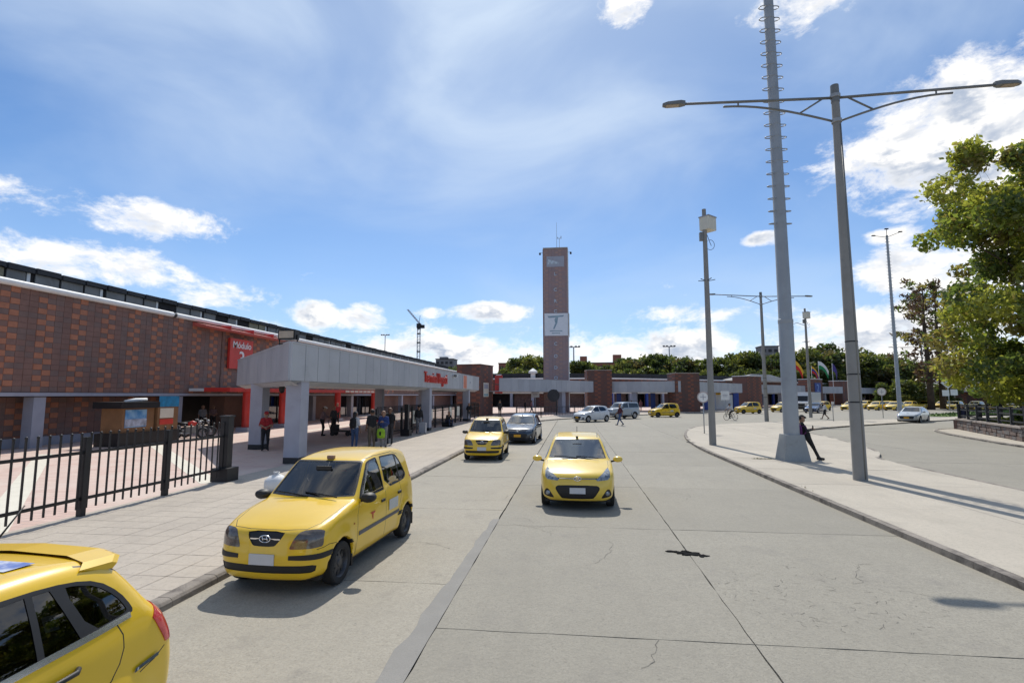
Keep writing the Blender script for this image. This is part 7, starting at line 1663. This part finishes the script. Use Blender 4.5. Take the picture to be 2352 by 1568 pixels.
def person(label, loc, rz, pose, top, bottom, hair=None, skin=None, cap=None, shoe=None, sleeve='short', h=1.70, shorts=False, res=.020, long_hair=False, hood=False, group=None):
    J = dict(BASE); J.update(POSE[pose]); J = {k: np.array(v, float) for k, v in J.items()}
    skin = skin or SKIN; hair = hair or HAIR; shoe = shoe or CL['black']; mats = [skin, hair, top, bottom, shoe]; SK, HR, TP, BT, SH = range(5)
    if cap: mats.append(cap)
    caps = []
    def cp(a, b, ra, rb, m): caps.append((np.array(a, float), np.array(b, float), ra, rb, m))
    hd = J['hea']; pl, ch, nk = J['pel'], J['che'], J['nec']
    for s in (-1, 1):
        o = np.array([s * .075, 0, 0]); cp(pl + o * .9, ch + o * 1.15, .108, .115, TP); cp(pl + o + (0, 0, -.03), pl + o + (0, 0, .04), .112, .108, BT)
    cp(J['lsh'] * .85 + J['rsh'] * .15, J['rsh'] * .85 + J['lsh'] * .15, .072, .072, TP); cp(ch * .4 + nk * .6, nk + (hd - nk) * .5, .062, .052, SK)
    cp(hd - (0, .005, .045), hd + (0, -.008, .045), .080, .098, SK); cp(hd + (0, .085, -.02), hd + (0, .10, -.035), .016, .018, SK); cp(hd + (0, .05, -.085), hd + (0, .06, -.085), .045, .04, SK)
    for s in (-1, 1): cp(hd + (s * .092, -.01, -.02), hd + (s * .098, -.015, .012), .018, .018, SK)
    for p in 'lr':
        sh, el, wr = J[p + 'sh'], J[p + 'el'], J[p + 'wr']; cp(sh, el, .058, .044, TP)
        if sleeve == 'short': cp(sh + (el - sh) * .62, el, .041, .040, SK); cp(el, wr, .040, .028, SK)
        else: cp(el, wr, .044, .034, TP)
        d = (wr - el) / np.linalg.norm(wr - el); cp(wr, wr + d * .07, .030, .034, SK)
        hi, kn, an, to = J[p + 'hi'], J[p + 'kn'], J[p + 'an'], J[p + 'to']; cp(hi, kn, .098, .066, BT); cp(kn, an, .060, .043, SK if shorts else BT); cp(an - (0, 0, .02), to, .042, .036, SH); cp(an + (to - an) * -.25 - (0, 0, .03), an, .036, .04, SH)
    if long_hair: cp(hd + (0, -.06, .03), hd + (0, -.11, -.28), .085, .07, HR)
    if hood: cp(nk + (0, -.05, .02), hd + (0, -.03, .06), .09, .10, TP)
    cp(hd + (0, -.022, .035), hd + (0, -.03, .04), .094, .094, HR)
    if cap: cp(hd + (0, -.005, .062), hd + (0, .0, .065), .092, .092, 5); cp(hd + (-.04, .10, .055), hd + (.04, .10, .055), .03, .03, 5); cp(hd + (0, .06, .06), hd + (0, .13, .048), .05, .035, 5)
    def ev(P, idx=False):
        D = None; best = None; K = []
        for a, b, ra, rb, m in caps:
            e = b - a; t = np.clip(((P - a) @ e) / (e @ e + 1e-12), 0, 1); d = np.linalg.norm(P - a - t[..., None] * e, axis=-1) - (ra + (rb - ra) * t); K.append(d)
            D = d if D is None else smin(D, d, .028)
        return (D, np.argmin(np.stack(K), 0)) if idx else D
    allp = np.array([q for c in caps for q in (c[0], c[1])]); lo = allp.min(0) - .17; n = np.ceil((allp.max(0) + .17 - lo) / res).astype(int) + 1
    G = np.stack(np.meshgrid(*[lo[k] + np.arange(n[k]) * res for k in range(3)], indexing='ij'), -1)
    V, F = surface_nets(ev(G), lo, res); cen = V[F].mean(1); _, ix = ev(cen, True); mi = np.array([c[4] for c in caps])[ix]
    b = MB(); b.v = [tuple(v) for v in V]; b.f = [tuple(int(i) for i in f) for f in F]; b.m = [int(i) for i in mi]
    # fingers
    for p in 'lr':
        el, wr = J[p + 'el'], J[p + 'wr']; d = (wr - el) / np.linalg.norm(wr - el); up_ = np.array([0, 0, 1.0]); sd = np.cross(d, up_); sd = sd / (np.linalg.norm(sd) + 1e-6); nr = np.cross(sd, d)
        for k, (o, L) in enumerate(((-.026, .062), (-.009, .075), (.009, .078), (.026, .068))):
            a = wr + d * .075 + sd * o; m_ = a + d * L * .5 - nr * .008; e = m_ + d * L * .4 - nr * .03; b.tube([a - d * .02, m_, e], [.010, .009, .007], 5, SK)
        a = wr + d * .03 + nr * .03; b.tube([a, a + d * .035 + nr * .02, a + d * .065 + nr * .02], [.012, .010, .008], 5, SK)
    k = h / 1.70
    o = thing('person', label, 'person', loc, rz, group); o.scale = (k, k, k)
    link('figure', b.mesh('figure', mats, True), o)
    return o
def backpack(label, loc, rz, m, s=1.0):
    t = thing('backpack', label, 'bag', loc, rz); b = MB(); b.lathe([(0, -.24), (.13, -.23), (.165, -.15), (.17, .05), (.15, .18), (.08, .25), (0, .26)], 14); b.v = [(x * s, y * .62 * s, z * s) for x, y, z in b.v]; link('pack', b.mesh('pack', m, True), t)
    b = MB(); b.lathe([(0, -.18), (.10, -.17), (.115, -.08), (.10, .0), (0, .02)], 12); b.v = [(x * s, (y * .5 - .085) * s, z * s) for x, y, z in b.v]; link('front_pocket', b.mesh('front_pocket', m, True), t)
    for sx in (-1, 1): b = MB(); b.tube([(sx * .1 * s, .08 * s, .2 * s), (sx * .12 * s, .22 * s, .16 * s), (sx * .13 * s, .2 * s, -.05 * s), (sx * .12 * s, .08 * s, -.18 * s)], .018 * s, 6); link('strap', b.mesh('strap', m), t)
def face(dx, dy): return math.atan2(-dx, dy)      # rotation that turns +y to (dx, dy)
person('person in red shirt and red cap leaning at the second grey column', (-13.35, 21.75, .15), face(.55, -.83), 'hands', CL['red'], CL['black'], cap=CL['red'], hair=CL['red'], h=1.66)
person('person in black with cap leaning on the ringed mast base looking at a phone', (9.10, 20.95, .15), face(1, -.12), 'lean', CL['black'], CL['black'], cap=CL['black'], sleeve='long', h=1.70)
backpack('purple backpack worn by the leaning person in black', (8.42, 20.90, 1.22), face(1, -.12), CL['purple'], .95)
ph = thing('phone', 'small phone held by the leaning person in black', 'phone', (8.94, 20.95, 1.33)); MB().box(8.92, 8.93, 20.91, 20.99, 1.29, 1.42).build('casing', M_['black'], ph); MB().box(8.916, 8.92, 20.914, 20.986, 1.295, 1.415).build('screen', M_['trim'], ph)
person('woman in white T-shirt and jeans with long black hair seen from behind', (-9.72, 22.75, .15), face(.15, 1), 'stand', CL['white'], CL['denim'], cap=CL['cream'], long_hair=True, h=1.64)
backpack('black backpack on the woman in white T-shirt', (-9.74, 22.58, 1.30), face(.15, 1), CL['black'], .95)
person('man in black T-shirt and khaki trousers in the waiting group', (-9.02, 23.0, .15), face(-.6, .6), 'point', CL['black'], CL['khaki'], skin=SKIN2, h=1.74)
person('man in blue jacket and grey trousers facing us in the waiting group', (-8.60, 23.35, .15), face(.1, -1), 'phone', CL['blue'], CL['grey'], sleeve='long', h=1.68)
lb2 = thing('lime_bag', 'lime green bag held before the man in the blue jacket', 'bag', (-8.60, 23.02, .85)); b = MB(); b.lathe([(0, -.24), (.17, -.22), (.20, -.05), (.18, .14), (.10, .21), (0, .22)], 16, c=(0, 0, 0)); b.v = [(x, y * .5, z) for x, y, z in b.v]; link('pack', b.mesh('pack', CL['lime'], True), lb2); b = MB(); b.tube([(-.05, 0, .2), (0, 0, .34), (.05, 0, .2)], .012, 6); link('handle', b.mesh('handle', CL['black']), lb2); b = MB(); b.box(-.04, .04, -.112, -.10, -.1, .06); link('dark_patch', b.mesh('dark_patch', CL['black']), lb2)
person('woman in dark red top half hidden behind the waiting group', (-9.55, 24.4, .15), face(.3, -1), 'hands', CL['red'], CL['black'], long_hair=True, h=1.66)
person('man in black standing at the back of the waiting group', (-9.0, 25.3, .15), face(0, -1), 'stand', CL['black'], CL['dgrey'], h=1.75, skin=SKIN2)
person('person in mauve jacket and white cap pushing a luggage trolley in the plaza', (-14.9, 30.1, .14), face(1, .15), 'push', CL['mauve'], CL['black'], cap=CL['white'], sleeve='long', h=1.72)
person('person in dark clothes beside the luggage trolley', (-14.9, 31.6, .14), face(1, -.4), 'stand', CL['dgrey'], CL['black'], sleeve='long', h=1.70)
tr = thing('luggage_trolley', 'low black luggage trolley pushed across the plaza', 'trolley', (-13.9, 30.25, .14)); MB().box(-14.3, -13.2, 29.95, 30.55, .38, .46).build('platform', M_['black'], tr); MB().box(-14.35, -14.0, 30.0, 30.5, .46, .80).build('bag', M_['dark'], tr)
b = MB(); b.tube([(-14.3, 30.0, .4), (-14.5, 30.0, 1.05), (-14.5, 30.5, 1.05), (-14.3, 30.5, .4)], .022, 6); b.build('handle', M_['black'], tr)
for x in (-14.2, -13.25):
    for y in (30.0, 30.5): b = MB(); b.lathe([(.02, y - .03), (.14, y - .03), (.14, y + .03), (.02, y + .03)], 14, 'y', (x, 0, .28)); b.build('wheel', M_['black'], tr)
person('person in black jacket and cap standing with a silver suitcase', (-9.72, 32.6, .15), face(.5, -1), 'stand', CL['black'], CL['grey'], cap=CL['black'], sleeve='long', h=1.72)
sc_ = thing('suitcase', 'silver grey upright suitcase beside the person in black jacket', 'suitcase', (-9.32, 32.2, .15)); MB().box(-9.55, -9.12, 32.08, 32.33, .21, .84).build('shell', mat('suitcase_silver', (.42, .44, .48), .4, var=.06, coords='obj'), sc_); b = MB(); b.tube([(-9.45, 32.3, .84), (-9.45, 32.3, 1.1), (-9.22, 32.3, 1.1), (-9.22, 32.3, .84)], .014, 6); b.build('handle', M_['galv'], sc_)
for k in range(4): MB().box(-9.52 + .12 * k, -9.50 + .12 * k, 32.07, 32.08, .25, .80).build('rib', M_['column'], sc_)
for x in (-9.5, -9.17): b = MB(); b.lathe([(.0, x - .02), (.04, x - .02), (.04, x + .02), (0, x + .02)], 10, 'x', (0, 32.2, .19)); b.build('wheel', M_['black'], sc_)
person('person in dark clothes sitting low against the black fence', (-9.55, 39.6, .15), face(.8, -.6), 'sit', CL['black'], CL['denimd'], sleeve='long', h=1.72)
bg_ = thing('travel_bag', 'dark travel bag the seated person rests on', 'bag', (-9.55, 39.62, .15)); b = MB(); b.tube([(-9.95, 39.62, .32), (-9.15, 39.62, .32)], .17, 12); b.build('pack', M_['dark'], bg_, True, 40); b = MB(); b.tube([(-9.7, 39.45, .42), (-9.55, 39.4, .55), (-9.4, 39.45, .42)], .014, 6); b.build('handle', M_['black'], bg_)
person('person in dark coat with orange scarf near the brick pier', (-9.45, 47.6, .15), face(.3, -1), 'hands', CL['black'], CL['dgrey'], sleeve='long', hair=CL['orange'], h=1.66)
person('guard in black helmet and vest right of the nearest brick pier', (-8.1, 58.4, .15), face(.6, -.8), 'stand', CL['black'], CL['black'], cap=CL['black'], sleeve='long', h=1.78, res=.022)
person('pedestrian in pink top and dark trousers left of the tower', (-5.3, 68.0, .15), face(1, .2), 'walk', CL['pink'], CL['navy'], h=1.7, res=.022)
person('pedestrian in black left of the tower behind the pink top', (-6.2, 68.8, .15), face(1, .1), 'stand', CL['black'], CL['black'], h=1.72, sleeve='long', res=.022)
person('man in maroon top and blue jeans crossing in front of the silver jeep', (3.9, 44.4, .05), face(-1, -.35), 'walk', CL['maroon'], CL['denim'], h=1.72)
person('cyclist in white shirt riding towards the island', (15.7, 54.9, .05), face(-1, -.45), 'bike', CL['white'], CL['black'], cap=CL['black'], h=1.68)
bk = thing('bicycle', 'dark bicycle under the cyclist in white shirt', 'bicycle', (15.7, 54.9, .05), face(-1, -.45))
for y, nm in ((.52, 'front_wheel'), (-.52, 'rear_wheel')):
    wb_ = MB(); wb_.tube([(0, y + .33 * math.cos(a), .34 + .33 * math.sin(a)) for a in np.linspace(0, 6.283, 29)], .02, 6); w_ = link(nm, wb_.mesh('tyre', M_['tyre'], True), bk); s_ = MB()
    for k in range(12): a = k * math.pi / 6; s_.tube([(0, y, .34), (0, y + .32 * math.cos(a), .34 + .32 * math.sin(a))], .003, 3)
    link('spokes', s_.mesh('spokes', M_['galv']), w_)
b = MB(); b.tube([(0, -.52, .34), (0, -.05, .30), (0, .40, .82), (0, -.16, .78), (0, -.05, .30)], .02, 6); b.tube([(0, -.52, .34), (0, -.16, .78)], .015, 6); b.tube([(0, .52, .34), (0, .40, .82), (0, .37, 1.0)], .02, 6); link('frame', b.mesh('frame', M_['black']), bk)
b = MB(); b.tube([(-.27, .38, 1.02), (0, .36, 1.0), (.27, .38, 1.02)], .015, 6); link('handlebar', b.mesh('handlebar', M_['black']), bk); b = MB(); b.box(-.07, .07, -.30, -.06, .84, .89); b.tube([(0, -.16, .78), (0, -.18, .86)], .014, 6); link('saddle', b.mesh('saddle', M_['black']), bk); b = MB(); b.tube([(-.11, .02, .42), (0, -.05, .30), (.11, -.04, .14)], .012, 6); link('pedals', b.mesh('pedals', M_['black']), bk)
person('man in white shirt and dark shorts walking behind the island', (26.0, 58.0, .05), face(-1, .3), 'walk', CL['white'], CL['black'], shorts=True, h=1.75, sleeve='long', res=.02)
person('person in dark top and jeans standing at the wall corner', (28.9, 42.9, .13), face(-.7, -.7), 'stand', CL['navy'], CL['denimd'], h=1.72, sleeve='long', res=.02)
person('person in black by the blue doors under the second canopy', (9.6, 84.5, .14), face(.3, -1), 'stand', CL['black'], CL['black'], cap=CL['cream'], h=1.75, sleeve='long', res=.03)
person('person in pink by the blue doors under the second canopy', (10.7, 85.0, .14), face(-.3, -1), 'stand', CL['pink'], CL['pink'], h=1.66, sleeve='long', res=.03)
person('person in white cap in front of the blue doors', (8.6, 79.0, .14), face(1, -.3), 'walk', CL['dgrey'], CL['grey'], cap=CL['white'], h=1.7, sleeve='long', res=.03)
person('person in red top at the hall door beyond the waiting group', (-20.2, 43.5, .14), face(.4, -1), 'stand', CL['red'], CL['black'], h=1.68, res=.022)
person('person in grey in the dark hall entrance', (-25.0, 33.2, .14), face(.8, -.6), 'stand', CL['grey'], CL['black'], h=1.7, res=.022)
person('person in mauve in the dark hall entrance', (-25.4, 34.8, .14), face(.8, -.6), 'hands', CL['mauve'], CL['black'], h=1.66, res=.022)
